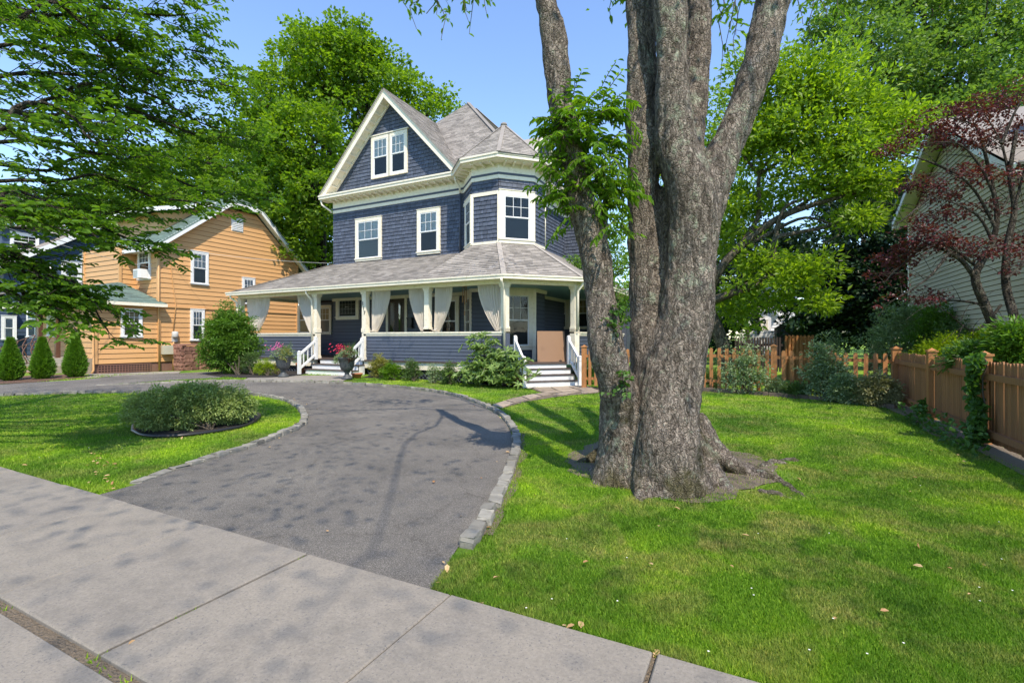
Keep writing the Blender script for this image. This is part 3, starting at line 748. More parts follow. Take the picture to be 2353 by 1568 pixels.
# trim bands, frieze, cornice: follow the plan line round the front, turret and side
line = [Vector((hx0, Y0, 0)), TO, TA, TB, TC, TD, TE, Vector((SX, SYE, 0)), Vector((-7.2, SYE, 0))]
def offline(L, d):
    out = []
    for i, p in enumerate(L):
        ns = []
        if i > 0: t = (p - L[i - 1]).normalized(); ns.append(Vector((t.y, -t.x, 0)))
        if i < len(L) - 1: t = (L[i + 1] - p).normalized(); ns.append(Vector((t.y, -t.x, 0)))
        if len(ns) == 1: out.append(p + ns[0] * d)
        else:
            b = (ns[0] + ns[1]).normalized(); out.append(p + b * (d / max(0.35, b.dot(ns[0]))))
    return out
def band(name, m, L, d0, d1, z0, z1, parent, start=0.0):
    """moulding of profile d0..d1 (out) x z0..z1 along plan line L"""
    A = offline(L, d0); B = offline(L, d1); V = []; F = []
    for i in range(len(L)): V += [up(A[i], z0), up(B[i], z0), up(B[i], z1), up(A[i], z1)]
    for i in range(len(L) - 1):
        a = 4 * i; b = a + 4
        for k in range(4): F.append((a + k, a + (k + 1) % 4, b + (k + 1) % 4, b + k))
    F += [(0, 1, 2, 3), (len(V) - 1, len(V) - 2, len(V) - 3, len(V) - 4)]
    mb = MB(); mb.add(V, F); return mb.build(name, m, parent)
band('trim_band', M['cream'], line, -0.01, 0.035, ZB, ZB + 0.15, house)
band('frieze', M['cream'], line, -0.01, 0.030, ZB + 0.24, 8.40, house)
band('stripe', M['blue_trim'], line, -0.01, 0.05, ZB + 0.152, ZB + 0.238, house)
L2 = [Vector((hx0 - .42, Y0, 0))] + line[1:]
L2 = [Vector((-19.27, Y0, 0)), TO, TA, TB, TC, TD, TE, Vector((SX, SYE, 0)), Vector((-7.2, SYE, 0))]
band('soffit', M['cream'], L2, -0.05, 0.44, 8.402, 8.44, house)
band('gutter', M['cream'], L2, 0.40, 0.54, 8.44, 8.60, house)
band('gutter_lip', M['cream'], L2, 0.53, 0.57, 8.56, 8.63, house)
crown = MB(); crown.prism([Vector((-19.27, Y0 - .45, 8.6)), Vector((-11.35, Y0 - .45, 8.6)), Vector((-11.35, Y0 + .02, 8.74)), Vector((-19.27, Y0 + .02, 8.74))], (0, 0, 0.02)); crown.build('pent_roof', M['cream'], house)
# eaves brackets, each a part
def bracket(p, n, length=0.36):
    F = frame(p, Vector((0, 0, 1)).cross(n), n); mb = MB()
    prof = [(0, 0), (length, 0), (length, -0.05), (length * .6, -0.075), (0, -0.13)]
    vs = [F @ Vector((x, y, z)) for x in (-0.035, 0.035) for y, z in prof]; k = len(prof)
    mb.add(vs, [tuple(range(k)), tuple(range(2 * k - 1, k - 1, -1))] + [(i, (i + 1) % k, (i + 1) % k + k, i + k) for i in range(k)])
    mb.build('bracket', M['cream'], house)
for i in range(len(line) - 1):
    a, b = line[i], line[i + 1]; L = (b - a).length; t = (b - a) / L; n = Vector((t.y, -t.x, 0)); k = max(1, round(L / 0.36))
    for j in range(k): bracket(up(a + t * (L * (j + .5) / k), 8.40) + n * 0.03, n)
# gable rakes
apex = Vector((gx, Y0 - .5, 12.98)); 
for s in (-1, 1):
    foot = Vector((gx + s * 4.05, Y0 - .5, 8.66)); d = (foot - apex); dn = d.normalized(); perp = Vector((-dn.z * s * -1, 0, dn.x * s * -1))
    perp = Vector((dn.z, 0, -dn.x)) * (1 if (Vector((dn.z, 0, -dn.x)).z < 0) else -1)      # pointing down-inward
    mb = MB(); mb.prism([apex, foot, foot + perp * .26, apex + perp * .26 / abs(perp.z) * 0 + Vector((0, 0, -.26 / abs(perp.z)))], (0, 0.04, 0)); mb.build('bargeboard', M['cream'], house)
    mb = MB(); mb.prism([apex + Vector((0, -.03, .03)), foot + Vector((0, -.03, .03)), foot + Vector((0, -.03, .03)) + perp * .08, apex + Vector((0, -.03, .03 - .08 / abs(perp.z)))], (0, 0.029, 0)); mb.build('rake_moulding', M['cream'], house)
    a2, f2 = apex + Vector((0, 0.041, -.20 / abs(perp.z))), foot + Vector((0, 0.041, 0)) + perp * .20
    mb = MB(); quad(mb, a2, f2, f2 + Vector((0, .46, 0)), a2 + Vector((0, .46, 0))); mb.build('rake_soffit', M['cream'], house)
    n_ = 12
    for k in range(n_):
        q = a2.lerp(f2, (k + .9) / (n_ + .6)) + perp * 0.035
        mb = MB(); mb.beam(q + Vector((0, .0, 0)), q + Vector((0, .38, 0)), .07, .07, perp); mb.build('bracket', M['cream'], house)
    q0 = a2 + perp * 0.03 + Vector((0, .40, -.06)); q1 = f2 + perp * .03 + Vector((0, .40, 0))
    mb = MB(); mb.beam(q0, q1, .06, .14, Vector((0, 1, 0)).cross(dn)); mb.build('rake_frieze', M['cream'], house)

# roofs: slabs with shingle tabs on them
roofs = []
def roofplane(poly, m, parent, expo=0.145, name='roof', tabs=True, thick=0.06):
    P = [Vector(p) for p in poly]
    n = (P[1] - P[0]).cross(P[2] - P[0]).normalized()
    if n.z < 0: n = -n; 
    mb = MB(); mb.prism([p - n * (thick + .002) for p in P], n * thick); r = mb.build(name, m, parent)
    return [] if not tabs else courses(P, n, expo, 0.33, 0.016, 0.003, 0.006, Rr)
rt = []
AP = Vector((-14.0, 22.5, 14.45)); ER = -8.25; EF = Y0 - .52; EL = -19.4; EB = 29
c_fr, c_fl, c_br, c_bl = Vector((ER, EF, 8.62)), Vector((EL, EF, 8.62)), Vector((ER, EB, 8.62)), Vector((EL, EB, 8.62))
AP2 = AP + Vector((0, 0.8, 0))
rt += roofplane([Vector((gx + 4.1, EF, 8.62)), c_fr, AP, Vector((gx, 21.16, 13.02))], M['grey_roof'], house); rt += roofplane([c_fr, c_br, AP2, AP], M['grey_roof'], house)
roofplane([c_bl, c_fl, AP, AP2], M['grey_roof'], house, tabs=False); roofplane([c_br, c_bl, AP2], M['grey_roof'], house, tabs=False)
ga = Vector((gx, Y0 - .55, 13.02)); gb_ = Vector((gx, 21.3, 13.02))
rt += roofplane([Vector((gx + 4.1, Y0 - .55, 8.66)), Vector((gx + 4.1, Y0 + .1, 8.66)), gb_, ga], M['grey_roof'], house)
roofplane([Vector((gx - 4.1, Y0 - .55, 8.66)), ga, gb_, Vector((gx - 4.1, 18.0, 8.66))], M['grey_roof'], house, tabs=False)
# turret cap
tc = Vector((-9.48, 18.09, 0)); tap = up(tc, 10.62)
oc = []
for k in range(8):
    th = radians(-112.5 + 45 * k); R_ = 2.13 / cos(radians(22.5)); oc.append(tc + Vector((R_ * cos(th), R_ * sin(th), 8.61)))
for k in range(8):
    q = [oc[k], oc[(k + 1) % 8], tap]; vis = k in (7, 0, 1, 2)
    rt += roofplane(q, M['grey_roof'], house, tabs=vis, name='turret_roof')
    if k in (0, 1, 2, 7, 3):
        mb = MB(); mb.beam(oc[k] + Vector((0, 0, .02)), tap + Vector((0, 0, .03)), .15, .02); mb.build('hip_cap', M['grey_roof'], house)
for a, b in ((c_fr, AP), (c_br, AP2)):
    mb = MB(); mb.beam(a + Vector((0, 0, .03)), b + Vector((0, 0, .03)), .2, .02); mb.build('hip_cap', M['grey_roof'], house)
mb = MB(); mb.lathe(tap + Vector((0, 0, -.05)), [(.16, 0), (.13, .1), (.04, .14), (.01, .16)], 8); mb.build('turret_finial', M['grey_roof'], house)
# small side gable beyond the turret and a chimney
sg = MB(); sg.prism([Vector((-8.5, 17.9, 8.6)), Vector((-8.5, 22.3, 8.6)), Vector((-8.5, 20.1, 10.5))], (-3.5, 0, 0)); sg.build('side_gable', M['blue_shingle'], house)
for a in (17.7, 22.5):
    mb = MB(); mb.beam((-8.4, a, 8.5), (-8.4, 20.1, 10.65), .14, .16, (1, 0, 0)); mb.build('bargeboard', M['cream'], house)
    roofplane([Vector((-8.3, a, 8.6)), Vector((-8.3, 20.1, 10.72)), Vector((-12.5, 20.1, 10.72)), Vector((-12.5, a, 8.6))], M['grey_roof'], house, tabs=False)
ch = MB(); cp = onY(1181, 312, 26); ch.box((cp.x, 26, 11.6), (.5, .5, 2.6)); ch.box((cp.x, 26, 12.92), (.6, .6, .1)); ch.build('chimney', M['brick'], house)

# porch roof
ze = 3.73; zw = 5.27
E = [Vector((-22.1, 14.31, ze)), Vector((-11.15, 14.31, ze)), Vector((-7.5, 14.31, ze)), Vector((-5.41, 16.40, ze)), Vector((-5.41, 26.5, ze))]
A_, B_, C_, D_, O_ = up(TA, 5.31), up(TB, 5.31), up(TC, 5.31), up(TD, 5.3), up(TO, zw)
hl = Vector((hx0, Y0, zw)); hl2 = Vector((hx0, 24, zw))
rt += roofplane([E[0], E[1], O_, hl], M['grey_roof'], house, name='porch_roof'); rt += roofplane([E[1], A_, O_], M['grey_roof'], house, name='porch_roof')
rt += roofplane([E[1], E[2], B_, A_], M['grey_roof'], house, name='porch_roof'); rt += roofplane([E[2], E[3], C_, B_], M['grey_roof'], house, name='porch_roof')
rt += roofplane([E[3], E[4], Vector((-8.0, 26.5, 5.3)), D_ + Vector((0, 0, 0)), C_], M['grey_roof'], house, name='porch_roof')
rt += roofplane([Vector((-22.1, 24, ze)), E[0], hl, hl2], M['grey_roof'], house, name='porch_roof')
for a, b in ((E[2], B_), (E[3], C_), (E[0], hl)):
    mb = MB(); mb.beam(a + Vector((0, 0, .02)), b + Vector((0, 0, .02)), .18, .02); mb.build('hip_cap', M['grey_roof'], house)
lay(rt, 'roof_shingle', M['grey_roof'], house, 300, 'roof_shingle_courses')
EL_ = [Vector((-22.1, 24, 0)), Vector((-22.1, 14.31, 0)), Vector((-7.5, 14.31, 0)), Vector((-5.41, 16.40, 0)), Vector((-5.41, 26.5, 0))]
band('porch_gutter', M['cream'], EL_, -0.02, 0.09, 3.60, 3.73, house)
band('porch_gutter_lip', M['cream'], EL_, 0.08, 0.115, 3.70, 3.75, house)
band('porch_soffit', M['cream'], EL_, -0.5, -0.02, 3.60, 3.63, house)
PL = [Vector((-21.77, 24, 0)), Vector((-21.77, 14.71, 0)), Vector((-7.67, 14.71, 0)), Vector((-5.81, 16.57, 0)), Vector((-5.81, 24, 0))]
band('porch_beam', M['cream'], PL, -0.10, 0.10, 3.48, 3.60, house)
ceil = MB(); ceil.prism([Vector((-21.7, 14.8, 3.585)), Vector((-7.7, 14.8, 3.585)), Vector((-5.9, 16.6, 3.585)), Vector((-5.9, 24, 3.585)), Vector((-21.7, 24, 3.585))], (0, 0, .012)); ceil.build('porch_ceiling', M['teal'], house)
band('ceiling_moulding', M['cream'], [Vector((hx0, Y0, 0)), TO, TA, TB, TC, TD, TE, Vector((SX, SYE, 0))], 0.0, 0.09, 3.44, 3.58, house)
# porch floor, skirt, rails
fl_ = MB(); fl_.prism([Vector((-21.9, 14.55, ZF - .05)), Vector((-7.6, 14.55, ZF - .05)), Vector((-5.65, 16.5, ZF - .05)), Vector((-5.65, 24, ZF - .05)), Vector((-21.9, 24, ZF - .05))], (0, 0, .05)); fl_.build('porch_floor', M['tread'], house)
sides = [(Vector((-21.77, 14.71, 0)), Vector((-16.73, 14.71, 0))), (Vector((-13.98, 14.71, 0)), Vector((-7.67, 14.71, 0))), (Vector((-5.81, 16.9, 0)), Vector((-5.81, 24, 0))), (Vector((-21.77, 20, 0)), Vector((-21.77, 14.71, 0)))]
rb = []
for i, (a, b) in enumerate(sides):
    t = (b - a).normalized(); n = Vector((t.y, -t.x, 0)); F = frame(a, t, n); L = (b - a).length
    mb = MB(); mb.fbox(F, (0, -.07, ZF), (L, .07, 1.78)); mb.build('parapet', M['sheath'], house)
    rb += courses([a + n * .074 + Vector((0, 0, ZF - .02)), b + n * .074 + Vector((0, 0, ZF - .02)), b + n * .074 + Vector((0, 0, 1.78)), a + n * .074 + Vector((0, 0, 1.78))], n, 0.128, None, 0.018, rv=.013)
    mb = MB(); mb.fbox(F, (0, -.13, 1.78), (L, .13, 1.84)); mb.fbox(F, (0, .05, 1.70), (L, .105, 1.78)); mb.build('rail_cap', M['cream'], house)
    mb = MB(); mb.fbox(F, (0, -.05, .42), (L, .10, ZF - .052)); mb.fbox(F, (0, -.02, ZF - .05), (L, .13, ZF - .02)); mb.build('skirt_board', M['cream'], house)
    # lattice under the skirt
    mb = MB(); k = int(L / 0.17)
    for j in range(k):
        x = L * j / k; mb.beam(F @ Vector((x, .0, .0)), F @ Vector((min(x + .42, L), .0, .42)), .03, .012, n); mb.beam(F @ Vector((x, .014, .42)), F @ Vector((min(x + .42, L), .014, .0)), .03, .012, n)
    tag(mb.build('lattice', M['blue_trim'], house), kind='stuff')
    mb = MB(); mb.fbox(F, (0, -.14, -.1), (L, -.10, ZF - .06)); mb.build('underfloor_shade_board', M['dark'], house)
lay(rb, 'rail_clapboard', M['blue_board'], house, 300)
for px_, py_, rot in ((-21.77, 14.71, 0), (-16.73, 14.71, 0), (-13.98, 14.71, 0), (-10.91, 14.71, 0), (-7.67, 14.71, -22.5), (-5.81, 16.57, -22.5), (-5.81, 20.2, 0)):
    R3 = Matrix.Rotation(radians(rot), 4, 'Z'); mb = MB(); 
    zb = 1.84 if px_ in (-10.91, -7.67, -5.81) else ZF
    if px_ in (-7.67, -5.81): b_2 = MB(); b_2.box((px_, py_, 1.25), (.24, .24, 1.06), R3); b_2.build('corner_board', M['blue_board'] if px_ < -6 else M['cream'], house)
    mb.box((px_, py_, (zb + 3.48) / 2), (.21, .21, 3.48 - zb), R3)
    mb.box((px_, py_, 1.93), (.25, .25, .16), R3); mb.box((px_, py_, 3.40), (.27, .27, .07), R3); mb.box((px_, py_, 3.455), (.31, .31, .05), R3)
    mb.box((px_, py_, 3.30), (.235, .235, .03), R3); mb.box((px_, py_, zb + .05), (.25, .25, .1), R3)
    mb.build('porch_post', M['cream'], house)
# downspouts
def spout(pts, m='cream', r=.045, parent=house, name='downspout'): mb = MB(); mb.tube(pts, r, 8); return mb.build(name, M[m], parent)
spout([(-16.9, 14.28, 3.62), (-16.9, 14.3, 3.5), (-16.86, 14.52, 3.25), (-16.86, 14.56, 3.1), (-16.86, 14.56, .9)])
spout([(-7.55, 14.2, 3.62), (-7.55, 14.24, 3.5), (-7.6, 14.48, 3.3), (-7.6, 14.52, 3.1), (-7.6, 14.52, .8)])
spout([(-5.45, 16.4, 3.62), (-5.45, 16.4, 3.5), (-5.62, 16.42, 3.3), (-5.64, 16.44, 3.15), (-5.64, 16.44, 1.9)])
spout([(-21.95, 14.3, 3.62), (-21.95, 14.3, 3.5), (-21.8, 14.5, 3.3), (-21.8, 14.55, .8)])
spout([(-11.3, 17.1, 8.42), (-11.3, 17.15, 8.25), (-11.26, 17.42, 8.02), (-11.26, 17.46, 7.8)]); spout([(-11.26, 17.46, 7.8), (-11.26, 17.46, 5.25)], 'blue_trim')
spout([(-19.2, 17.12, 8.42), (-19.15, 17.14, 8.2), (-18.9, 17.42, 7.95), (-18.87, 17.5, 7.85)])
spout([(-8.0 + .17, 18.66, 5.3), (-7.83, 18.66, 7.8)], 'cream', .03, name='corner_trim')
# upper windows
ux = Vector((1, 0, 0))
def wpos(xa, xb, ya, yb, Y):
    """casing from its measured corners on the plane y=Y: bottom-centre, width, height"""
    a = onY(xa, HY, Y); b = onY(xb, HY, Y); xm = (xa + xb) / 2
    zb = onY(xm, yb, Y).z; zt = onY(xm, ya, Y).z
    return Vector(((a.x + b.x) / 2, Y, zb)), b.x - a.x, zt - zb
o, wd, ht = wpos(818.5, 878, 501, 599, Y0); window(house, o, ux, nS, wd, ht, .16, 'blind_light', 'blind_mid', 3, 2)
o, wd, ht = wpos(960, 1012.5, 480, 584, Y0); window(house, o, ux, nS, wd, ht, .16, 'blind_light', 'room', 3, 2)
# gable pair
o, wd, ht = wpos(855, 937.5, 308, 405, Y0)
hw = wd / 2
window(house, o - ux * (hw / 2 - .02), ux, nS, hw + .04, ht, .15, 'blind_light', 'room', 3, 2, sill=False); window(house, o + ux * (hw / 2 + .0), ux, nS, hw - .002, ht, .15, 'blind_light', 'room', 3, 2, sill=False)
mb = MB(); mb.box((o.x, Y0 - .05, o.z + ht + .05), (wd + .14, .12, .05)); mb.build('window_cap', M['cream'], house)
# turret upper windows
def facewin(a, b, n, z0, z1, f0, f1, **k):
    t = (b - a); L = t.length; t = t / L; o = up(a + t * (L * (f0 + f1) / 2), z0); return window(house, o, t, n, L * (f1 - f0), z1 - z0, **k)
facewin(TB, TC, nSE, 5.30, 7.36, 0.0, 1.0, trim=.21, upper='room', lower='room')
facewin(TO, TA, nSW, 5.30, 7.30, 0.30, 1.0, trim=.15, upper='room', lower='blind_mid')
facewin(TD, TE, nNE, 5.30, 7.30, 0.1, .9, trim=.15)
band('turret_head_band', M['cream'], [TO, TA, TB, TC, TD], 0.0, 0.04, 7.20, 7.34, house)
band('turret_sill_band', M['cream'], [TA, TB, TC, TD], 0.0, 0.05, 5.29, 5.39, house)
for p in (TA, TB, TC):
    mb = MB(); mb.box((p.x, p.y, 6.3), (.10, .10, 1.95), Matrix.Rotation(radians(22), 4, 'Z')); mb.build('corner_board', M['cream'], house)
# ground floor windows and door
facewin(TB, TC, nSE, 1.15, 3.50, 0.0, .98, trim=.21, upper='room', lower='room')
facewin(TO, TA, nSW, 1.15, 3.40, 0.25, .95, trim=.16, upper='room', lower='room')
mb = MB(); p = TC; mb.box((p.x + .02, p.y - .02, 2.1), (.16, .16, 2.8), Matrix.Rotation(radians(22), 4, 'Z')); mb.build('corner_board', M['cream'], house)
q = onY(805, 700, Y0)
o, wd, ht = wpos(774, 826, 676, 734, Y0); st = window(house, o, ux, nS, wd, ht, .17, 'dark', 'dark', 1, 1, fixed=True, label="small square stained glass window", name='stained_window')
s2 = MB(); F = frame(o, ux, nS)
for k in range(4): zz = .3 + k * .22; s2.fbox(F, (-wd / 2 + .25, .050, zz), (wd / 2 - .25, .052, zz + .008))
for k in range(4): xx = -wd / 2 + .4 + k * .2; s2.fbox(F, (xx, .0505, .28), (xx + .008, .0525, ht - .3))
s2.lathe(o + Vector((0, -.055, ht / 2)), [(.12, -.01), (.12, .01)], 12); s2.build('leaded_pattern', M['metal'], st)
o, wd, ht = wpos(731, 763, 702, 768, WY); window(house, o, ux, nS, wd, ht, .12, 'blind_tan', 'blind_mid', 3, 2)
o, wd, ht = wpos(686, 730, 702, 768, WY); window(house, o, ux, nS, wd, ht, .12, 'blind_tan', 'blind_tan', 3, 2)
o, wd, ht = wpos(995, 1033, 664, 765, Y0 - .0); window(house, Vector((-11.9, Y0, 1.3)), ux, nS, 1.1, 2.1, .16, 'room', 'room', 1, 1)
# door
a = onY(888, HY, Y0); b = onY(936, HY, Y0); dz1 = onY(915, 680, Y0).z; F = frame(((a.x + b.x) / 2, Y0, ZF), ux, nS); dw = b.x - a.x; H = dz1 - ZF
mb = MB(); mb.fbox(F, (-dw / 2, 0, 0), (-dw / 2 + .13, .06, H + .45)); mb.fbox(F, (dw / 2 - .13, 0, 0), (dw / 2, .06, H + .45)); mb.fbox(F, (-dw / 2 + .13, 0, H - .12), (dw / 2 - .13, .06, H)); mb.fbox(F, (-dw / 2 + .13, 0, H + .32), (dw / 2 - .13, .06, H + .45)); mb.build('door_frame', M['cream'], house)
for s in (-1, 1):
    x0, x1 = (-dw / 2 + .13, -.004) if s < 0 else (.004, dw / 2 - .13)
    mb = MB(); mb.fbox(F, (x0, .02, 0), (x1, .03, H - .12)); mb.fbox(F, (x0, .03, 0), (x0 + .12, .045, H - .12)); mb.fbox(F, (x1 - .12, .03, 0), (x1, .045, H - .12))
    mb.fbox(F, (x0 + .12, .03, 0), (x1 - .12, .045, .35)); mb.fbox(F, (x0 + .12, .03, H - .28), (x1 - .12, .045, H - .12)); d_ = mb.build('door', M['door'], house)
    pb = MB(); pb.fbox(F, (x0 + .12, .032, .35), (x1 - .12, .036, H - .28)); pb.build('glass_panel', M['pane'], d_)
    kb = MB(); kb.lathe(F @ Vector((s * .07, .07, 1.0)), [(.02, -.03), (.035, 0), (.02, .03)], 10); kb.build('handle', M['bamboo'], d_)
# pair of windows on the side wall of the porch (facing the eastern steps)
Yr = SYE - 0.0
o, wd, ht = wpos(1250, 1305, 686, 756, SYE); 
window(house, Vector((o.x, SYE, o.z)), ux, nS, wd, ht, .11, 'blind_tan', 'room', 3, 2); window(house, Vector((o.x + wd - .02, SYE, o.z)), ux, nS, wd, ht, .11, 'blind_tan', 'room', 3, 2)
# number plate figures on the third post
for k, chh in enumerate("117"):
    cu = bpy.data.curves.new('house_number', 'FONT'); cu.body = chh; cu.size = .21; cu.extrude = .006; cu.align_x = 'CENTER'
    ob = bpy.data.objects.new('tmp', cu); COL.objects.link(ob); dg = bpy.context.evaluated_depsgraph_get(); me = bpy.data.meshes.new_from_object(ob.evaluated_get(dg)); bpy.data.objects.remove(ob)
    me.materials.clear(); me.materials.append(M['black'])
    put('house_number', me, house, Matrix.Translation((-14.03 + k * .045, 14.71 - .115, 2.93 - k * .19)) @ Matrix.Rotation(radians(90), 4, 'X'))

# steps
def steps(F, wd, n, rise, run, extra=0.0, z0=0.0):
    """F at floor edge; local -z? : x along, y outwards, z up from ground"""
    for k in range(n):
        zt = z0 + rise * (n - k)
        y1 = run * (k + 1); ww = wd / 2 + (extra if k >= 1 else 0)
        if k > 0 or True:
            mb = MB(); mb.fbox(F, (-ww, run * k - .02 if k else -.02, z0 - .05), (ww, run * k, zt - (.035 if k else 0))); mb.build('riser', M['white'], house)
        if k < n - 1:
            zt2 = z0 + rise * (n - k - 1); ww = wd / 2 + extra
            mb = MB(); mb.fbox(F, (-ww - .02, run * k, zt2 - .035), (ww + .02, y1 + .03, zt2)); mb.build('tread', M['tread'], house)
            for s in (-1, 1): mb = MB(); mb.fbox(F, (s * ww - .02 if s > 0 else -ww, run * k, z0 - .05), (s * ww if s > 0 else -ww + .02, y1, zt2 - .036)); mb.build('step_side', M['white'], house)
def railing(a, b, hr, nb=4, hn=1.0, topz=None):
    """a bottom newel foot, b top newel foot"""
    a, b = Vector(a), Vector(b); root = None
    R3 = Matrix.Rotation(math.atan2((b - a).y, (b - a).x), 4, 'Z')
    for p in (a, b):
        mb = MB(); mb.box(p + Vector((0, 0, hn / 2)), (.11, .11, hn), R3); mb.lathe(p + Vector((0, 0, hn)), [(.06, 0), (.062, .015), (.055, .03), (.02, .045)], 12); mb.box(p + Vector((0, 0, hn - .12)), (.125, .125, .02), R3); mb.build('newel_post', M['white'], house)
    off = Vector((0, 0, hr)); mb = MB(); mb.beam(a + off, b + off, .07, .08); mb.build('handrail', M['white'], house)
    lo = Vector((0, 0, .22)); mb = MB(); mb.beam(a + lo, b + lo, .05, .08); mb.build('bottom_rail', M['white'], house)
    for k in range(nb):
        p = a.lerp(b, (k + 1) / (nb + 1)); mb = MB(); mb.box(p + Vector((0, 0, (hr + .22) / 2)), (.035, .035, hr - .24), R3); mb.build('baluster', M['white'], house)
FL = frame((-15.2, 14.57, 0), ux, nS); steps(FL, 2.35, 3, .2, .33, .12, .15)
railing((-16.5, 13.62, .14), (-16.5, 14.45, .72), .80, 3, .92); railing((-13.92, 13.75, .2), (-13.92, 14.45, .72), .80, 3, .88)
cm = (Vector((-7.67, 14.71, 0)) + Vector((-5.81, 16.57, 0))) / 2 + nSE * .12; td = Vector((1, 1, 0)).normalized()
FR = frame(cm, td, nSE); steps(FR, 1.86, 4, .1875, .29, 0.05, 0.0)
p1 = cm + td * -1.0; p2 = cm + td * 1.0
for p in (p1, p2): railing(up(p + nSE * .95, .0), up(p + nSE * .06, .68), .86 if p is p1 else .86, 4, .98)

# things on and around the porch
def curtain(xa, xb, xp, zt=3.50, zb=1.86, label='', Y=14.78, seed=0):
    """top from xa to xb (world x), gathered at xp at the bottom"""
    R = random.Random(seed); nu, nv = 96, 26; V = []; F = []
    ph = R.uniform(0, 6); gw = R.uniform(.16, .26); pw = R.uniform(1.5, 2.1)
    for j in range(nv + 1):
        v = j / nv; z = zt + (zb - zt) * v
        k = 1 - v ** pw
        for i in range(nu + 1):
            u = i / nu
            x_top = xa + (xb - xa) * u
            wdt = gw + (1 - gw) * k
            x = xp + (x_top - xp) * wdt + 0.0
            zz = z
            if abs(xa - xp) > abs(xb - xp): far = 1 - u
            else: far = u
            zz = z + 0.10 * far * v * (1 - v)
            amp = 0.035 + 0.02 * v
            y = Y + amp * (sin(u * 2 * pi * 11 + ph + 2.4 * sin(u * 7 + ph)) + .4 * noise.noise(Vector((u * 20, v * 2, ph)))) + .012 * sin(u * 57 + v * 3)
            V.append((x, y, zz))
    for j in range(nv):
        for i in range(nu): a = j * (nu + 1) + i; F.append((a, a + 1, a + nu + 2, a + nu + 1))
    V = np.array(V); c = np.array([(xa + xb) / 2, Y, zb]); o = thing('curtain', Vector(c), label, 'curtain', 'ivory curtains tied back on the porch')
    put('cloth', mesh_np('cloth', V - c, F, M['curtain'], True), o, Matrix.Translation(Vector(c)))
    mb = MB(); mb.tube([(xp - .12, Y - .06, zb + .06), (xp, Y - .09, zb + .03), (xp + .12, Y - .06, zb + .08)], .018, 6); mb.build('tieback', M['curtain'], o)
XY = lambda x: onY(x, HY, 14.78).x
curtain(XY(567), XY(620), XY(573) + .35, label="ivory curtain at the far left porch post, above the round bush", zb=1.95, seed=1)
curtain(XY(684), XY(720), XY(724), label="ivory curtain gathered against the post with the downspout, left of the entry steps", seed=2)
curtain(XY(855), XY(897.5), XY(857), label="ivory curtain beside the post with the number 117", seed=3)
curtain(XY(939), XY(974), XY(975), label="ivory curtain on the left of the middle post, above the long blue rail", seed=4)
curtain(XY(998.8), XY(1037.8), XY(999), label="ivory curtain on the right of the middle post", seed=5)
curtain(XY(1096), XY(1156), XY(1154), label="widest ivory curtain, beside the porch corner post behind the rhododendron", seed=6)
# cardboard sheet
cb = MB(); a = onX(1237, 824, -7.2) if False else None
pA = cm + nSE * -.62 + td * .08; pB = cm + nSE * -.62 + td * 1.24
mb = MB(); base = [up(pA, ZF), up(pB, ZF)]; top = [up(pA, ZF + 1.12) + nSE * -.22 + td * .07, up(pB, ZF + 1.12) + nSE * -.22]
mb.prism([base[0], base[1], top[1], top[0]], nSE * -.03); tag(mb.build('cardboard_sheet', M['cardboard']), "large brown cardboard sheet leaning in the porch above the right steps", "cardboard")
# mailbox
o = onY(942, 742, Y0 - .1); mb = MB(); mb.box(o, (.26, .12, .42)); mb.box(o + Vector((0, -.02, .22)), (.28, .17, .05)); mb.box(o + Vector((0, -.075, -.1)), (.22, .03, .12)); tag(mb.build('mailbox', M['black']), "black wall mailbox beside the front door of the blue house", "mailbox")
# wind chime
o = onY(1067, 655, 15.6); wc = thing('wind_chime', o + Vector((0, 0, -.5)), "bamboo wind chime hanging from the porch ceiling between the curtains", "wind chime")
mb = MB(); mb.lathe(o + Vector((0, 0, -.06)), [(.10, 0), (.10, .02), (.03, .05)], 12); mb.tube([o, (o.x, o.y, 3.58)], .006, 5); mb.build('top_disc', M['bamboo'], wc)
for k in range(6):
    th = k * pi / 3; p = o + Vector((.08 * cos(th), .08 * sin(th), -.08)); mb = MB(); mb.tube([p, p - Vector((0, 0, .5 + .07 * (k % 3)))], .017, 8); mb.build('chime_tube', M['bamboo'], wc)
mb = MB(); mb.tube([o, o - Vector((0, 0, 1.0))], .004, 4); mb.box(o - Vector((0, 0, 1.06)), (.05, .01, .16)); mb.build('clapper', M['bamboo'], wc)

# ================================================================== ORANGE HOUSE
OX = -25.2
oh = thing('orange_house', (-28.5, 15, 0), "orange clapboard house with green clipped-gable roof beyond the driveway", "house")
yf, yb = 12.9, 20.6; GR = 8.74
core = MB()
prof = [(yf, .45), (yb, .45), (yb, 6.55), (17.9, 8.62), (16.2, 8.66), (yf, 6.15)]
prof = [(yf, .45), (yb, .45), (yb, 6.1), (17.9, 8.55), (16.2, 8.55), (yf, 6.1)]
core.prism([Vector((OX, y, z)) for y, z in prof], (-6.0, 0, 0)); core.prism([Vector((-25.3, 10.5, .45)), Vector((-25.3, 12.95, .45)), Vector((-25.3, 12.95, 3.2)), Vector((-25.3, 10.5, 3.2))], (-2.6, 0, 0))
core.prism([Vector((-27.9, 11.4, .45)), Vector((-33, 11.4, .45)), Vector((-33, 12.95, .45)), Vector((-27.9, 12.95, .45))], (0, 0, 2.7))
core.prism([Vector((-27.2, 12.26, 3.3)), Vector((-30.6, 12.26, 3.3)), Vector((-30.6, 12.95, 3.3)), Vector((-27.2, 12.95, 3.3))], (0, 0, 2.75))
core.build('wall', M['lap_shade_o'], oh)
cb_ = []
def OW(pts, n, e=0.235): 
    global cb_
    cb_ += courses([Vector(p) + Vector(n) * .004 for p in pts], Vector(n), e, None, 0.026, rv=.014)
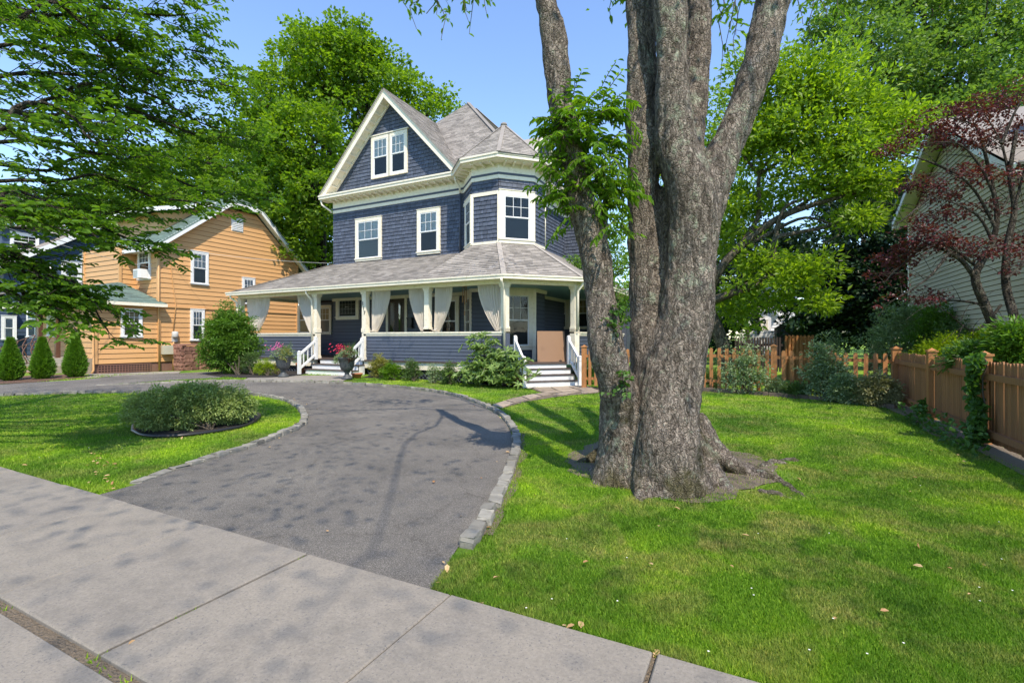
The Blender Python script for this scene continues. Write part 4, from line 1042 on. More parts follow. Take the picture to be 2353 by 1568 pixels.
OW([(OX, yf, .5), (OX, yb, .5), (OX, yb, 6.1), (OX, 17.9, 8.55), (OX, 16.2, 8.55), (OX, yf, 6.1)], (1, 0, 0))
OW([(OX, 10.43, .5), (OX, 12.9, .5), (OX, 12.9, 3.15), (OX, 10.43, 3.15)], (1, 0, 0), .221)
OW([(-25.3, 10.5, .5), (-27.9, 10.5, .5), (-27.9, 10.5, 3.1), (-25.3, 10.5, 3.1)], (0, -1, 0))
OW([(-27.9, 11.4, .5), (-33, 11.4, .5), (-33, 11.4, 3.1), (-27.9, 11.4, 3.1)], (0, -1, 0))
OW([(-25.2, 12.9, 3.3), (-27.2, 12.9, 3.3), (-27.2, 12.9, 6.1), (-25.2, 12.9, 6.1)], (0, -1, 0))
OW([(-27.2, 12.26, 3.3), (-30.6, 12.26, 3.3), (-30.6, 12.26, 6.0), (-27.2, 12.26, 6.0)], (0, -1, 0))
OW([(-27.2, 12.26, 3.3), (-27.2, 12.9, 3.3), (-27.2, 12.9, 6.0), (-27.2, 12.26, 6.0)], (1, 0, 0))
lay(cb_, 'clapboard', M['orange'], oh, 300)
for x, y, z0, z1 in ((OX + .02, yf - .02, 3.2, 6.1), (OX + .02, yb + .02, .5, 6.1), (OX + .02, 10.45, .5, 3.15), (-27.18, 12.24, 3.3, 6.0), (OX + .02, 12.9, .5, 3.15), (-32.98, 11.4, .5, 3.1), (-30.6, 12.24, 3.3, 6.0)):
    mb = MB(); mb.box((x, y, (z0 + z1) / 2), (.11, .11, z1 - z0)); mb.build('corner_board', M['orange'], oh)
mb = MB(); mb.box((OX + .03, (yf + yb) / 2, 3.12), (.07, yb - yf, .07)); mb.build('belt_board', M['orange'], oh)
mb = MB(); mb.box((OX - .12, 15.5, .2), (.2, 10.2, .6)); mb.box((-29, 11.5, .15), (7.6, .15, .6)); mb.build('foundation', M['brownbase'], oh)
# lattice vent at the foot of the porch wall
F = frame((OX + .0, 11.55, -.05), (0, 1, 0), (1, 0, 0)); mb = MB(); mb.fbox(F, (-1.0, -.03, .04), (1.0, .01, .5)); v = mb.build('crawlspace_opening', M['dark'], oh)
mb = MB()
for k in range(19): x = -1.0 + k * 2 / 18; mb.fbox(F, (x - .022, .011, .04), (x + .022, .022, .5))
for k in range(5): z = .06 + k * .105; mb.fbox(F, (-1.03, .023, z - .022), (1.03, .034, z + .022))
mb.build('lattice', M['brownbase'], v)
# roof
def oroof(poly, tabs=True, name='roof'): return roofplane(poly, M['green_roof'], oh, 0.16, name, tabs)
ot = []
xe = OX + .45; xw = -31.6
e1, e2 = Vector((xe, 12.4, 5.82)), Vector((xe, 21.25, 5.72)); p1_, p2_ = Vector((xe, 16.15, GR + .1)), Vector((xe, 17.95, GR + .1)); rd = Vector((xe - 1.2, 17.05, GR + .85)); rw_ = Vector((xw, 17.05, GR + .85))
e1w, e2w = Vector((xw, 12.4, 5.82)), Vector((xw, 21.25, 5.72))
ot += oroof([e1, p1_, rd, rw_, e1w]); oroof([e2, e2w, rw_, rd, p2_], False); ot += oroof([p1_, p2_, rd])
for a, b in ((e1, p1_), (p1_, p2_), (p2_, e2)):
    mb = MB(); mb.beam(a + Vector((-.03, 0, -.13)), b + Vector((-.03, 0, -.13)), .05, .22, (0, 0, 1)); mb.build('bargeboard', M['white'], oh)
    mb = MB(); mb.beam(a + Vector((-.25, 0, -.16)), b + Vector((-.25, 0, -.16)), .42, .03, (0, 0, 1)); mb.build('rake_soffit', M['cream'], oh)
mb = MB(); mb.box(((xe + xw) / 2, 12.36, 5.74), (xe - xw, .12, .16)); mb.build('gutter', M['white'], oh)
mb = MB(); mb.box(((xe + xw) / 2, 12.65, 5.74), (xe - xw - .1, .55, .04)); mb.build('soffit', M['cream'], oh)
# shed dormer on the front slope
dm = MB(); dm.prism([Vector((-26.6, 13.6, 6.4)), Vector((-26.6, 16.3, 8.7)), Vector((-26.6, 13.6, 7.9))], (-4.2, 0, 0)); dm.build('dormer', M['orange'], oh)
ot += oroof([Vector((-26.2, 13.1, 7.95)), Vector((-26.2, 16.6, 9.05)), Vector((-31.2, 16.6, 9.05)), Vector((-31.2, 13.1, 7.95))], name='dormer_roof')
mb = MB(); mb.box((-28.7, 13.06, 7.87), (5.0, .08, .2)); mb.beam((-26.17, 13.05, 7.87), (-26.17, 16.5, 8.95), .06, .2); mb.build('dormer_fascia', M['white'], oh)
# porch roof
za, zb_ = 3.22, 4.15
q = [Vector((-24.85, 10.05, za)), Vector((-24.85, 12.95, za)), Vector((-25.6, 12.9, 3.75)), Vector((-27.2, 12.26, 4.3)), Vector((-33.2, 12.26, 4.3)), Vector((-33.4, 10.05, za))]
ot += oroof([q[5], q[0], q[3], q[4]], name='porch_roof'); ot += oroof([q[0], Vector((-24.85, 13.1, za)), q[3]], name='porch_roof')
lay(ot, 'roof_shingle', M['green_roof'], oh, 300, 'roof_shingle_courses')
band('porch_gutter', M['cream'], [Vector((-33.4, 10.1, 0)), Vector((-24.9, 10.1, 0)), Vector((-24.9, 13.1, 0))], 0, .1, 3.07, 3.21, oh)
mb = MB(); mb.prism([Vector((-33.3, 10.1, 3.1)), Vector((-24.9, 10.1, 3.1)), Vector((-24.9, 12.9, 3.1)), Vector((-33.3, 12.9, 3.1))], (0, 0, .03)); mb.build('porch_soffit', M['orange'], oh)
for x in (-28.35, -30.1): mb = MB(); mb.box((x, 10.35, 1.85), (.16, .16, 2.5)); mb.build('porch_post', M['iron'], oh)
# windows on the gable wall
def wx(xa, xb, ya, yb_, X=OX, **k):
    a = onX(xa, HY, X); b = onX(xb, HY, X); xm = (xa + xb) / 2; zb = onX(xm, yb_, X).z; zt = onX(xm, ya, X).z
    return window(oh, Vector((X, (a.y + b.y) / 2, zb)), (0, 1, 0), nE, b.y - a.y, zt - zb, **k)
wx(437, 477, 578, 655, trim=.1, upper='blind_light', lower='blind_mid', frm='white', cols=3)
wx(436, 468, 710, 784, trim=.1, upper='blind_light', lower='blind_mid', frm='white', cols=3)
wx(555, 584, 638, 700, trim=.09, upper='blind_light', lower='blind_mid', frm='white', cols=3)
wx(276, 325, 709, 776, trim=.1, upper='blind_tan', lower='blind_tan', frm='white', cols=3)
a = onX(531, 500, OX); b = onX(558, 534, OX); mb = MB(); F = frame((OX, (a.y + b.y) / 2, 0), (0, 1, 0), nE); hw = (b.y - a.y) / 2; zt = a.z + .05; zb0 = b.z - .02
vent = MB(); vent.fbox(F, (-hw, 0, zb0), (hw, .03, zt)); vent = vent.build('gable_vent', M['white'], oh)
for k in range(8): z = zb0 + (zt - zb0) * (k + .2) / 8; mb = MB(); mb.beam(F @ Vector((-hw + .03, .045, z + .03)), F @ Vector((hw - .03, .045, z + .03)), .03, .06, (1, 0, .8)); mb.build('slat', M['white'], vent)
def wy(xa, xb, ya, yb_, Y, parent=None, **k):
    a = onY(xa, HY, Y); b = onY(xb, HY, Y); xm = (xa + xb) / 2; zb = onY(xm, yb_, Y).z; zt = onY(xm, ya, Y).z
    return window(parent or oh, Vector(((a.x + b.x) / 2, Y, zb)), ux, nS, abs(b.x - a.x), zt - zb, **k)
wy(320, 348, 565, 644, 12.9, trim=.1, upper='blind_mid', lower='room', frm='white', cols=3, rows=3)
wy(65, 86, 690, 776, 11.4, trim=.1, upper='blind_light', lower='blind_mid', frm='white', cols=1)
wy(112, 131, 690, 774, 11.4, trim=.1, upper='blind_light', lower='blind_mid', frm='white', cols=3, rows=5)
o = onY(334, 630, 12.8); ac = MB(); ac.box(o + Vector((0, -.12, 0)), (.62, .5, .42)); ac_ = ac.build('air_conditioner', M['white']); tag(ac_, "white window air conditioner in the upper front window of the orange house", "air conditioner")
mb = MB()
for k in range(7): mb.box(o + Vector((-.1, -.376, -.15 + k * .05)), (.36, .012, .02))
mb.build('grille', M['metal'], ac_)
# front door, steps of brick, curved railings
F = frame((-29.35, 11.4, .75), ux, nS); mb = MB(); mb.fbox(F, (-.58, 0, 0), (-.46, .06, 2.3)); mb.fbox(F, (.46, 0, 0), (.58, .06, 2.3)); mb.fbox(F, (-.46, 0, 2.1), (.46, .06, 2.3)); mb.build('door_frame', M['white'], oh)
mb = MB(); mb.fbox(F, (-.46, .02, 0), (.46, .035, 2.1)); dr = mb.build('storm_door', M['blind_mid'], oh); mb = MB(); mb.fbox(F, (-.4, .036, .1), (.4, .038, 2.0)); mb.build('glass_panel', M['pane'], dr)
for x in (-28.45, -30.25): mb = MB(); mb.lathe((x, 11.25, 2.45), [(.05, -.15), (.09, -.1), (.09, .1), (.03, .17)], 10); tag(mb.build('wall_lantern', M['black'], oh))
st_ = thing('brick_steps', (-29.5, 10.2, 0), "tan brick steps and stoop at the orange house door behind the cone shrubs", "steps")
bb = stone_mesh('brick', M['brick'], amp=.012)
for lev, (x0, x1, y0, y1, z0, z1) in enumerate(((-33, -27.0, 9.3, 9.75, -.1, .16), (-33, -27.0, 9.6, 10.3, -.1, .42), (-33, -25.35, 10.1, 11.4, -.1, .72))):
    mb = MB(); mb.box(((x0 + x1) / 2, (y0 + y1) / 2, (z0 + z1) / 2), (x1 - x0 - .02, y1 - y0 - .02, z1 - z0 - .01)); mb.build('mortar_core', M['mortar'], st_)
    nz = max(1, round((z1 - max(z0, 0)) / .085))
    for r in range(nz):
        if lev == 2 and r < 4: continue
        if lev == 1 and r < 1: continue
        z = z1 - (r + .5) * .085; k = 0; x = x0 + (.0 if r % 2 else .11)
        while x < x1 - .1:
            if x > -31.6: put('brick', bb, st_, Matrix.Translation((x + .1, y0 + .03, z)) @ Matrix.Diagonal((.205, .1, .074, 1)))
            x += .22
for side in (0, 1):
    rl = thing('stair_railing', (-30.4 + side * 2.1, 9.4, 0), "brown iron stair railing with bellied bars, " + ("nearest the first cone shrub" if side == 0 else "between the second and third cone shrubs"), "railing")
    xs = (-31.9, -30.2) if side == 0 else (-30.0, -28.5)
    mb = MB(); mb.tube([(xs[0], 9.3, 1.05), (xs[1], 10.2, 1.75)], .022, 6); mb.tube([(xs[0], 9.3, .2), (xs[1], 10.2, .85)], .018, 6); mb.build('top_bar', M['iron'], rl)
    for k in range(6):
        t = k / 5; x = xs[0] + (xs[1] - xs[0]) * t; y = 9.3 + .9 * t; z0 = .2 + .65 * t; z1 = 1.05 + .7 * t
        mb = MB(); mb.tube([(x + .05 * sin(u * pi * 2), y - .14 * sin(u * pi) ** 2, z0 + (z1 - z0) * u) for u in [i / 10 for i in range(11)]], .025, 6); mb.build('baluster', M['iron'], rl)
# services on the wall
ws = [onX(x, y, OX + .05) for x, y in ((365, 566), (375, 573), (386, 582), (392, 600), (396, 640), (400, 670), (404, 700), (398, 760))]
spout(ws, 'orange', .022, oh, 'service_conduit'); spout([onX(398, 770, OX + .06), onX(398, 855, OX + .06)], 'orange', .04, oh, 'meter_conduit')
o = onX(402, 768, OX + .1); mb = MB(); mb.lathe(o, [(.12, -.14), (.14, -.1), (.14, .1), (.1, .15)], 14); mb.box(o + Vector((-.05, 0, -.2)), (.1, .24, .3)); mb.build('electric_meter', M['metal'], oh)
o = onX(386, 803, OX + .12); mb = MB(); mb.box(o, (.2, .52, .42)); mb.build('utility_box', M['beige'], oh)
for pts in ([(364, 560), (364, 700), (366, 850)], [(213, 700), (214, 780), (215, 850), (210, 858)]):
    spout([onX(x, y, OX + .08) for x, y in pts], 'orange', .04, oh)
for sp in (((366, 880, 22), (-26, 13, 3)),): pass
# retaining wall of red rubble
rs = thing('stone_pier_wall', (-24.6, 13.1, 0), "red rubble stone pier and stepped wall at the corner of the orange house", "stone wall")
SM = [stone_mesh('stone', M['redstone'], amp=.13) for _ in range(6)]
Rw = random.Random(5)
def rubble(x0, x1, y0, y1, zf):
    mb = MB(); mb.box(((x0 + x1) / 2, (y0 + y1) / 2, zf / 2 - .1), (abs(x1 - x0) - .1, y1 - y0 - .1, zf + .15)); mb.build('rubble_core', M['brownbase'], rs)
    for face in ('e', 's'):
        z = -.05
        while z < zf - .06:
            h = Rw.uniform(.13, .21)
            a, b = (y0, y1) if face == 'e' else (x0, x1); s = a
            while s < b - .05:
                l = Rw.uniform(.2, .42); l = min(l, b - s)
                c = (x1 - .02, s + l / 2, z + h / 2) if face == 'e' else (s + l / 2, y0 + .02, z + h / 2)
                d = (.22, l * .95, h * .93) if face == 'e' else (l * .95, .22, h * .93)
                put('stone', Rw.choice(SM), rs, Matrix.Translation(c) @ Matrix.Diagonal((*d, 1))); s += l
            z += h
A = gnd(409, 854); rubble(-24.55, -23.9, 13.3, 13.95, 1.25)
mb = MB(); mb.box((-24.22, 13.62, 1.3), (.8, .8, .08)); mb.build('cap_stone', M['redstone'], rs)
rubble(-24.5, -23.95, 14.0, 14.9, .85); rubble(-24.5, -23.95, 14.95, 16.0, .6); rubble(-24.4, -24.0, 16.05, 18.0, .4)
# overhead wires
def wire(pts, lab, r=.008):
    P = []
    for i in range(len(pts) - 1):
        a, b = pts[i], pts[i + 1]
        for k in range(13):
            t = k / 12; p = a.lerp(b, t); p = p + Vector((0, 0, -(b - a).length * .018 * 4 * t * (1 - t))); P.append(p)
    mb = MB(); mb.tube(P, r, 5); tag(mb.build('overhead_cable', M['metal']), lab, "cable", "overhead service cables")
att = onX(366, 566, OX + .1)
wire([at(-40, 448, 16), att], "upper overhead service cable running to the bracket on the orange house corner")
wire([at(-40, 505, 16), onX(364, 618, OX + .1)], "lower overhead cable crossing the dark blue house to the orange house")
wire([at(-40, 420, 15), att, Vector((-18.95, 17.5, 5.35))], "long twisted cable crossing the orange gable wall to the blue house", .007)
mb = MB(); mb.box(att, (.1, .2, .2)); mb.build('cable_bracket', M['iron'], oh)

# ================================================================== DARK BLUE HOUSE far left
nh = thing('navy_house', (-43, 17, 0), "dark blue clapboard house with white windows, half hidden behind leaves at far left", "house")
NX = -38.0
mb = MB(); mb.prism([Vector((NX, y, z)) for y, z in ((11.5, 0), (22, 0), (22, 5.8), (16.7, 9.3), (11.5, 5.8))], (-8, 0, 0)); mb.prism([Vector((NX + .6, 8.9, 0)), Vector((NX + .6, 11.5, 0)), Vector((NX + .6, 11.5, 3.2)), Vector((NX + .6, 8.9, 3.2))], (-8, 0, 0)); mb.build('wall', M['navy_board'], nh)
cb_ = courses([Vector((NX + .004, y, z)) for y, z in ((11.5, .4), (22, .4), (22, 5.8), (16.7, 9.2), (11.5, 5.8))], nE, .26, None, .025) + courses([Vector((NX + .604, y, z)) for y, z in ((8.9, .4), (11.5, .4), (11.5, 3.2), (8.9, 3.2))], nE, .26, None, .025) + courses([Vector((x, 8.896, z)) for x, z in ((NX + .6, .4), (NX - 7, .4), (NX - 7, 3.2), (NX + .6, 3.2))], nS, .26, None, .025)
lay(cb_, 'clapboard', M['navy_board'], nh)
roofplane([(NX + .5, 10.9, 5.55), (NX + .5, 16.7, 9.5), (NX - 8.5, 16.7, 9.5), (NX - 8.5, 10.9, 5.55)], M['grey_roof'], nh, tabs=False); roofplane([(NX + .5, 22.5, 5.5), (NX + .5, 16.7, 9.5), (NX - 8.5, 16.7, 9.5), (NX - 8.5, 22.5, 5.5)], M['grey_roof'], nh, tabs=False)
for a in (10.9, 22.5): mb = MB(); mb.beam((NX + .48, a, 5.4), (NX + .48, 16.7, 9.36), .06, .26); mb.build('bargeboard', M['white'], nh)
mb = MB(); mb.box((NX - 4, 10.85, 5.45), (9, .12, .2)); mb.build('gutter', M['white'], nh)
roofplane([(NX + 1, 8.4, 3.2), (NX + 1, 11.5, 4.2), (NX - 8, 11.5, 4.2), (NX - 8, 8.4, 3.2)], M['grey_roof'], nh, tabs=False)
def wnx(xa, xb, ya, yb_, X, **k):
    a = onX(xa, HY, X); b = onX(xb, HY, X); xm = (xa + xb) / 2; zb = onX(xm, yb_, X).z; zt = onX(xm, ya, X).z
    return window(nh, Vector((X, (a.y + b.y) / 2, zb)), (0, 1, 0), nE, b.y - a.y, zt - zb, **k)
wnx(140, 187, 601, 668, NX, trim=.2, upper='blind_light', lower='blind_mid', frm='white', cols=1)
wnx(2, 37, 725, 782, NX + .6, trim=.12, upper='blind_light', lower='blind_light', frm='white', cols=1)
dm = MB(); dm.box((NX - 3.2, 13.3, 7.4), (2.6, 2.6, 1.6)); dm.build('dormer', M['navy_board'], nh)
window(nh, Vector((NX - 3.2, 12.0, 6.8)), ux, nS, 1.9, 1.2, trim=.12, upper='room', lower='room', frm='white', cols=3)
window(nh, Vector((NX - 1.9, 13.0, 6.9)), (0, 1, 0), nE, 1.3, 1.1, trim=.12, upper='room', lower='room', frm='white', cols=3)
roofplane([(NX - 1.5, 11.7, 8.2), (NX - 1.5, 15, 8.9), (NX - 5, 15, 8.9), (NX - 5, 11.7, 8.2)], M['grey_roof'], nh, tabs=False)
spout([onX(115, y, NX + .08) for y in (600, 690, 780)], 'white', .06, nh)

# ================================================================== CREAM HOUSE right
rh = thing('cream_house', (9, 17, 0), "cream sided house on the right, seen through the burgundy tree", "house")
RX = 5.2
pr = [(13.4, .3), (22.9, .3), (22.9, 5.95), (18.7, 7.75), (14.2, 5.4), (13.4, 5.0)]
mb = MB(); mb.prism([Vector((RX, y, z)) for y, z in pr], (8, 0, 0)); mb.prism([Vector((RX + 1.2, y, z)) for y, z in ((13.5, 4.5), (17.5, 4.5), (17.5, 6.6), (15.4, 7.8), (13.5, 7.8))], (7, 0, 0)); mb.build('wall', M['lap_shade_c'], rh)
nW = Vector((-1, 0, 0))
rc = courses([Vector((RX - .004, y, z)) for y, z in pr], nW, .13, None, .024, rv=.013)
rc2 = courses([Vector((RX + 1.196, y, z)) for y, z in ((13.5, 4.5), (17.5, 4.5), (17.5, 6.6), (15.4, 7.8), (13.5, 7.8))], nW, .13, None, .024, rv=.013)
lay(rc + rc2, 'siding_board', M['cream_board'], rh, 300)
mb = MB(); mb.box((RX - .03, 22.85, 3.1), (.08, .14, 5.7)); mb.build('corner_board', M['cream'], rh)
for a, b in (((23.4, 6.0), (18.7, 8.02)), ((18.7, 8.02), (13.6, 5.1))):
    mb = MB(); mb.beam((RX - .42, a[0], a[1]), (RX - .42, b[0], b[1]), .06, .22, (0, 0, 1)); mb.build('bargeboard', M['white'], rh)
    mb = MB(); mb.beam((RX - .2, a[0], a[1] - .06), (RX - .2, b[0], b[1] - .06), .42, .04, (0, 0, 1)); mb.build('rake_soffit', M['cream'], rh)
    roofplane([(RX - .45, a[0], a[1] + .14), (RX - .45, b[0], b[1] + .14), (RX + 8, b[0], b[1] + .14), (RX + 8, a[0], a[1] + .14)], M['grey_roof'], rh, tabs=False)
mb = MB(); mb.box((RX - .35, 23.3, 5.9), (.2, .25, .2)); mb.build('gutter_end', M['cream'], rh)
roofplane([(RX + .9, 18, 6.4), (RX + .9, 15.2, 7.95), (RX + 8, 15.2, 7.95), (RX + 8, 18, 6.4)], M['grey_roof'], rh, tabs=False)
spout([(RX - .1, 13.6, .3), (RX - .1, 13.6, 5.0)], 'metal', .05, rh)

# ================================================================== WHITE HOUSE and garage behind
wh = thing('white_house', (-1, 47, 0), "white house with a small gabled porch glimpsed far behind the picket fence", "house")
Wd = 44.0
a = at(1738, 770, Wd); b = at(1800, 770, Wd)
def onDY(x, y, Y=40): return onY(x, y, Y)
mb = MB(); p0, p1 = onDY(1725, 770), onDY(1830, 770); mb.prism([Vector((p0.x, 40, 0)), Vector((p1.x, 40, 0)), Vector((p1.x, 40, 4.6)), Vector((p0.x, 40, 7.5))], (0, 8, 0)); mb.build('wall', M['whitehouse'], wh)
lay(courses([Vector((p0.x, 39.99, 1.5)), Vector((p1.x, 39.99, 1.5)), Vector((p1.x, 39.99, 4.6)), Vector((p0.x, 39.99, 7.3))], nS, .22, None, .03), 'siding_board', M['whitehouse'], wh)
mb = MB(); g0, g1, gm = onDY(1742, 722, 39), onDY(1790, 722, 39), onDY(1766, 709, 39); mb.prism([g0, g1, gm], (0, 1, 0)); mb.prism([Vector((g0.x, 39.05, 0)), Vector((g1.x - .5, 39.05, 0)), Vector((g1.x - .5, 39.05, g0.z)), Vector((g0.x, 39.05, g0.z))], (0, 1, 0)); mb.build('porch_gable', M['whitehouse'], wh)
for a_, b_ in ((g0, gm), (gm, g1)): mb = MB(); mb.beam(a_ + Vector((0, -.1, .1)), b_ + Vector((0, -.1, .1)), .1, .2); mb.build('rake_trim', M['white'], wh)
c0, c1 = onDY(1747, 735, 39.05), onDY(1764, 760, 39.05); window(wh, Vector(((c0.x + c1.x) / 2, 39.04, c1.z)), ux, nS, c1.x - c0.x, c0.z - c1.z, trim=.15, upper='room', lower='room', cols=1)
mb = MB(); r0, r1 = onDY(1700, 762, 38), onDY(1800, 762, 38); L = r1.x - r0.x
mb.box(((r0.x + r1.x) / 2, 38, r0.z), (L, .08, .12)); mb.box(((r0.x + r1.x) / 2, 38, r0.z - .8), (L, .08, .1))
for k in range(40): mb.box((r0.x + L * k / 40, 38, r0.z - .4), (.06, .06, .8))
mb.build('deck_railing', M['white'], wh)
gr_ = MB(); q0, q1 = onY(1785, 777, 33), onY(1900, 777, 33); gr_.prism([Vector((q0.x, 33, 0)), Vector((q1.x, 33, 0)), Vector((q1.x, 33, 3.4)), Vector((q0.x + 1.4, 33, 3.2)), Vector((q0.x, 33, 2.3))], (0, 5, 0)); tag(gr_.build('garage', M['fence_dark']), "dark garage in deep shade behind the picket fence", "garage")

# ================================================================== FENCES
pk = thing('picket_fence', (-1, 14.9, 0), "open orange cedar picket fence along the back of the front lawn", "fence")
def picket_mesh(wd=.09, th=.02, h=1.0, name='picket', m='cedar', kind='round'):
    n = 7; pts = [(-wd / 2, 0), (wd / 2, 0), (wd / 2, h - wd * .45)]
    if kind == 'round': pts += [(wd / 2 * cos(pi * k / 6), h - wd * .45 + wd * .45 * sin(pi * k / 6)) for k in range(1, 6)]
    else: pts += [(wd * .30, h)] + [(-wd * .30, h)]
    pts += [(-wd / 2, h - wd * .45)]; k = len(pts)
    me = bpy.data.meshes.new(name); me.from_pydata([(x, -th / 2, z) for x, z in pts] + [(x, th / 2, z) for x, z in pts], [], [tuple(range(k)), tuple(range(2 * k - 1, k - 1, -1))] + [(i, i + k, (i + 1) % k + k, (i + 1) % k) for i in range(k)])
    me.materials.append(M[m]); return me
pm = picket_mesh(.092, .02, 1.14)
FX0, FX1, FY = -4.9, 3.105, 14.9
x = FX0; i = 0
while x < FX1 - .12:
    z = gz(x, FY); put('picket', pm, pk, Matrix.Translation((x, FY - .045, z + .08 + random.uniform(-.008, .008))) @ Matrix.Rotation(random.uniform(-.012, .012), 4, 'Y')); x += .1995; i += 1
def fpost(parent, x, y, h=1.28, s=.135, m='cedar'):
    z = gz(x, y); mb = MB(); mb.box((x, y, z + h / 2 - .05), (s, s, h + .1)); p = mb.build('fence_post', M[m], parent)
    mb = MB(); mb.box((x, y, z + h + .02), (s + .035, s + .035, .035)); c = Vector((x, y, z + h + .038)); t = s * .42
    mb.add([c + Vector((a * t, b * t, 0)) for a, b in ((-1, -1), (1, -1), (1, 1), (-1, 1))] + [c + Vector((0, 0, .045))], [(0, 1, 4), (1, 2, 4), (2, 3, 4), (3, 0, 4), (3, 2, 1, 0)]); mb.build('post_cap', M[m], p)
for x in (-4.9, -2.2, .45, 1.72): fpost(pk, x, FY, 1.30)
for z in (.30, 1.02):
    for a, b in ((-4.9, -2.2), (-2.2, .45), (.45, 3.1)): mb = MB(); mb.beam((a, FY, gz(a, FY) + z), (b, FY, gz(b, FY) + z), .035, .085); mb.build('fence_rail', M['cedar'], pk)
sf = thing('slat_fence', (3.1, 11, 0), "brown weathered cedar fence with close pickets along the right side of the lawn", "fence")
pm2 = picket_mesh(.088, .02, 1.20, m='cedar_old', kind='flat')
ys = [14.9, 12.2, 9.75, 7.30, 4.85]
fpost(sf, FX1, 14.9, 1.32, .17)
for y in ys[1:]: fpost(sf, FX1, y, 1.33, .135)
for a, b in zip(ys[:-1], ys[1:]):
    k = int(round((a - b - .16) / .096)) if b < 9.8 - .1 and False else int(round((a - b - .16) / .098))
    for j in range(k):
        y = a - .08 - (a - b - .16) * (j + .5) / k
        put('picket', pm2, sf, Matrix.Translation((FX1 + .03, y, .06 + random.uniform(-.012, .012))) @ Matrix.Rotation(radians(90), 4, 'Z') @ Matrix.Rotation(random.uniform(-.01, .01), 4, 'Y'))
    for z in (.20, 1.03): mb = MB(); mb.beam((FX1 - .015, a - .07, z), (FX1 - .015, b + .07, z), .05, .09); mb.build('fence_rail', M['cedar_old'], sf)
bf = thing('dark_back_fence', (-1.5, 25, 0), "dark slatted fence in the shade in front of the far white house", "fence")
b0, b1 = onY(1690, 777, 25), onY(1798, 777, 25); n_ = 17
pm3 = picket_mesh(.075, .02, 1.55, m='fence_dark')
for k in range(n_): put('picket', pm3, bf, Matrix.Translation((b0.x + (b1.x - b0.x) * k / n_, 25, .1)))
for z in (.35, 1.3): mb = MB(); mb.box(((b0.x + b1.x) / 2, 25.05, z), (b1.x - b0.x, .05, .1)); mb.build('fence_rail', M['fence_dark'], bf)
bf2 = thing('cedar_back_fence', (1, 21.5, 0), "short run of orange board fence behind the picket fence", "fence")
b0, b1 = onY(1805, 777, 21.5), onY(1866, 777, 21.5); pm4 = picket_mesh(.2, .03, 1.68, m='cedar', kind='flat')
for k in range(7): put('picket', pm4, bf2, Matrix.Translation((b0.x + (b1.x - b0.x) * (k + .5) / 7, 21.5, .0)))
for k in range(0, 8, 1): mb = MB(); mb.box((b0.x + (b1.x - b0.x) * k / 7, 21.47, .86), (.07, .07, 1.72)); mb.build('batten', M['cedar'], bf2)

# bed edging and beds
ED = [(1604, 897), (1680, 902), (1760, 908.5), (1886, 919), (1960, 927), (2049, 937.5), (2095, 944)]
EDp = smooth_path([Vector((gnd(x, y).x, gnd(x, y).y)) for x, y in ED], .1)
ed = thing('bed_edging', (EDp[0].x, EDp[0].y, 0), "low brown block edging between the lawn and the fence bed", "edging")
EM = stone_mesh('edging_block', M['edging'], amp=.02); i = 0; k = 0
acc = 0
while i < len(EDp) - 9:
    a = EDp[i]; j = i
    while j < len(EDp) - 1 and (EDp[j] - a).length < .42: j += 1
    b = EDp[j]; c = (a + b) / 2; put('edging_block', EM, ed, Matrix.Translation((c.x, c.y, gz(c.x, c.y) + .02)) @ Matrix.Rotation(math.atan2((b - a).y, (b - a).x), 4, 'Z') @ Matrix.Diagonal(((b - a).length * .98, .11, .16, 1))); i = j
sheet('fence_bed_mulch', [tuple(p) for p in EDp[::4]] + [(3.0, 14.9), (FX0, 14.95), (FX0 + .2, 14.5)], M['mulch'], .01, .5)
sheet('fence_foot_soil', [(2.65, 13.9), (2.75, 12), (2.6, 10.4), (2.82, 9.0), (2.78, 7.6), (2.85, 6.4), (3.2, 6.2), (3.3, 14.6)], M['soil'], .012, .4)
sheet('foundation_bed_mulch', G2([(830, 868), (870, 868.5), (930, 869), (990, 872), (1050, 877), (1110, 885), (1165, 889), (1212, 888)]) + [(-7.55, 14.75), (-13.7, 14.75)], M['mulch'], .01, .4)
sheet('left_bed_mulch', G2([(470, 860), (500, 865), (560, 868), (625, 867), (672, 864)]) + [(-16.7, 14.75), (-22.2, 14.8), (-23.0, 15.5)], M['mulch'], .01, .4)
sheet('neighbour_bed_mulch', G2([(-40, 893), (0, 882), (80, 878), (190, 868), (215, 862), (150, 860), (80, 862), (0, 868), (-60, 874)]), M['mulch_brown'], .012, .5)
sheet('neighbour_front_gravel', G2([(190, 869), (300, 862), (410, 857), (416, 853), (300, 855), (210, 858)]), M['pad'], .010, .5)
ell = [tuple(Vector((gnd(446, 972).x, gnd(446, 972).y)) + Vector((cos(t) * 1.62, sin(t) * 1.05)).to_2d()) if False else None for t in (0,)]
EP = G2([(305, 992), (330, 1003), (380, 1006), (450, 1000), (520, 990), (570, 978), (594, 962), (588, 950), (540, 940), (440, 935), (350, 950), (312, 972)])
sheet('island_bed_mulch', EP, M['mulch'], .012, .3)
mb = MB(); Ec = smooth_path([Vector(p) for p in EP + EP[:1]], .1); mb.tube([(p.x, p.y, gz(p.x, p.y) + .03) for p in Ec[::3]], .03, 6, False); tag(mb.build('plastic_bed_edging', M['vinyl']), "black plastic edging ring around the island shrub bed", "edging")
sheet('pebble_bed', G2([(1196, 889), (1215, 893), (1280, 889.5), (1345, 886), (1345, 883), (1210, 886)]), M['pebble'], .014, .3)

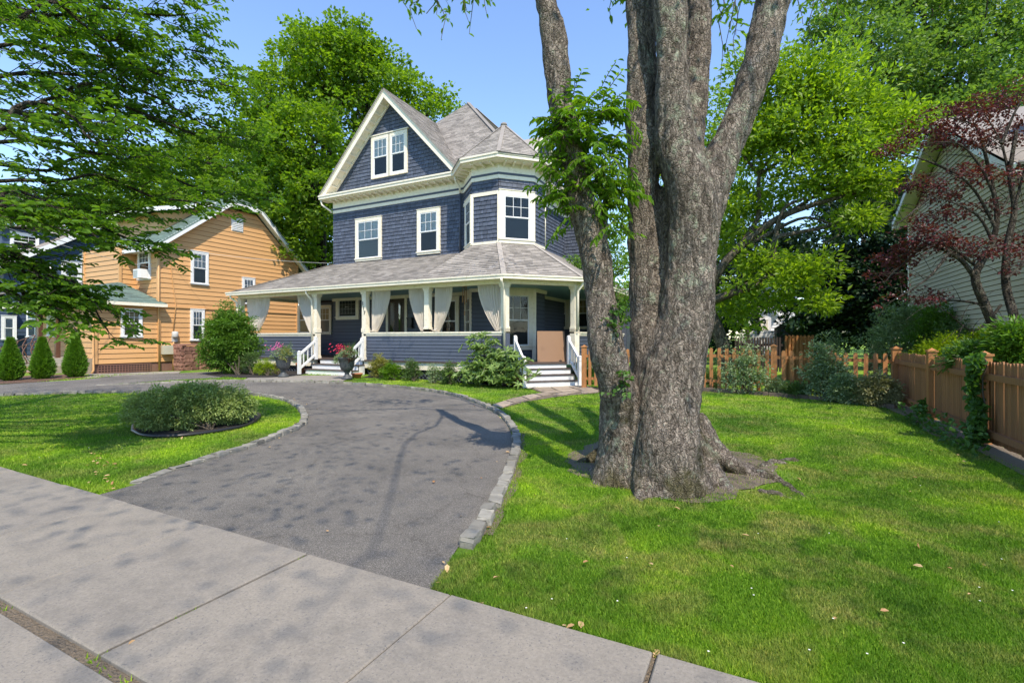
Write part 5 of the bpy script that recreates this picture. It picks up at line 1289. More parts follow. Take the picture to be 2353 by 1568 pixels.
# ================================================================== FOLIAGE
def unit(v): return v / (np.linalg.norm(v, axis=-1, keepdims=True) + 1e-9)
def leaf_mesh(name, P, A, Nn, L, W, m, fold=0.25, six=False):
    """leaves: base points P, axis A, face normal Nn, length L, width W"""
    A = unit(A); B = unit(np.cross(A, Nn)); Nn = np.cross(B, A); L = L[:, None]; W = W[:, None]; n = len(P)
    if six:
        v = np.stack([P, P + A * L * .30 + B * W * .46 + Nn * W * fold, P + A * L * .68 + B * W * .38 + Nn * W * fold, P + A * L - Nn * L * .12, P + A * L * .68 - B * W * .38 + Nn * W * fold, P + A * L * .30 - B * W * .46 + Nn * W * fold], 1).reshape(-1, 3)
        b = np.arange(n)[:, None] * 6; F = np.concatenate([b + np.array([[0, 1, 2, 3]]), b + np.array([[0, 3, 4, 5]])], 0)
    else:
        v = np.stack([P, P + A * L * .45 + B * W * .5 + Nn * W * fold, P + A * L, P + A * L * .45 - B * W * .5 + Nn * W * fold], 1).reshape(-1, 3)
        F = np.arange(n)[:, None] * 4 + np.array([[0, 1, 2, 3]])
    c = P.mean(0); return mesh_np(name, v - c, F, m), Vector(c)
def rdir(n, up_=0.0, flat=1.0):
    v = rng.normal(size=(n, 3)); v[:, 2] = v[:, 2] * flat + up_; return unit(v)
def lobes_points(lobes, n, shell=0.55, rough=0.22):
    """cluster centres spread through lumpy lobes, denser towards the outside"""
    vol = np.array([l[1][0] * l[1][1] * l[1][2] for l in lobes]) ** 0.72; pick = rng.choice(len(lobes), n, p=vol / vol.sum())
    C = np.array([l[0] for l in lobes])[pick]; R = np.array([l[1] for l in lobes])[pick]; d = rdir(n)
    r = shell + (1 - shell) * rng.random(n) ** 0.6
    wob = 1 + rough * (np.sin(d[:, 0] * 5 + pick) * np.cos(d[:, 1] * 6 + pick * 2) + .6 * np.sin(d[:, 2] * 9 + pick))
    return C + d * R * (r * wob)[:, None], d
def crown(name, lobes, ncl, per, cr, L, W, m, parent, shell=.55, droop=.15, flat=.55, six=False, rough=.22, upn=.9, cut=None):
    P, D = lobes_points(lobes, ncl, shell, rough)
    if cut is not None: k = cut(P); P = P[k]; D = D[k]
    n = len(P) * per; pc = np.repeat(P, per, 0); dc = np.repeat(D, per, 0)
    s = np.repeat(rng.uniform(.6, 1.35, len(P)), per)
    q = rdir(n) * (rng.random(n) ** .45)[:, None] * cr * s[:, None]; q[:, 2] *= flat
    pos = pc + q
    A = unit(unit(q) * .8 + dc * .35 + rdir(n) * .6 + np.array([0, 0, -droop]))
    Nn = unit(rdir(n) * .75 + np.array([0, 0, upn]))
    l = L * rng.uniform(.65, 1.3, n)
    me, c = leaf_mesh(name, pos, A, Nn, l, l * W, m, six=six)
    return put(name, me, parent, Matrix.Translation(c)), P
def bez(a, b, sag, n=8, wob=0.0):
    a, b = Vector(a), Vector(b); out = []; sd = random.random() * 50
    for i in range(n + 1):
        t = i / n; p = a.lerp(b, t) + Vector((0, 0, sag * 4 * t * (1 - t)))
        if wob: p += Vector((noise.noise(Vector((t * 3, sd, 0))), noise.noise(Vector((t * 3, sd, 5))), noise.noise(Vector((t * 3, sd, 9))))) * wob * min(1, t * 4)
        out.append(p)
    return out
def limb(mb, a, b, r0, r1, sag=0, wob=.3, n=8, seg=7): mb.tube(bez(a, b, sag, n, wob), [r0 + (r1 - r0) * i / n for i in range(n + 1)], seg, False)
def tree(name, label, base, fork, r, lobes, m, bm, ncl, per, cr, L, W=.6, group=None, cat='tree', twigs=60, **k):
    base, fork = Vector(base), Vector(fork)
    t = thing(name, base, label, cat, group)
    mb = MB(); mb.tube([base + Vector((0, 0, -.2)), base + Vector((0, 0, .25))] + bez(base + Vector((0, 0, .5)), fork, 0, 6, .25)[1:], [r * 1.5, r * 1.1] + [r * (1 - .35 * i / 6) for i in range(1, 7)], 10, False); mb.build('trunk', M[bm], t)
    _, P = crown('crown', lobes, ncl, per, cr, L, W, M[m], t, **k)
    lm = MB(); ends = []
    for (c, R) in lobes:
        c = Vector(c); limb(lm, fork, c, r * .55, r * .22, 0, .5); ends.append(c)
    for i in rng.choice(len(P), min(twigs, len(P)), replace=False):
        p = Vector(P[i]); e = min(ends, key=lambda q: (q - p).length); limb(lm, e.lerp(fork, random.uniform(0, .35)), p, r * .16, r * .03, random.uniform(-.2, .3), .5, 6, 5)
    tag(lm.build('branches', M[bm], t), kind='stuff')
    return t

# ---- the big multi-stemmed tree
ht_ = thing('shade_tree', gnd(1530, 1050), "huge grey multi-stemmed shade tree with flaring roots standing on the front lawn", "tree")
def stem(mb, pts, seg=20):
    """pts: (x, y, width, depth) -> tube through them"""
    P = [at(x, y, d) for x, y, w_, d in pts]; R = [w_ / 2 * d / FPX for x, y, w_, d in pts]
    # densify
    PP, RR = [], []
    for i in range(len(P) - 1):
        for j in range(5):
            t = j / 5; PP.append(P[i].lerp(P[i + 1], t)); RR.append(R[i] + (R[i + 1] - R[i]) * t)
    PP.append(P[-1]); RR.append(R[-1])
    for _ in range(2):
        PP = [PP[0]] + [(PP[i - 1] + PP[i] * 2 + PP[i + 1]) / 4 for i in range(1, len(PP) - 1)] + [PP[-1]]; RR = [RR[0]] + [(RR[i - 1] + RR[i] * 2 + RR[i + 1]) / 4 for i in range(1, len(RR) - 1)] + [RR[-1]]
    mb.tube(PP, RR, seg, True); return PP
mb = MB()
tl = stem(mb, [(1215, -420, 34, 5.6), (1232, -200, 42, 5.5), (1250, 0, 49, 5.4), (1271, 73, 57, 5.4), (1276, 146, 53, 5.4), (1284, 220, 57, 5.4), (1298, 300, 60, 5.35), (1314, 366, 62, 5.35), (1327, 439, 66, 5.3), (1352, 513, 76, 5.3), (1367, 586, 70, 5.3), (1377, 659, 68, 5.3), (1384, 732, 72, 5.25), (1395, 805, 80, 5.2), (1413, 879, 84, 5.3), (1425, 952, 90, 5.4), (1430, 1025, 102, 5.45), (1425, 1085, 130, 5.5), (1424, 1130, 165, 5.5)])
t2 = stem(mb, [(1450, -480, 42, 6.0), (1465, -200, 54, 5.8), (1471, 0, 64, 5.7), (1474, 220, 70, 5.65), (1476, 366, 70, 5.6), (1480, 586, 72, 5.6), (1482, 732, 72, 5.55), (1486, 850, 78, 5.5), (1490, 960, 90, 5.45), (1490, 1060, 110, 5.4)])
t3 = stem(mb, [(1500, -520, 44, 5.2), (1520, -250, 58, 5.25), (1537, 0, 74, 5.3), (1543, 150, 72, 5.3), (1548, 293, 84, 5.3), (1562, 366, 96, 5.3), (1588, 439, 118, 5.3), (1592, 513, 110, 5.3), (1588, 586, 106, 5.3), (1583, 659, 112, 5.3), (1576, 732, 124, 5.3), (1558, 805, 128, 5.28), (1543, 879, 132, 5.25), (1533, 952, 136, 5.2), (1530, 1025, 146, 5.15), (1530, 1075, 172, 5.2), (1530, 1110, 205, 5.25), (1530, 1150, 240, 5.25)])
t4 = stem(mb, [(1625, -500, 40, 6.2), (1612, -200, 56, 6.0), (1604, 0, 64, 5.9), (1600, 150, 60, 5.8), (1594, 240, 54, 5.7), (1586, 366, 56, 5.55), (1588, 450, 60, 5.4)])
t5 = stem(mb, [(1880, -520, 44, 5.6), (1825, -200, 60, 5.5), (1776, 0, 75, 5.45), (1760, 73, 77, 5.45), (1745, 146, 76, 5.4), (1716, 220, 68, 5.4), (1688, 293, 70, 5.4), (1656, 366, 76, 5.38), (1632, 439, 84, 5.35), (1612, 520, 84, 5.32), (1598, 600, 80, 5.3)])
t6 = stem(mb, [(1522, 430, 28, 5.6), (1520, 586, 46, 5.55), (1512, 732, 60, 5.5), (1504, 850, 80, 5.4)])
bs = gnd(1530, 1060)
for x, y, w0, ln in ((1395, 1078, .16, .2), (1480, 1130, .17, .1), (1560, 1125, .16, .1), (1650, 1112, .13, .2), (1690, 1085, .12, .3), (1640, 1040, .14, .1), (1440, 1100, .15, 0), (1360, 1060, .10, .1)):
    g = gnd(x, y); s = bs + (g - bs) * .42 + Vector((0, 0, .62)); m1 = bs + (g - bs) * .74 + Vector((0, 0, .20))
    mb.tube([s, s.lerp(m1, .5) + (g - bs) * .0, m1, g + Vector((0, 0, .05)), g + (g - bs).normalized() * .3 + Vector((0, 0, -.08))], [.12, .14, w0 * 1.1, w0 * .8, w0 * .4], 12)
def root(pts, r0, r1): P = [gnd(x, y) + Vector((0, 0, dz)) for x, y, dz in pts]; n = len(P); mb.tube(P, [r0 + (r1 - r0) * i / (n - 1) for i in range(n)], 10)
root([(1640, 1080, .05), (1700, 1080, .02), (1745, 1092, .0), (1790, 1104, -.01), (1850, 1140, -.03)], .10, .045)
root([(1660, 1062, .06), (1700, 1076, .03), (1740, 1083, .01), (1778, 1086, -.03)], .09, .05)
root([(1740, 1072, -.03), (1775, 1062, .0), (1800, 1064, -.01), (1820, 1062, -.03)], .06, .04); root([(1770, 1062, -.03), (1800, 1056, .0), (1860, 1058, -.04)], .05, .03)
root([(1740, 1128, -.03), (1790, 1136, .0), (1850, 1152, -.03)], .055, .03)
ob = mb.build('trunk', M['bark'], ht_)
rm = ob.modifiers.new('r', 'REMESH'); rm.mode = 'VOXEL'; rm.voxel_size = .026
smo = ob.modifiers.new('s', 'SMOOTH'); smo.factor = .6; smo.iterations = 5
dg = bpy.context.evaluated_depsgraph_get(); me = bpy.data.meshes.new_from_object(ob.evaluated_get(dg)); ob.modifiers.clear(); ob.data = me
n_ = len(me.vertices); co = np.empty(n_ * 3, np.float32); me.vertices.foreach_get('co', co); co = co.reshape(-1, 3); no = np.empty(n_ * 3, np.float32); me.vertices.foreach_get('normal', no); no = no.reshape(-1, 3)
d = np.array([noise.noise(Vector((x * 5, y * 5, z * 2.2))) * .03 + noise.noise(Vector((x * 16, y * 16, z * 5))) * .016 + noise.noise(Vector((x * 30, y * 30, z * 12))) * .008 for x, y, z in co.tolist()], np.float32)
co += no * d[:, None]; me.vertices.foreach_set('co', co.ravel()); me.polygons.foreach_set('use_smooth', [True] * len(me.polygons)); me.materials.clear(); me.materials.append(M['bark']); me.update()
# epicormic shoots on the left stem
def shoots(label_name, centres, nshoot, ln, leafL, m, parent, droop=.5, W=.34, per=13, six=True, twigm='twig', cat=None):
    Pl, Al, Nl, Ll = [], [], [], []; tw = MB()
    for _ in range(nshoot):
        c, R, out = random.choice(centres); s = Vector(c) + Vector((random.gauss(0, R), random.gauss(0, R), random.gauss(0, R * 1.4)))
        d = (Vector(out) + Vector((random.gauss(0, .6), random.gauss(0, .6), random.gauss(.25, .5)))).normalized(); L = ln * random.uniform(.5, 1.2); p = s.copy(); pts = [p.copy()]
        for k in range(per):
            d = (d + Vector((0, 0, -droop * .12))).normalized(); p = p + d * L / per; pts.append(p.copy())
            sd = d.cross(Vector((0, 0, 1))).normalized() * (1 if k % 2 else -1)
            Pl.append(p); Al.append(d * .55 + sd * .8 + Vector((0, 0, -.45 + random.uniform(-.3, .3)))); Nl.append(Vector((random.gauss(0, .35), random.gauss(0, .35), 1))); Ll.append(leafL * random.uniform(.6, 1.25))
        tw.tube(pts[::3], .004, 4, False)
    me, c = leaf_mesh('leaves', np.array([tuple(p) for p in Pl]), np.array([tuple(p) for p in Al]), np.array([tuple(p) for p in Nl]), np.array(Ll), np.array(Ll) * W, M[m], six=six)
    o = put('leaves', me, parent, Matrix.Translation(c)); tag(tw.build('twigs', M[twigm], parent), kind='stuff'); return o
R_ = Vector((CA, SA, 0))
cs = [(at(1318, 300, 5.25), .12, R_ * .2 + Vector((0, 0, .6))), (at(1330, 360, 5.2), .17, R_ * .5), (at(1345, 420, 5.2), .17, R_ * .6), (at(1370, 340, 5.2), .14, R_ * .7), (at(1385, 400, 5.2), .14, R_ * .3), (at(1365, 470, 5.2), .13, R_ * .4), (at(1310, 360, 5.2), .09, R_ * -.3), (at(1290, 300, 5.25), .06, R_ * -.4), (at(1385, 270, 5.25), .10, R_ * .4 + Vector((0, 0, .6))), (at(1305, 440, 5.25), .08, R_ * -.4)]
shoots('x', cs, 240, .34, .105, 'lf_sprout', ht_)
# shoots and suckers low on the trunk
shoots('x', [(at(1440, 880, 5.0), .05, R_ * -.2), (at(1425, 905, 5.0), .05, R_ * -.5), (at(1395, 705, 5.1), .03, R_ * .5), (at(1395, 740, 5.0), .03, R_ * .3)], 22, .16, .06, 'lf_ivy', ht_, W=.8, per=6)
# its canopy overhead, above the picture
can = []
for i in range(26):
    a = random.uniform(0, 2 * pi); rr = 6.2 * math.sqrt(random.random()); h = random.uniform(8.2, 13.5) + rr * .0
    can.append(((-.6 + rr * cos(a) * 1.05, 5.0 + rr * sin(a), h), (1.5, 1.5, .8)))
can += [((-6.5, 6.5, 11.5), (1.8, 1.8, .8)), ((-7.5, 9.5, 12.5), (1.8, 1.6, .8)), ((-4, 10.5, 12), (1.8, 1.5, .8)), ((5.5, 8.5, 12), (1.8, 1.6, .8)), ((3.2, -3.2, 10.5), (2.2, 1.6, .7)), ((.2, -3.8, 10.8), (2.2, 1.6, .7)), ((-2.4, -3.6, 10.5), (1.8, 1.5, .7)), ((6.3, -1.4, 10.5), (2, 1.6, .7)), ((8.2, 1.2, 11), (2, 1.8, .7)), ((4.4, 1.4, 9.6), (1.8, 1.6, .7))]
def above(P):
    f = P[:, 0] * -SA + P[:, 1] * CA; return (P[:, 2] - EYE) > np.maximum(f, 0) * .74 + .5
crown('crown', can, 290, 26, 1.6, .10, .6, M['lf_over'], ht_, shell=.2, cut=above)
lm = MB()
for (c, R), s in zip(can, [tl, t2, t3, t4, t5] * 8):
    s0 = s[0]
    if can.index((c, R)) % 3 == 0: limb(lm, s0, c, .028, .008, .3, .5)
lm.build('branches', M['bark'], ht_)
# drooping sprays hanging into the top of the picture
def spray(parent, base, tip, leafL, m, n=26, W=.42, sub=5, twig=.006, sag=.15):
    base, tip = Vector(base), Vector(tip); Pl, Al, Nl, Ll = [], [], [], []; tw = MB()
    main = bez(base, tip, sag, 10, .15); tw.tube(main, [twig * 1.6 * (1 - .8 * i / 10) + .002 for i in range(11)], 5, False)
    subs = []
    Lm = (tip - base).length
    for k in range(sub):
        q = main[2 + int(8 * k / sub)]; d = (tip - base).normalized(); sdv = d.cross(Vector((0, 0, 1))).normalized() * (1 if k % 2 else -1)
        e = q + (d * .7 + sdv * .75 + Vector((0, 0, random.uniform(-.3, .15)))).normalized() * Lm * random.uniform(.22, .42) * (1 - .5 * k / sub); b = bez(q, e, .02, 6, .08); subs.append(b); tw.tube(b, twig * .5, 4, False)
    for b in [main[3:]] + subs:
        nn = max(4, int(n / (sub + 1)))
        for k in range(nn):
            t = (k + 1) / nn * (len(b) - 1); i = min(int(t), len(b) - 2); p = b[i].lerp(b[i + 1], t - i); d = (b[i + 1] - b[i]).normalized(); sdv = d.cross(Vector((0, 0, 1))).normalized() * (1 if k % 2 else -1)
            Pl.append(p); Al.append(d * .55 + sdv * .8 + Vector((0, 0, random.uniform(-.5, .05)))); Nl.append(Vector((random.gauss(0, .3), random.gauss(0, .3), 1))); Ll.append(leafL * random.uniform(.65, 1.2))
    return Pl, Al, Nl, Ll, tw
def sprays(name, parent, specs, leafL, m, W=.42, **k):
    A_, B__, C__, D__ = [], [], [], []; T = MB()
    for b, t in specs:
        a, bb_, c, d, tw = spray(parent, b, t, leafL, m, **k); A_ += a; B__ += bb_; C__ += c; D__ += d; T.add(tw.v, tw.f, True)
    me, c = leaf_mesh(name, np.array([tuple(p) for p in A_]), np.array([tuple(p) for p in B__]), np.array([tuple(p) for p in C__]), np.array(D__), np.array(D__) * W, M[m], six=True)
    put(name, me, parent, Matrix.Translation(c)); tag(T.build('twigs', M['twig'], parent), kind='stuff')
sprays('leaves', ht_, [(at(940, -60, 7.5), at(1000, 40, 7.3)), (at(1000, -70, 7.5), at(1020, 90, 7.3)), (at(1030, -60, 7.5), at(1075, 50, 7.4)), (at(1075, -60, 7.6), at(1130, 30, 7.5)), (at(900, -60, 7.5), at(935, 15, 7.3)), (at(1380, -40, 6.0), at(1440, 20, 6.2)), (at(1395, -60, 6.4), at(1405, 30, 6.3)), (at(960, -50, 7.7), at(955, 60, 7.4)), (at(1660, -80, 7.2), at(1650, 60, 7.2)), (at(1700, -60, 7.2), at(1672, 120, 7.0)), (at(1720, -60, 7.4), at(1705, 60, 7.3)), (at(1680, -40, 7.8), at(1690, 150, 7.6)), (at(1650, -40, 7.9), at(1665, 190, 7.8)), (at(1850, -60, 7.4), at(1838, 60, 7.3)), (at(1880, -60, 7.4), at(1860, 110, 7.2)), (at(1900, -60, 7.8), at(1935, 60, 7.6)), (at(1840, -60, 7.0), at(1900, 30, 7.0)), (at(1120, -60, 7.7), at(1085, 60, 7.5))], .12, 'lf_sprout', n=30, sub=3)

# ---- overhanging tree on the left: trunk stands outside the frame, boughs reach in
lt = thing('overhanging_tree', (-12.2, .9, 0), "dark green shade tree whose leafy boughs hang in from the left edge", "tree")
mb = MB(); mb.tube([(-12.2, .9, -.2), (-12.2, .9, .4), (-12.1, 1.0, 3), (-12.0, 1.1, 6), (-11.9, 1.3, 10)], [.42, .32, .28, .24, .14], 12, False); mb.build('trunk', M['bark'], lt)
boughs = []      # (start, end) measured in the picture, with depth
B = [((-700, 640, 6.6), (250, 390, 6.8)), ((-100, 210, 6.8), (470, 120, 7.4)), ((-100, 60, 6.6), (420, 30, 7.2)), ((-100, 335, 6.6), (540, 400, 7.6)), ((-100, 420, 6.4), (470, 470, 7.2)), ((-80, 300, 6.5), (520, 250, 7.5)), ((-100, 490, 6.2), (330, 560, 6.8)), ((-100, 560, 6.0), (250, 735, 6.6)), ((-100, 640, 5.8), (120, 740, 6.2)), ((-100, 250, 6.2), (560, 320, 7.8)), ((-100, 120, 6.2), (500, 190, 7.4)), ((-100, -20, 6.4), (380, -40, 7.0)), ((-100, 370, 7.2), (590, 445, 8.0)), ((-120, 0, 7), (300, 120, 7.4)), ((-100, 180, 7.2), (400, 300, 7.8)), ((-100, 520, 7.0), (300, 480, 7.4)), ((-80, 600, 6.2), (90, 640, 6.3)), ((-100, 280, 5.6), (300, 330, 6.2)), ((-100, 60, 5.6), (250, 70, 6.4)), ((-100, 445, 5.6), (200, 520, 6.2))]
lm = MB(); Pl, Al, Nl, Ll = [], [], [], []
Rq = random.Random(11)
for bi, (a, b) in enumerate(B[1:]):
    pa, pb = at(*a), at(*b); main = bez(pa, pb, .18, 16, .35); lm.tube(main, [.028 * (1 - .8 * i / 16) + .004 for i in range(17)], 6, False)
    root_pt = Vector((-12.1, 1.05, max(1.5, min(9, pa.z - .8)))); lm.tube(bez(root_pt, pa, .1, 6, .1), [.06, .055, .05, .045, .04, .035, .03], 6, False)
    Lm = (pb - pa).length; dd = (pb - pa).normalized(); side = dd.cross(Vector((0, 0, 1))).normalized()
    for k in range(1, 17):
        for s in (-1, 1):
            q = main[k]; ln = Rq.uniform(.45, 1.0) * (1.15 - .5 * k / 16)
            e = q + (dd * .75 + side * s * Rq.uniform(.3, .9) + Vector((0, 0, Rq.uniform(-.38, .28)))).normalized() * ln
            tw = bez(q, e, -.03, 6, .12); lm.tube(tw, .005, 4, False)
            for sb in range(3 if Rq.random() < .55 else 4):
                q2 = tw[1 + 2 * sb] if 1 + 2 * sb < len(tw) else tw[-1]; d2 = (e - q).normalized(); s2 = d2.cross(Vector((0, 0, 1))).normalized() * (1 if sb % 2 else -1)
                e2 = q2 + (d2 * .7 + s2 * .8 + Vector((0, 0, Rq.uniform(-.25, .15)))).normalized() * Rq.uniform(.15, .34)
                nL = 9
                for j in range(nL):
                    t = (j + 1) / nL; p = q2.lerp(e2, t); d3 = (e2 - q2).normalized(); s3 = d3.cross(Vector((0, 0, 1))).normalized() * (1 if j % 2 else -1)
                    Pl.append(p); Al.append(d3 * .5 + s3 * .85 + Vector((0, 0, Rq.uniform(-.35, .1)))); Nl.append(Vector((Rq.gauss(0, .5), Rq.gauss(0, .5), 1))); Ll.append(.092 * Rq.uniform(.6, 1.25))
me, c = leaf_mesh('crown', np.array([tuple(p) for p in Pl]), np.array([tuple(p) for p in Al]), np.array([tuple(p) for p in Nl]), np.array(Ll), np.array(Ll) * .58, M['lf_over'], six=True)
put('crown', me, lt, Matrix.Translation(c)); lm.build('branches', M['bark_dark'], lt)
crown('upper_crown', [((-10.5, 1.5, 9), (2.6, 2.6, 2)), ((-12, 0, 9.5), (3, 3, 2.4))], 240, 24, .7, .12, .6, M['lf_over'], lt, shell=.3, cut=above)

# ---- maple behind the blue house
def lobe(x, y, d, rx, rz): p = at(x, y, d); s = d / FPX; return ((p.x, p.y, p.z), (rx * s, rx * s, rz * s))
tree('maple_tree', "tall rounded maple rising behind the blue house, brightest at its top", at(745, 777, 31) * 1.0 - Vector((0, 0, 1.5)), at(735, 470, 31), .38,
     [lobe(750, 160, 32, 105, 80), lobe(640, 230, 31, 95, 70), lobe(860, 215, 33, 110, 95), lobe(980, 265, 33, 75, 50), lobe(700, 330, 30, 120, 90), lobe(610, 350, 31, 75, 90), lobe(640, 450, 30, 85, 90), lobe(720, 450, 29, 80, 90), lobe(600, 500, 31, 70, 80), lobe(700, 120, 32, 50, 40), lobe(810, 110, 32, 60, 45), lobe(690, 550, 30, 60, 70)],
     'lf_maple', 'bark_dark', 1500, 34, .62, .24, .85, six=False, twigs=160, shell=.62, rough=.3, flat=.6)
tree('understory_tree', "bright green tree low behind the orange house roof and the blue house corner", at(700, 777, 36) - Vector((0, 0, 1.5)), at(700, 620, 36), .25,
     [lobe(690, 590, 38, 90, 90), lobe(620, 620, 38, 80, 70), lobe(760, 560, 38, 60, 100)], 'lf_bright', 'bark_dark', 420, 34, .7, .28, .8, twigs=30)
tree('roadside_tree', "yellow green tree standing behind the orange house roof", at(430, 777, 42) - Vector((0, 0, 1.5)), at(430, 560, 42), .3,
     [lobe(430, 420, 42, 110, 80), lobe(520, 400, 44, 70, 90), lobe(330, 440, 42, 90, 70), lobe(470, 360, 44, 60, 60), lobe(490, 470, 40, 110, 60), lobe(220, 470, 46, 100, 60)], 'lf_bright', 'bark_dark', 620, 34, .9, .32, .8, twigs=40)
tree('hedgerow_tree', "dull green tree far behind the dark blue house", at(60, 777, 60) - Vector((0, 0, 1.5)), at(60, 600, 60), .3,
     [lobe(60, 520, 60, 130, 70), lobe(-60, 500, 60, 120, 90), lobe(180, 520, 58, 110, 60)], 'lf_oak', 'bark_dark', 300, 30, 1.3, .5, .8, twigs=10)
# ---- magnolia right of the trunk
mg = thing('magnolia_tree', gnd(1640, 912), "bright lime green magnolia with sprawling crooked limbs behind the big trunk", "tree")
md = 17.0
mgb = at(1652, 800, md); mb = MB()
def pxt(pts, r0, r1, seg=8):
    P = [at(x, y, d) for x, y, d in pts]; Q = []
    for i in range(len(P) - 1):
        p0, p1, p2, p3 = P[max(i - 1, 0)], P[i], P[i + 1], P[min(i + 2, len(P) - 1)]
        for j in range(5): t = j / 5; Q.append(.5 * ((2 * p1) + (-p0 + p2) * t + (2 * p0 - 5 * p1 + 4 * p2 - p3) * t * t + (-p0 + 3 * p1 - 3 * p2 + p3) * t ** 3))
    Q.append(P[-1]); n = len(Q) - 1; mb.tube(Q, [r0 + (r1 - r0) * i / n for i in range(n + 1)], seg, False)
pxt([(1672, 905, 17), (1668, 820, 17), (1640, 740, 17), (1615, 700, 17)], .26, .2, 10); mb.build('trunk', M['bark_mag'], mg); mb = MB()
pxt([(1615, 700, 17), (1650, 685, 16.6), (1700, 668, 16.2), (1745, 650, 16), (1775, 600, 15.8), (1780, 550, 15.6), (1830, 535, 15.4), (1900, 520, 15.2), (1940, 498, 15)], .16, .04)
pxt([(1620, 690, 17), (1660, 610, 16.4), (1720, 550, 16), (1790, 500, 15.6), (1870, 470, 15.2), (1960, 445, 15), (2040, 420, 15)], .17, .03)
pxt([(1780, 550, 15.6), (1800, 480, 15.4), (1850, 455, 15.2)], .08, .03); pxt([(1680, 590, 16.3), (1740, 500, 16), (1745, 400, 15.8), (1800, 330, 15.6)], .10, .03)
pxt([(1700, 570, 16.2), (1760, 540, 15.8), (1850, 500, 15.4), (1930, 530, 15), (1890, 560, 15)], .07, .02); pxt([(1745, 400, 15.8), (1700, 340, 15.8), (1720, 250, 15.8)], .06, .02); pxt([(1790, 500, 15.6), (1900, 430, 15.2), (1960, 360, 15)], .06, .02)
pxt([(1745, 400, 15.8), (1850, 330, 15.4), (1930, 260, 15.2)], .05, .015); pxt([(1690, 660, 16.2), (1750, 640, 15.6), (1800, 625, 15.2), (1850, 640, 15)], .05, .015)
mb.build('branches', M['bark_mag'], mg)
ml = [lobe(1740, 180, 15.5, 80, 70), lobe(1850, 200, 15.2, 110, 75), lobe(1950, 250, 15, 90, 70), lobe(2000, 330, 15, 85, 60), lobe(2060, 275, 15, 50, 25), lobe(1800, 300, 15.5, 120, 70), lobe(1900, 350, 15, 120, 60), lobe(1720, 330, 16, 70, 90), lobe(1980, 420, 14.8, 90, 35), lobe(1700, 470, 16.5, 70, 70), lobe(2120, 262, 15, 60, 16), lobe(1960, 500, 14.8, 70, 25), lobe(1740, 600, 16, 60, 30), lobe(1700, 655, 16, 40, 30), lobe(1780, 690, 15.5, 50, 18), lobe(1830, 625, 15, 80, 22), lobe(1800, 655, 15, 50, 18), lobe(1880, 690, 15, 50, 25), lobe(1690, 720, 17, 60, 50), lobe(1850, 430, 15.3, 90, 30), lobe(1660, 560, 17, 50, 60), lobe(1860, 610, 14.8, 60, 25)]
crown('crown', ml, 1500, 20, .40, .19, .44, M['lf_mag'], mg, shell=.15, droop=-.1, flat=.55, rough=.5, upn=.5)
# ---- tall oak-like tree upper right
tree('tall_oak_tree', "tall dull green tree filling the upper right corner", at(2170, 777, 32) - Vector((0, 0, 1.6)), at(2180, 330, 32), .45,
     [lobe(2000, 120, 30, 110, 80), lobe(2120, 40, 32, 130, 90), lobe(2260, 120, 30, 130, 100), lobe(2150, 180, 30, 130, 80), lobe(2330, 30, 30, 110, 90), lobe(1950, 40, 33, 80, 60), lobe(2030, 200, 31, 90, 60), lobe(2330, 230, 28, 100, 70), lobe(1900, 110, 34, 60, 50), lobe(2200, 270, 29, 110, 60), lobe(2480, 120, 30, 130, 150), lobe(2040, -40, 32, 140, 60), lobe(2250, -60, 32, 160, 70)],
     'lf_oak', 'bark_dark', 1300, 32, .8, .26, .75, twigs=90, shell=.5, rough=.3)
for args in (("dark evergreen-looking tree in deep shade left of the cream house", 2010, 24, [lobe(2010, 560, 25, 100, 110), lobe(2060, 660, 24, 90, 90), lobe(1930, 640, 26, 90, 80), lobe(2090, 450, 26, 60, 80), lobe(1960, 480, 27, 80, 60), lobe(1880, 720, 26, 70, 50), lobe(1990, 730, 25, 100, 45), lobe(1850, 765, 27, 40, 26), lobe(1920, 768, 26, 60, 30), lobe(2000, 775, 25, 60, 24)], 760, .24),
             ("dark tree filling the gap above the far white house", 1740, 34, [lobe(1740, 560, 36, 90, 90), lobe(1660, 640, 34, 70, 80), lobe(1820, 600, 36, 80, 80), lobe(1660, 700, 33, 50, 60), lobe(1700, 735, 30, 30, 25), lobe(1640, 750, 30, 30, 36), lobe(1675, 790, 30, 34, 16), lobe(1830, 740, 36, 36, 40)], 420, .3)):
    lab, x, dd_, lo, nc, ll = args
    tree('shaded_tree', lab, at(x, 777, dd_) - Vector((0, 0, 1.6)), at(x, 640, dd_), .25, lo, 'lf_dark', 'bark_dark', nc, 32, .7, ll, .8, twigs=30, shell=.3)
tree('distant_tree', "tree on the skyline behind the big trunk", at(1560, 777, 55) - Vector((0, 0, 1.6)), at(1560, 600, 55), .3,
     [lobe(1400, 620, 40, 60, 110), lobe(1440, 700, 38, 60, 70), lobe(1560, 500, 55, 90, 140), lobe(1650, 420, 55, 70, 130), lobe(1420, 520, 42, 30, 50), lobe(1500, 620, 50, 60, 80), lobe(1640, 280, 50, 40, 80)], 'lf_maple', 'bark_dark', 420, 32, .9, .3, .8, twigs=20)
tree('garden_tree', "leafy tree beside the blue house's side wall, seen between the big stems", gnd(1400, 880), at(1400, 720, 22), .12, [lobe(1385, 610, 22, 45, 60), lobe(1420, 700, 21, 40, 50), lobe(1320, 605, 21, 26, 16)], 'lf_bush', 'bark_dark', 170, 30, .32, .14, .5, twigs=20)
tree('background_tree', "wide green tree far behind the cream house", at(2300, 777, 48) - Vector((0, 0, 1.6)), at(2300, 500, 48), .3, [lobe(2250, 400, 48, 200, 150), lobe(2050, 380, 48, 120, 110), lobe(2450, 350, 48, 160, 160)], 'lf_oak', 'bark_dark', 420, 30, 1.2, .42, .8, twigs=10)
hw_ = MB()
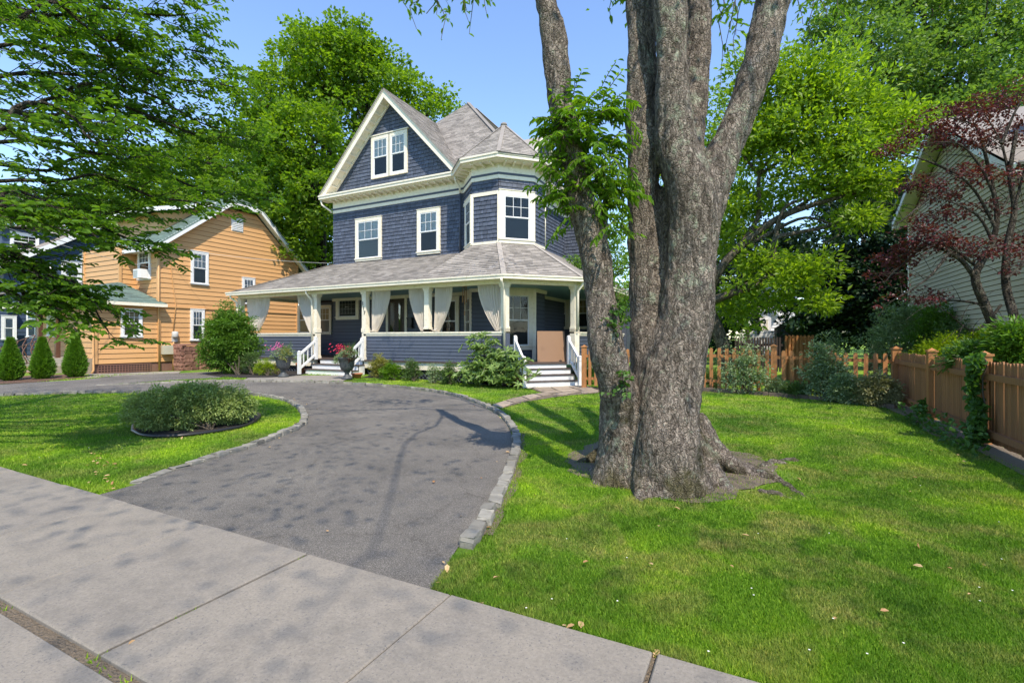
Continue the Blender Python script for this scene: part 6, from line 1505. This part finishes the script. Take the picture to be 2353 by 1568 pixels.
tree('backyard_tree', "small tree trunk and dark leaves in front of the far white house", at(1718, 777, 28) - Vector((0, 0, 1.5)), at(1716, 700, 28), .13, [lobe(1716, 690, 28, 34, 26), lobe(1690, 720, 28, 26, 22), lobe(1790, 700, 30, 40, 14)], 'lf_dark', 'bark_dark', 90, 26, .4, .2, .8, twigs=8)
tree('hedge_tree', "low wide dark tree closing the gap behind the picket fence", at(1900, 777, 44) - Vector((0, 0, 1.6)), at(1900, 730, 44), .2, [lobe(1850, 735, 44, 90, 40), lobe(1960, 730, 44, 90, 45), lobe(2080, 735, 42, 90, 45), lobe(1620, 735, 46, 60, 50), lobe(1520, 735, 46, 60, 50), lobe(1400, 735, 44, 60, 50)], 'lf_oak', 'bark_dark', 380, 28, .8, .35, .8, twigs=8, shell=.2)
# ---- burgundy japanese maple
jm = thing('burgundy_maple', gnd(2275, 905) if False else at(2275, 800, 9.6) - Vector((0, 0, 1.4)), "slender burgundy leaved maple in front of the cream house", "tree")
D0 = 9.6; mb = MB()
pxt([(2300, 840, D0), (2290, 770, D0), (2262, 700, D0), (2240, 640, D0), (2255, 600, D0), (2278, 560, D0 + .2), (2290, 500, D0 + .2), (2280, 430, D0 + .2), (2262, 350, D0)], .10, .03)
pxt([(2240, 640, D0), (2215, 605, D0), (2180, 580, D0), (2130, 560, D0 + .3)], .05, .02)
pxt([(2345, 800, D0 - .2), (2330, 730, D0 - .2), (2310, 650, D0), (2315, 560, D0), (2330, 480, D0), (2320, 400, D0), (2335, 300, D0)], .09, .03)
mb.build('trunk', M['bark_dark'], jm); mb = MB()
JB = [[(2282, 560), (2250, 500), (2200, 470), (2140, 450)], [(2285, 520), (2240, 440), (2190, 400), (2120, 400)], [(2285, 450), (2250, 380), (2200, 330), (2120, 330)], [(2262, 350), (2240, 290), (2180, 270)], [(2320, 420), (2300, 330), (2260, 260)], [(2330, 480), (2345, 420), (2365, 340)], [(2240, 610), (2160, 560), (2060, 590)], [(2262, 700), (2190, 690), (2120, 700)], [(2180, 580), (2130, 640), (2050, 690)], [(2310, 640), (2350, 600), (2370, 540)], [(2290, 500), (2330, 430), (2350, 400)], [(2130, 560), (2080, 600), (2030, 650)], [(2140, 450), (2080, 500), (2050, 520)], [(2200, 400), (2130, 370), (2060, 350)], [(2300, 700), (2240, 760), (2180, 720)], [(2300, 330), (2330, 260), (2350, 220)]]
for b in JB: d0 = random.uniform(8.8, 10.2); pxt([(x, y, d0) for x, y in b], .03, .006, 6)
tips = []
for _ in range(170):
    b = random.choice(JB); i = random.randrange(len(b) - 1); t = random.random(); x = b[i][0] + (b[i + 1][0] - b[i][0]) * t; y = b[i][1] + (b[i + 1][1] - b[i][1]) * t
    e = (x + random.gauss(-20, 45), y + random.gauss(-5, 28)); d0 = random.uniform(8.9, 10.1); pxt([(x, y, d0), ((x + e[0]) / 2, (y + e[1]) / 2 - 5, d0), (*e, d0 + random.gauss(0, .2))], .008, .003, 4)
mb.build('branches', M['bark_dark'], jm)
jl = []
for x, y, rx, rz in ((2200, 260, 80, 26), (2290, 235, 80, 30), (2130, 300, 75, 22), (2340, 300, 40, 40), (2200, 320, 60, 25), (2060, 345, 40, 16), (2100, 420, 50, 18), (2170, 440, 40, 20), (2250, 400, 50, 30), (2120, 540, 60, 26), (2180, 560, 60, 22), (2060, 590, 60, 26), (2240, 580, 60, 18), (2050, 640, 50, 20), (2330, 560, 40, 25), (2130, 680, 50, 16), (2330, 400, 40, 30), (2280, 320, 50, 30), (2350, 620, 40, 20), (2030, 690, 24, 10), (2240, 480, 60, 20), (2150, 500, 50, 16)):
    jl.append(lobe(x, y, random.uniform(9.0, 10.2), rx, rz))
crown('crown', jl, 500, 20, .17, .062, .7, M['lf_red'], jm, shell=.2, droop=.3, flat=.5)

# ---- shrubs
def shrub(name, label, px_, py_, wpx, hpx, m, n, per, cr, L, W=.5, group=None, d=None, squash=1.0, lob=None, cat='shrub', stems=True, fy=None, **k):
    """shrub standing at its measured foot, width and height in picture units"""
    base = gnd(px_, py_) if d is None else at(px_, py_, d)
    if fy: base = onY(px_, HY, fy); base.z = gz(base.x, base.y)
    dd_ = -SA * base.x + CA * base.y; s = dd_ / FPX; wR = wpx * s / 2; h = hpx * s
    if fy: h = max(.3, EYE + (HY - (py_ - hpx)) * s - base.z)
    t = thing(name, base, label, cat, group)
    vd = Vector((base.x, base.y, 0)).normalized(); vr = Vector((vd.y, -vd.x, 0)); cc = base + vd * wR * squash * .8; nl = lob or 5
    lobes = []
    for i in range(nl):
        f = (i + .5) / nl * 2 - 1; hh = h * (1 - .30 * abs(f) ** 1.5) * random.uniform(.9, 1.04); rr = max(wR * squash * .8, wR * 1.5 / nl) * (1 - .25 * abs(f))
        rr = min(rr, wR * .62)
        lobes.append((tuple(cc + vr * f * (wR * 1.02 - rr) * 1.0 + Vector((0, 0, hh * .52))), (rr, rr, hh * .48)))
    lobes.append((tuple(cc + Vector((0, 0, h * .5))), (wR * squash * .62, wR * squash * .62, h * .46)))
    _, P = crown('foliage', lobes, n, per, cr, L, W, M[m], t, **k)
    if stems:
        mb = MB()
        for i in range(10): p = Vector(P[random.randrange(len(P))]); limb(mb, base + Vector((random.uniform(-.1, .1) * wR, wR * .25, 0)), p, .012 + .01 * wR, .004, 0, .08, 5, 5)
        mb.build('stem', M['twig'], t)
    return t
shrub('island_shrub', "broad spreading evergreen shrub in the mulched ring in the left lawn", 442, 992, 290, 112, 'lf_holly', 1500, 34, .10, .05, .42, shell=.5, flat=.6, squash=.55, lob=7, rough=.15)
shrub('round_bush', "large bushy privet beside the left end of the blue porch", 528, 862, 150, 172, 'lf_bush', 1300, 30, .17, .085, .5, shell=.5, rough=.12)
def cone(px_, py_, wpx, hpx, label):
    base = gnd(px_, py_); dd_ = -SA * base.x + CA * base.y; s = dd_ / FPX; wR = wpx * s / 2; h = hpx * s; t = thing('cone_shrub', base, label, 'shrub', 'cone shaped evergreens in front of the orange house')
    n = 9000; u = rng.random(n) ** .8; prof = np.interp(u, [0, .08, .25, .5, .8, 1], [.45, .85, 1.0, .72, .3, .03]); a = rng.random(n) * 2 * pi; lump = 1 + .13 * np.sin(a * 5 + u * 17) * np.cos(u * 23 + a * 2) + .08 * np.sin(a * 11 + u * 40) * np.cos(u * 51)
    r = wR * prof * lump * rng.uniform(.62, 1.06, n); P = np.stack([r * np.cos(a), r * np.sin(a), u * h], 1) + np.array(base); out = np.stack([np.cos(a), np.sin(a), np.full(n, .5)], 1)
    A = unit(out + rdir(n) * .5 + np.array([0, 0, .5])); me, c = leaf_mesh('foliage', P, A, unit(out + rdir(n) * .6), rng.uniform(.07, .15, n), rng.uniform(.03, .06, n), M['lf_arb']); put('foliage', me, t, Matrix.Translation(c))
    mb = MB(); mb.tube([base, base + Vector((0, 0, h * .9))], [.05, .01], 6); mb.build('trunk', M['twig'], t)
cone(24, 874, 41, 95, "leftmost of the three cone shaped evergreens"); cone(97, 870, 38, 92, "middle one of the three cone shaped evergreens"); cone(172, 866, 38, 102, "rightmost and tallest of the three cone shaped evergreens, by the brick steps")
shrub('low_shrub', "dull green clipped shrub between the round bush and the lime mound", 574, 861, 56, 58, 'lf_mix', 170, 30, .10, .04)
shrub('low_shrub', "bright lime green mound left of the first flower urn", 608, 863, 54, 40, 'lf_lime', 170, 30, .08, .035)
shrub('low_shrub', "small yellow shrub tucked behind the first flower urn", 637, 861, 22, 34, 'lf_gold', 60, 26, .08, .035)
shrub('low_shrub', "golden variegated shrub just right of the entry steps", 873, 865, 56, 54, 'lf_gold', 200, 30, .09, .05, fy=13.95, squash=.6)
shrub('low_shrub', "bright green mound in front of the golden shrub", 900, 869, 62, 38, 'lf_sprout', 200, 30, .09, .05, fy=13.6, squash=.6)
shrub('low_shrub', "dark green rounded shrub in the middle of the foundation bed", 946, 868, 44, 44, 'lf_mix', 150, 30, .10, .05, fy=13.9, squash=.7)
shrub('low_shrub', "thin dark shrub left of the rhododendron", 1030, 870, 56, 42, 'lf_mix', 120, 24, .12, .055, fy=13.9, squash=.6)
shrub('low_shrub', "sparse grey green shrub beside the thin dark one", 996, 869, 36, 34, 'lf_silver', 70, 20, .12, .05, fy=13.9, squash=.7)
# rhododendron: whorls of long leaves
rd_ = thing('rhododendron', gnd(1130, 884), "large rhododendron with whorled leaves in front of the blue rail", "shrub")
Pl, Al, Nl, Ll = [], [], [], []; mb = MB(); b0 = gnd(1130, 880)
for (x, y, rx, ry, k, dz) in ((1105, 795, 38, 24, 46, 13.9), (1130, 835, 55, 32, 90, 13.9), (1100, 850, 44, 26, 60, 13.8), (1165, 850, 40, 30, 60, 13.9), (1140, 868, 60, 16, 50, 13.7), (1180, 830, 22, 24, 20, 14.0), (1085, 865, 30, 14, 26, 13.8)):
    for _ in range(k):
        c = onY(x + random.gauss(0, rx * .52), y + random.gauss(0, ry * .52), dz + random.gauss(0, .16))
        if c.z < .08: continue
        ax = Vector((random.gauss(0, .45), random.gauss(-.35, .4), 1)).normalized(); u_ = ax.orthogonal().normalized(); v_ = ax.cross(u_)
        for j in range(9):
            a = j * 2 * pi / 9 + random.random(); dr_ = (u_ * cos(a) + v_ * sin(a)); Pl.append(c); Al.append(dr_ + ax * random.uniform(-.1, .5)); Nl.append(ax + dr_ * -.2); Ll.append(.20 * random.uniform(.7, 1.15))
        if random.random() < .4: limb(mb, b0 + Vector((random.uniform(-.2, .2), 0, 0)), c, .016, .006, 0, .1, 5, 5)
me, c = leaf_mesh('foliage', np.array([tuple(p) for p in Pl]), np.array([tuple(p) for p in Al]), np.array([tuple(p) for p in Nl]), np.array(Ll), np.array(Ll) * .3, M['lf_rhodo'], six=True)
put('foliage', me, rd_, Matrix.Translation(c)); mb.build('stem', M['twig'], rd_)
# fence side shrubs
shrub('rose_shrub', "tall loose grey green shrub sprawling over the picket fence's left half", 1712, 898, 110, 118, 'lf_silver', 150, 18, .20, .075, .5, shell=.1, rough=.5, fy=14.35, squash=.35)
shrub('rose_shrub', "dense climbing shrub growing through the picket fence near its middle", 1895, 912, 96, 130, 'lf_silver', 260, 22, .17, .075, .5, shell=.2, rough=.35, fy=14.3, squash=.35)
shrub('bed_plant', "clump of strappy leaves at the picket fence foot beside the big trunk", 1632, 892, 50, 44, 'lf_mix', 90, 22, .12, .16, .12, cat='plant', droop=.3, stems=False)
shrub('bed_plant', "silver leaved plant low in the fence bed under the loose shrub", 1782, 910, 60, 42, 'lf_silver', 90, 22, .10, .08, .3, cat='plant', stems=False)
shrub('bed_plant', "green strappy clump between the two fence shrubs", 1828, 915, 54, 30, 'lf_mix', 80, 20, .10, .15, .14, cat='plant', stems=False)
shrub('variegated_shrub', "pale grey green low shrub in the fence bed corner", 1945, 922, 84, 66, 'lf_silver', 260, 26, .11, .07, fy=13.95, squash=.4)
shrub('variegated_shrub', "cream variegated low shrub at the corner fence post", 2016, 932, 96, 76, 'lf_tan', 400, 28, .10, .065, fy=13.7, squash=.5)
shrub('fence_vine', "green vine clump at the foot of the side fence's first post", 2150, 965, 70, 50, 'lf_ivy', 90, 14, .11, .09, .8, cat='vine', stems=False, shell=.1)
# hydrangea-like mass behind the fence
def back(lab, x, y, w_, h, m, n, per, L, d, name='hedge_shrub', W=.5, **k): return shrub(name, lab, x, y + h / 2, w_, h, m, n, per, .2, L, W, d=d, **k)
back("large blue green shrub behind the picket fence, left of the cream house", 2090, 780, 230, 190, 'lf_silver', 620, 26, .085, 14.5)
back("rounded green shrub rising behind the fence corner", 2150, 760, 130, 150, 'lf_bush', 300, 26, .08, 13.8)
back("tall spindly shrub standing behind the variegated bed", 1915, 800, 60, 110, 'lf_silver', 90, 20, .06, 17)
back("dull grey green shrub under the burgundy maple", 2230, 790, 170, 130, 'lf_mix', 320, 26, .07, 12.6)
back("low yellow shrub behind the side fence", 2185, 812, 170, 84, 'lf_lime', 330, 28, .06, 10.6)
back("bright yellow green shrub under the burgundy maple's trunk", 2265, 800, 90, 90, 'lf_lime', 160, 26, .06, 9.8)
back("glossy green shrub leaning over the side fence at the right edge", 2335, 800, 110, 150, 'lf_bush', 220, 26, .11, 7.6, W=.34)
back("pale leaved shrub over the fence beside the vine covered post", 2240, 820, 110, 70, 'lf_ivy', 120, 26, .10, 8.2, W=.36)
# ivy on the near fence post
iv = thing('ivy', Vector((FX1 - .1, 9.6, 0)), "ivy climbing the fence post nearest the right edge", "ivy")
n = 520; zz = rng.random(n) * 1.35; P = np.stack([FX1 - .10 - rng.random(n) * .12, 9.66 - rng.random(n) * .32 * (0.6 + np.sin(zz * 5) * .4), zz], 1); A = rdir(n, -.4); me, c = leaf_mesh('foliage', P, A, unit(rdir(n) * .6 + np.array([-1, -.5, .4])), rng.uniform(.06, .12, n), rng.uniform(.06, .11, n), M['lf_ivy'], six=True); put('foliage', me, iv, Matrix.Translation(c))
mb = MB(); mb.tube(bez((FX1 - .1, 9.6, 0), (FX1 - .1, 9.5, 1.3), 0, 8, .15), .01, 5); mb.build('stem', M['twig'], iv)
n = 260; P = np.stack([2.85 - rng.random(n) * .25, 8.6 + rng.random(n) * 3.6, rng.random(n) ** 2 * .35], 1); me, c = leaf_mesh('ground_ivy_leaves', P, rdir(n), unit(rdir(n) * .5 + np.array([-.4, -.3, 1])), rng.uniform(.05, .11, n), rng.uniform(.05, .09, n), M['lf_ivy'], six=True); tag(put('ground_ivy_leaves', me, None, Matrix.Translation(c)), kind='stuff')
shrub('day_lily', "clump of arching day lily leaves right of the side steps", 1353, 883, 34, 56, 'lf_ivy', 60, 16, .12, .26, .09, cat='plant', droop=-.2, stems=False)

# ---- urns and pots
def urn(x, y, hpx, label, m1, m2, petal, grass):
    b = gnd(x, y); b.z = gz(b.x, b.y) + .01; dd_ = -SA * b.x + CA * b.y; h = .78
    t = thing('flower_urn', b, label, 'urn', 'cast iron flower urns at the entry')
    mb = MB(); mb.lathe(b, [(.19, 0), (.19, .05), (.14, .09), (.085, .16), (.075, .22), (.12, .26), (.13, .28)], 24); mb.build('foot', M['urn'], t)
    mb = MB(); mb.lathe(b, [(.10, .28), (.19, .33), (.235, .44), (.25, .56), (.27, .68), (.32, .75), (.325, .78), (.29, .785), (.25, .74)], 32, .02); mb.build('bowl', M['urn'], t)
    c = b + Vector((0, 0, .86))
    _, P = crown('foliage', [(tuple(c), (.38, .36, .22)), (tuple(c + Vector((.1, 0, .1))), (.26, .25, .2)), (tuple(c + Vector((-.15, -.1, -.12))), (.3, .25, .16))], 90, 26, .09, .05, .45, M[m1], t)
    crown('trailing_foliage', [(tuple(c + Vector((.2, -.1, -.05))), (.22, .2, .2))], 30, 22, .08, .045, .5, M[m2], t)
    n = 46; cc = np.array(c) + np.stack([rng.normal(-.2, .16, n), rng.normal(-.1, .12, n), .22 + rng.normal(0, .09, n)], 1); Pp = np.repeat(cc, 6, 0); a = np.tile(np.arange(6) * pi / 3, n); A = np.stack([np.cos(a), np.sin(a) * .6 - .3, np.sin(a + 1) * .6 + .3], 1); me, cpos = leaf_mesh('flowers', Pp, A, unit(rdir(len(Pp)) * .4 + np.array([0, -.7, .6])), np.full(len(Pp), .045), np.full(len(Pp), .045), M[petal]); tag(put('flowers', me, t, Matrix.Translation(cpos)), kind='stuff')
    if grass:
        n = 70; a = rng.random(n) * 2 * pi; A = np.stack([np.cos(a) * .45, np.sin(a) * .45, np.full(n, 1.)], 1); P = np.repeat(np.array([[c.x + .12, c.y, c.z]]), n, 0) + rng.normal(0, .03, (n, 3)); me, cpos = leaf_mesh('spike_grass', P, A, rdir(n), rng.uniform(.3, .6, n), np.full(n, .012), M['lf_mix']); put('spike_grass', me, t, Matrix.Translation(cpos))
urn(651, 866, 60, "dark iron urn of pink and white flowers left of the entry steps", 'lf_silver', 'lf_gold', 'pink', True)
urn(797, 871, 60, "dark iron urn of red flowers standing in front of the entry steps", 'lf_silver', 'lf_red', 'red', True)
def pot(p, label, r=.17, h=.3, plant=True, name='terracotta_pot'):
    p = Vector(p); p.z = gz(p.x, p.y) + .01; t = thing(name, p, label, 'pot'); mb = MB(); mb.lathe(p, [(r * .68, 0), (r * .92, h * .78), (r * 1.08, h * .78), (r * 1.08, h), (r * .92, h), (r * .9, h * .85)], 20); mb.build('pot_body', M['terracotta'], t)
    if plant:
        c = p + Vector((0, 0, h + .16)); crown('foliage', [(tuple(c), (r * 1.3, r * 1.2, .2))], 40, 22, .08, .09, .3, M['lf_silver'], t)
pot(gnd(1196, 887), "terracotta pot of silvery leaves at the foot of the side steps", .21, .28); pot(gnd(820, 868), "low terracotta pot behind the red flowered urn", .2, .17, False); pot(gnd(677, 858) + Vector((0, .3, 0)), "terracotta pot half hidden behind the left stair railing", .19, .42)

# ---- grass, clover, fallen leaves
drive_p = [(p[0], p[1]) for p in drive]
zones = [drive_p, path_poly, pad, EP, [tuple(p) for p in EDp[::4]] + [(3.0, 15.5), (FX0, 15.5)], G2([(830, 868), (930, 869), (1050, 877), (1165, 889), (1212, 888)]) + [(-7.55, 16), (-13.7, 16)], G2([(470, 860), (560, 868), (672, 864)]) + [(-16.7, 16), (-23, 16)], G2([(-40, 893), (80, 878), (215, 862), (80, 862), (-60, 874)])]
def mask_poly(X, Y, P):
    c = np.zeros(len(X), bool); j = len(P) - 1
    for i in range(len(P)):
        xi, yi = P[i]; xj, yj = P[j]
        k = ((yi > Y) != (yj > Y)) & (X < (xj - xi) * (Y - yi) / (yj - yi + 1e-12) + xi); c ^= k; j = i
    return c
def dist_path(X, Y, P, lim):
    m = np.zeros(len(X), bool)
    for p in P: m |= (X - p[0]) ** 2 + (Y - p[1]) ** 2 < lim * lim
    return m
def lawn_points(n, power=1.6):
    """points on the lawn, denser near the viewer"""
    out = []; tot = 0
    while tot < n:
        k = n; d = 2.0 * (1 + rng.random(k) * 0) / (1 - rng.random(k) * (1 - (2.0 / 20) ** (power - 1))) ** (1 / (power - 1)); d = np.minimum(d, 22); a = rng.uniform(-1.25, 1.25, k)
        X = d * (-SA + CA * a); Y = d * (CA + SA * a)
        ok = (Y > SWY + .0) & (Y < 17) & (X > -24) & ~((X > 2.9)) & ~((Y > 14.7) & (X < -5))
        for z in zones: ok &= ~mask_poly(X, Y, z)
        ok &= ~dist_path(X, Y, [(p.x, p.y) for p in smooth_path(K_OUT, .1)[::4]] , .0)
        P = np.stack([X[ok], Y[ok], d[ok]], 1); out.append(P); tot += len(P)
    return np.concatenate(out)[:n]
G = lawn_points(430000)
kp = np.array([(p.x, p.y) for p in smooth_path(K_OUT, .1)[::3]] + [(p.x, p.y) for p in smooth_path(K_IN, .1)[::3]])
near = np.zeros(len(G), bool)
for q in kp: near |= ((G[:, 0] - q[0]) ** 2 + (G[:, 1] - q[1]) ** 2) < .13 ** 2
G = G[~near]
# thin grass on the worn soil at the trunk and behind the kerb
dt = np.hypot(G[:, 0] - bs.x, (G[:, 1] - bs.y)); sp_ = np.array([noise.noise(Vector((x * 1.6, y * 1.6, 4))) for x, y in G[:, :2].tolist()])
keep = ~((dt < 1.28 + .45 * sp_) & (rng.random(len(G)) < .8)) ; G = G[keep]; sp_ = sp_[keep]
jx = []
for _ in range(900):
    if random.random() < .55: xx = random.uniform(-9, .5); yy = 1.2 + random.gauss(0, .014); ok_ = noise.noise(Vector((xx * 1.3, 7, 0))) > .12
    else: xx = random.choice([-2.935, -2.935, -.45]) + random.gauss(0, .006); yy = random.uniform(1.2, 2.5); ok_ = noise.noise(Vector((yy * 2.3, 2, xx))) > .1
    if ok_: jx.append((xx, yy, math.hypot(xx, yy)))
G = np.concatenate([G, np.array(jx)]); sp_ = np.concatenate([sp_, np.full(len(jx), -.9)])
n = len(G); Z = np.array([gz(x, y) for x, y in G[:, :2].tolist()]); P = np.stack([G[:, 0], G[:, 1], Z - .008], 1)
hgt = (.024 + .012 * rng.random(n)) * (1 + .35 * sp_) * (1 + .03 * G[:, 2]); edge = (G[:, 1] < SWY + .12); hgt = np.where(edge, hgt * 1.5, hgt)
wid = .0018 + .00075 * G[:, 2]; A = unit(rng.normal(size=(n, 3)) * np.array([.55, .55, .12]) + np.array([0, 0, 1.]))
S = unit(np.cross(A, rdir(n))); tipv = P + A * hgt[:, None]; V = np.stack([P - S * wid[:, None], P + S * wid[:, None], tipv], 1).reshape(-1, 3)
me = mesh_np('grass', V, np.arange(n * 3).reshape(-1, 3), M['blades']); tag(put('grass', me), kind='stuff')
ring = []
for k in range(40):
    a = k * 2 * pi / 40; rr = 1.32 + .36 * noise.noise(Vector((cos(a) * 1.5, sin(a) * 1.5, 3))) + .15 * noise.noise(Vector((cos(a) * 5, sin(a) * 5, 1)))
    ring.append((bs.x + rr * cos(a), bs.y + rr * sin(a)))
sheet('bare_soil', ring, M['soil'], .006, .25)
# blades creeping over the path and sidewalk edge are part of it; clover blossoms
C = lawn_points(60, 1.3); n = len(C); P0 = np.stack([C[:, 0], C[:, 1], np.array([gz(x, y) for x, y in C[:, :2].tolist()]) + .045], 1); Pp = np.repeat(P0, 6, 0); a = np.tile(np.arange(6) * pi / 3, n); A = np.stack([np.cos(a), np.sin(a), np.full(len(a), .5)], 1)
me, c = leaf_mesh('clover_blossoms', Pp, A, unit(rdir(len(Pp)) * .3 + np.array([0, 0, 1])), np.full(len(Pp), .007), np.full(len(Pp), .007), M['whitepetal']); tag(put('clover_blossoms', me, None, Matrix.Translation(c)), kind='stuff')
C = lawn_points(70, 1.2); n = len(C); P0 = np.stack([C[:, 0], C[:, 1], np.array([gz(x, y) for x, y in C[:, :2].tolist()]) + .04], 1)
ex = np.array([[gnd(x, y).x, gnd(x, y).y, gz(gnd(x, y).x, gnd(x, y).y) + .02] for x, y in [(1110, 1393), (1290, 1442), (1335, 1450), (1515, 1500), (314, 1477), (996, 1112), (55, 1368), (640, 1387), (1000, 1345), (1020, 1300), (240, 1130), (265, 1125), (1180, 1050), (1145, 1165), (1130, 1200), (1118, 1210), (755, 1225)] + [(200 + 70 * random.random(), 1125 - 90 * random.random()) for _ in range(30)]])
kk = []
for q in kp:
    if rng.random() < .22:
        qx, qy = q + rng.normal(0, .13, 2); kk.append([qx, qy, gz(qx, qy) + .02])
kk = [q for q in kk if q[1] < 11]
P0 = np.concatenate([P0, ex, np.array(kk)]); n = len(P0); l = rng.uniform(.03, .065, n); me, c = leaf_mesh('fallen_leaves', P0, rdir(n, 0, .25), unit(rdir(n) * .35 + np.array([0, 0, 1])), l, l * .6, M['fallen'], .12, six=True); tag(put('fallen_leaves', me, None, Matrix.Translation(c)), kind='stuff')
# pebbles by the side steps
# trees across the street, seen only in the window panes
for i, (x, y, lab) in enumerate(((-14, -17, "street tree across the road, left of the view"), (-3, -19, "street tree straight across the road"), (8, -16, "street tree across the road, right of the view"))):
    tree('street_tree', lab, (x, y, 0), (x, y, 4), .3, [((x, y, 7), (4.2, 3, 3)), ((x + 2, y, 10), (3.5, 3, 2.6)), ((x - 2, y, 9.5), (3.5, 3, 2.6))], 'lf_maple', 'bark_dark', 150, 22, .9, .5, .8, group='street trees across the road', twigs=8)
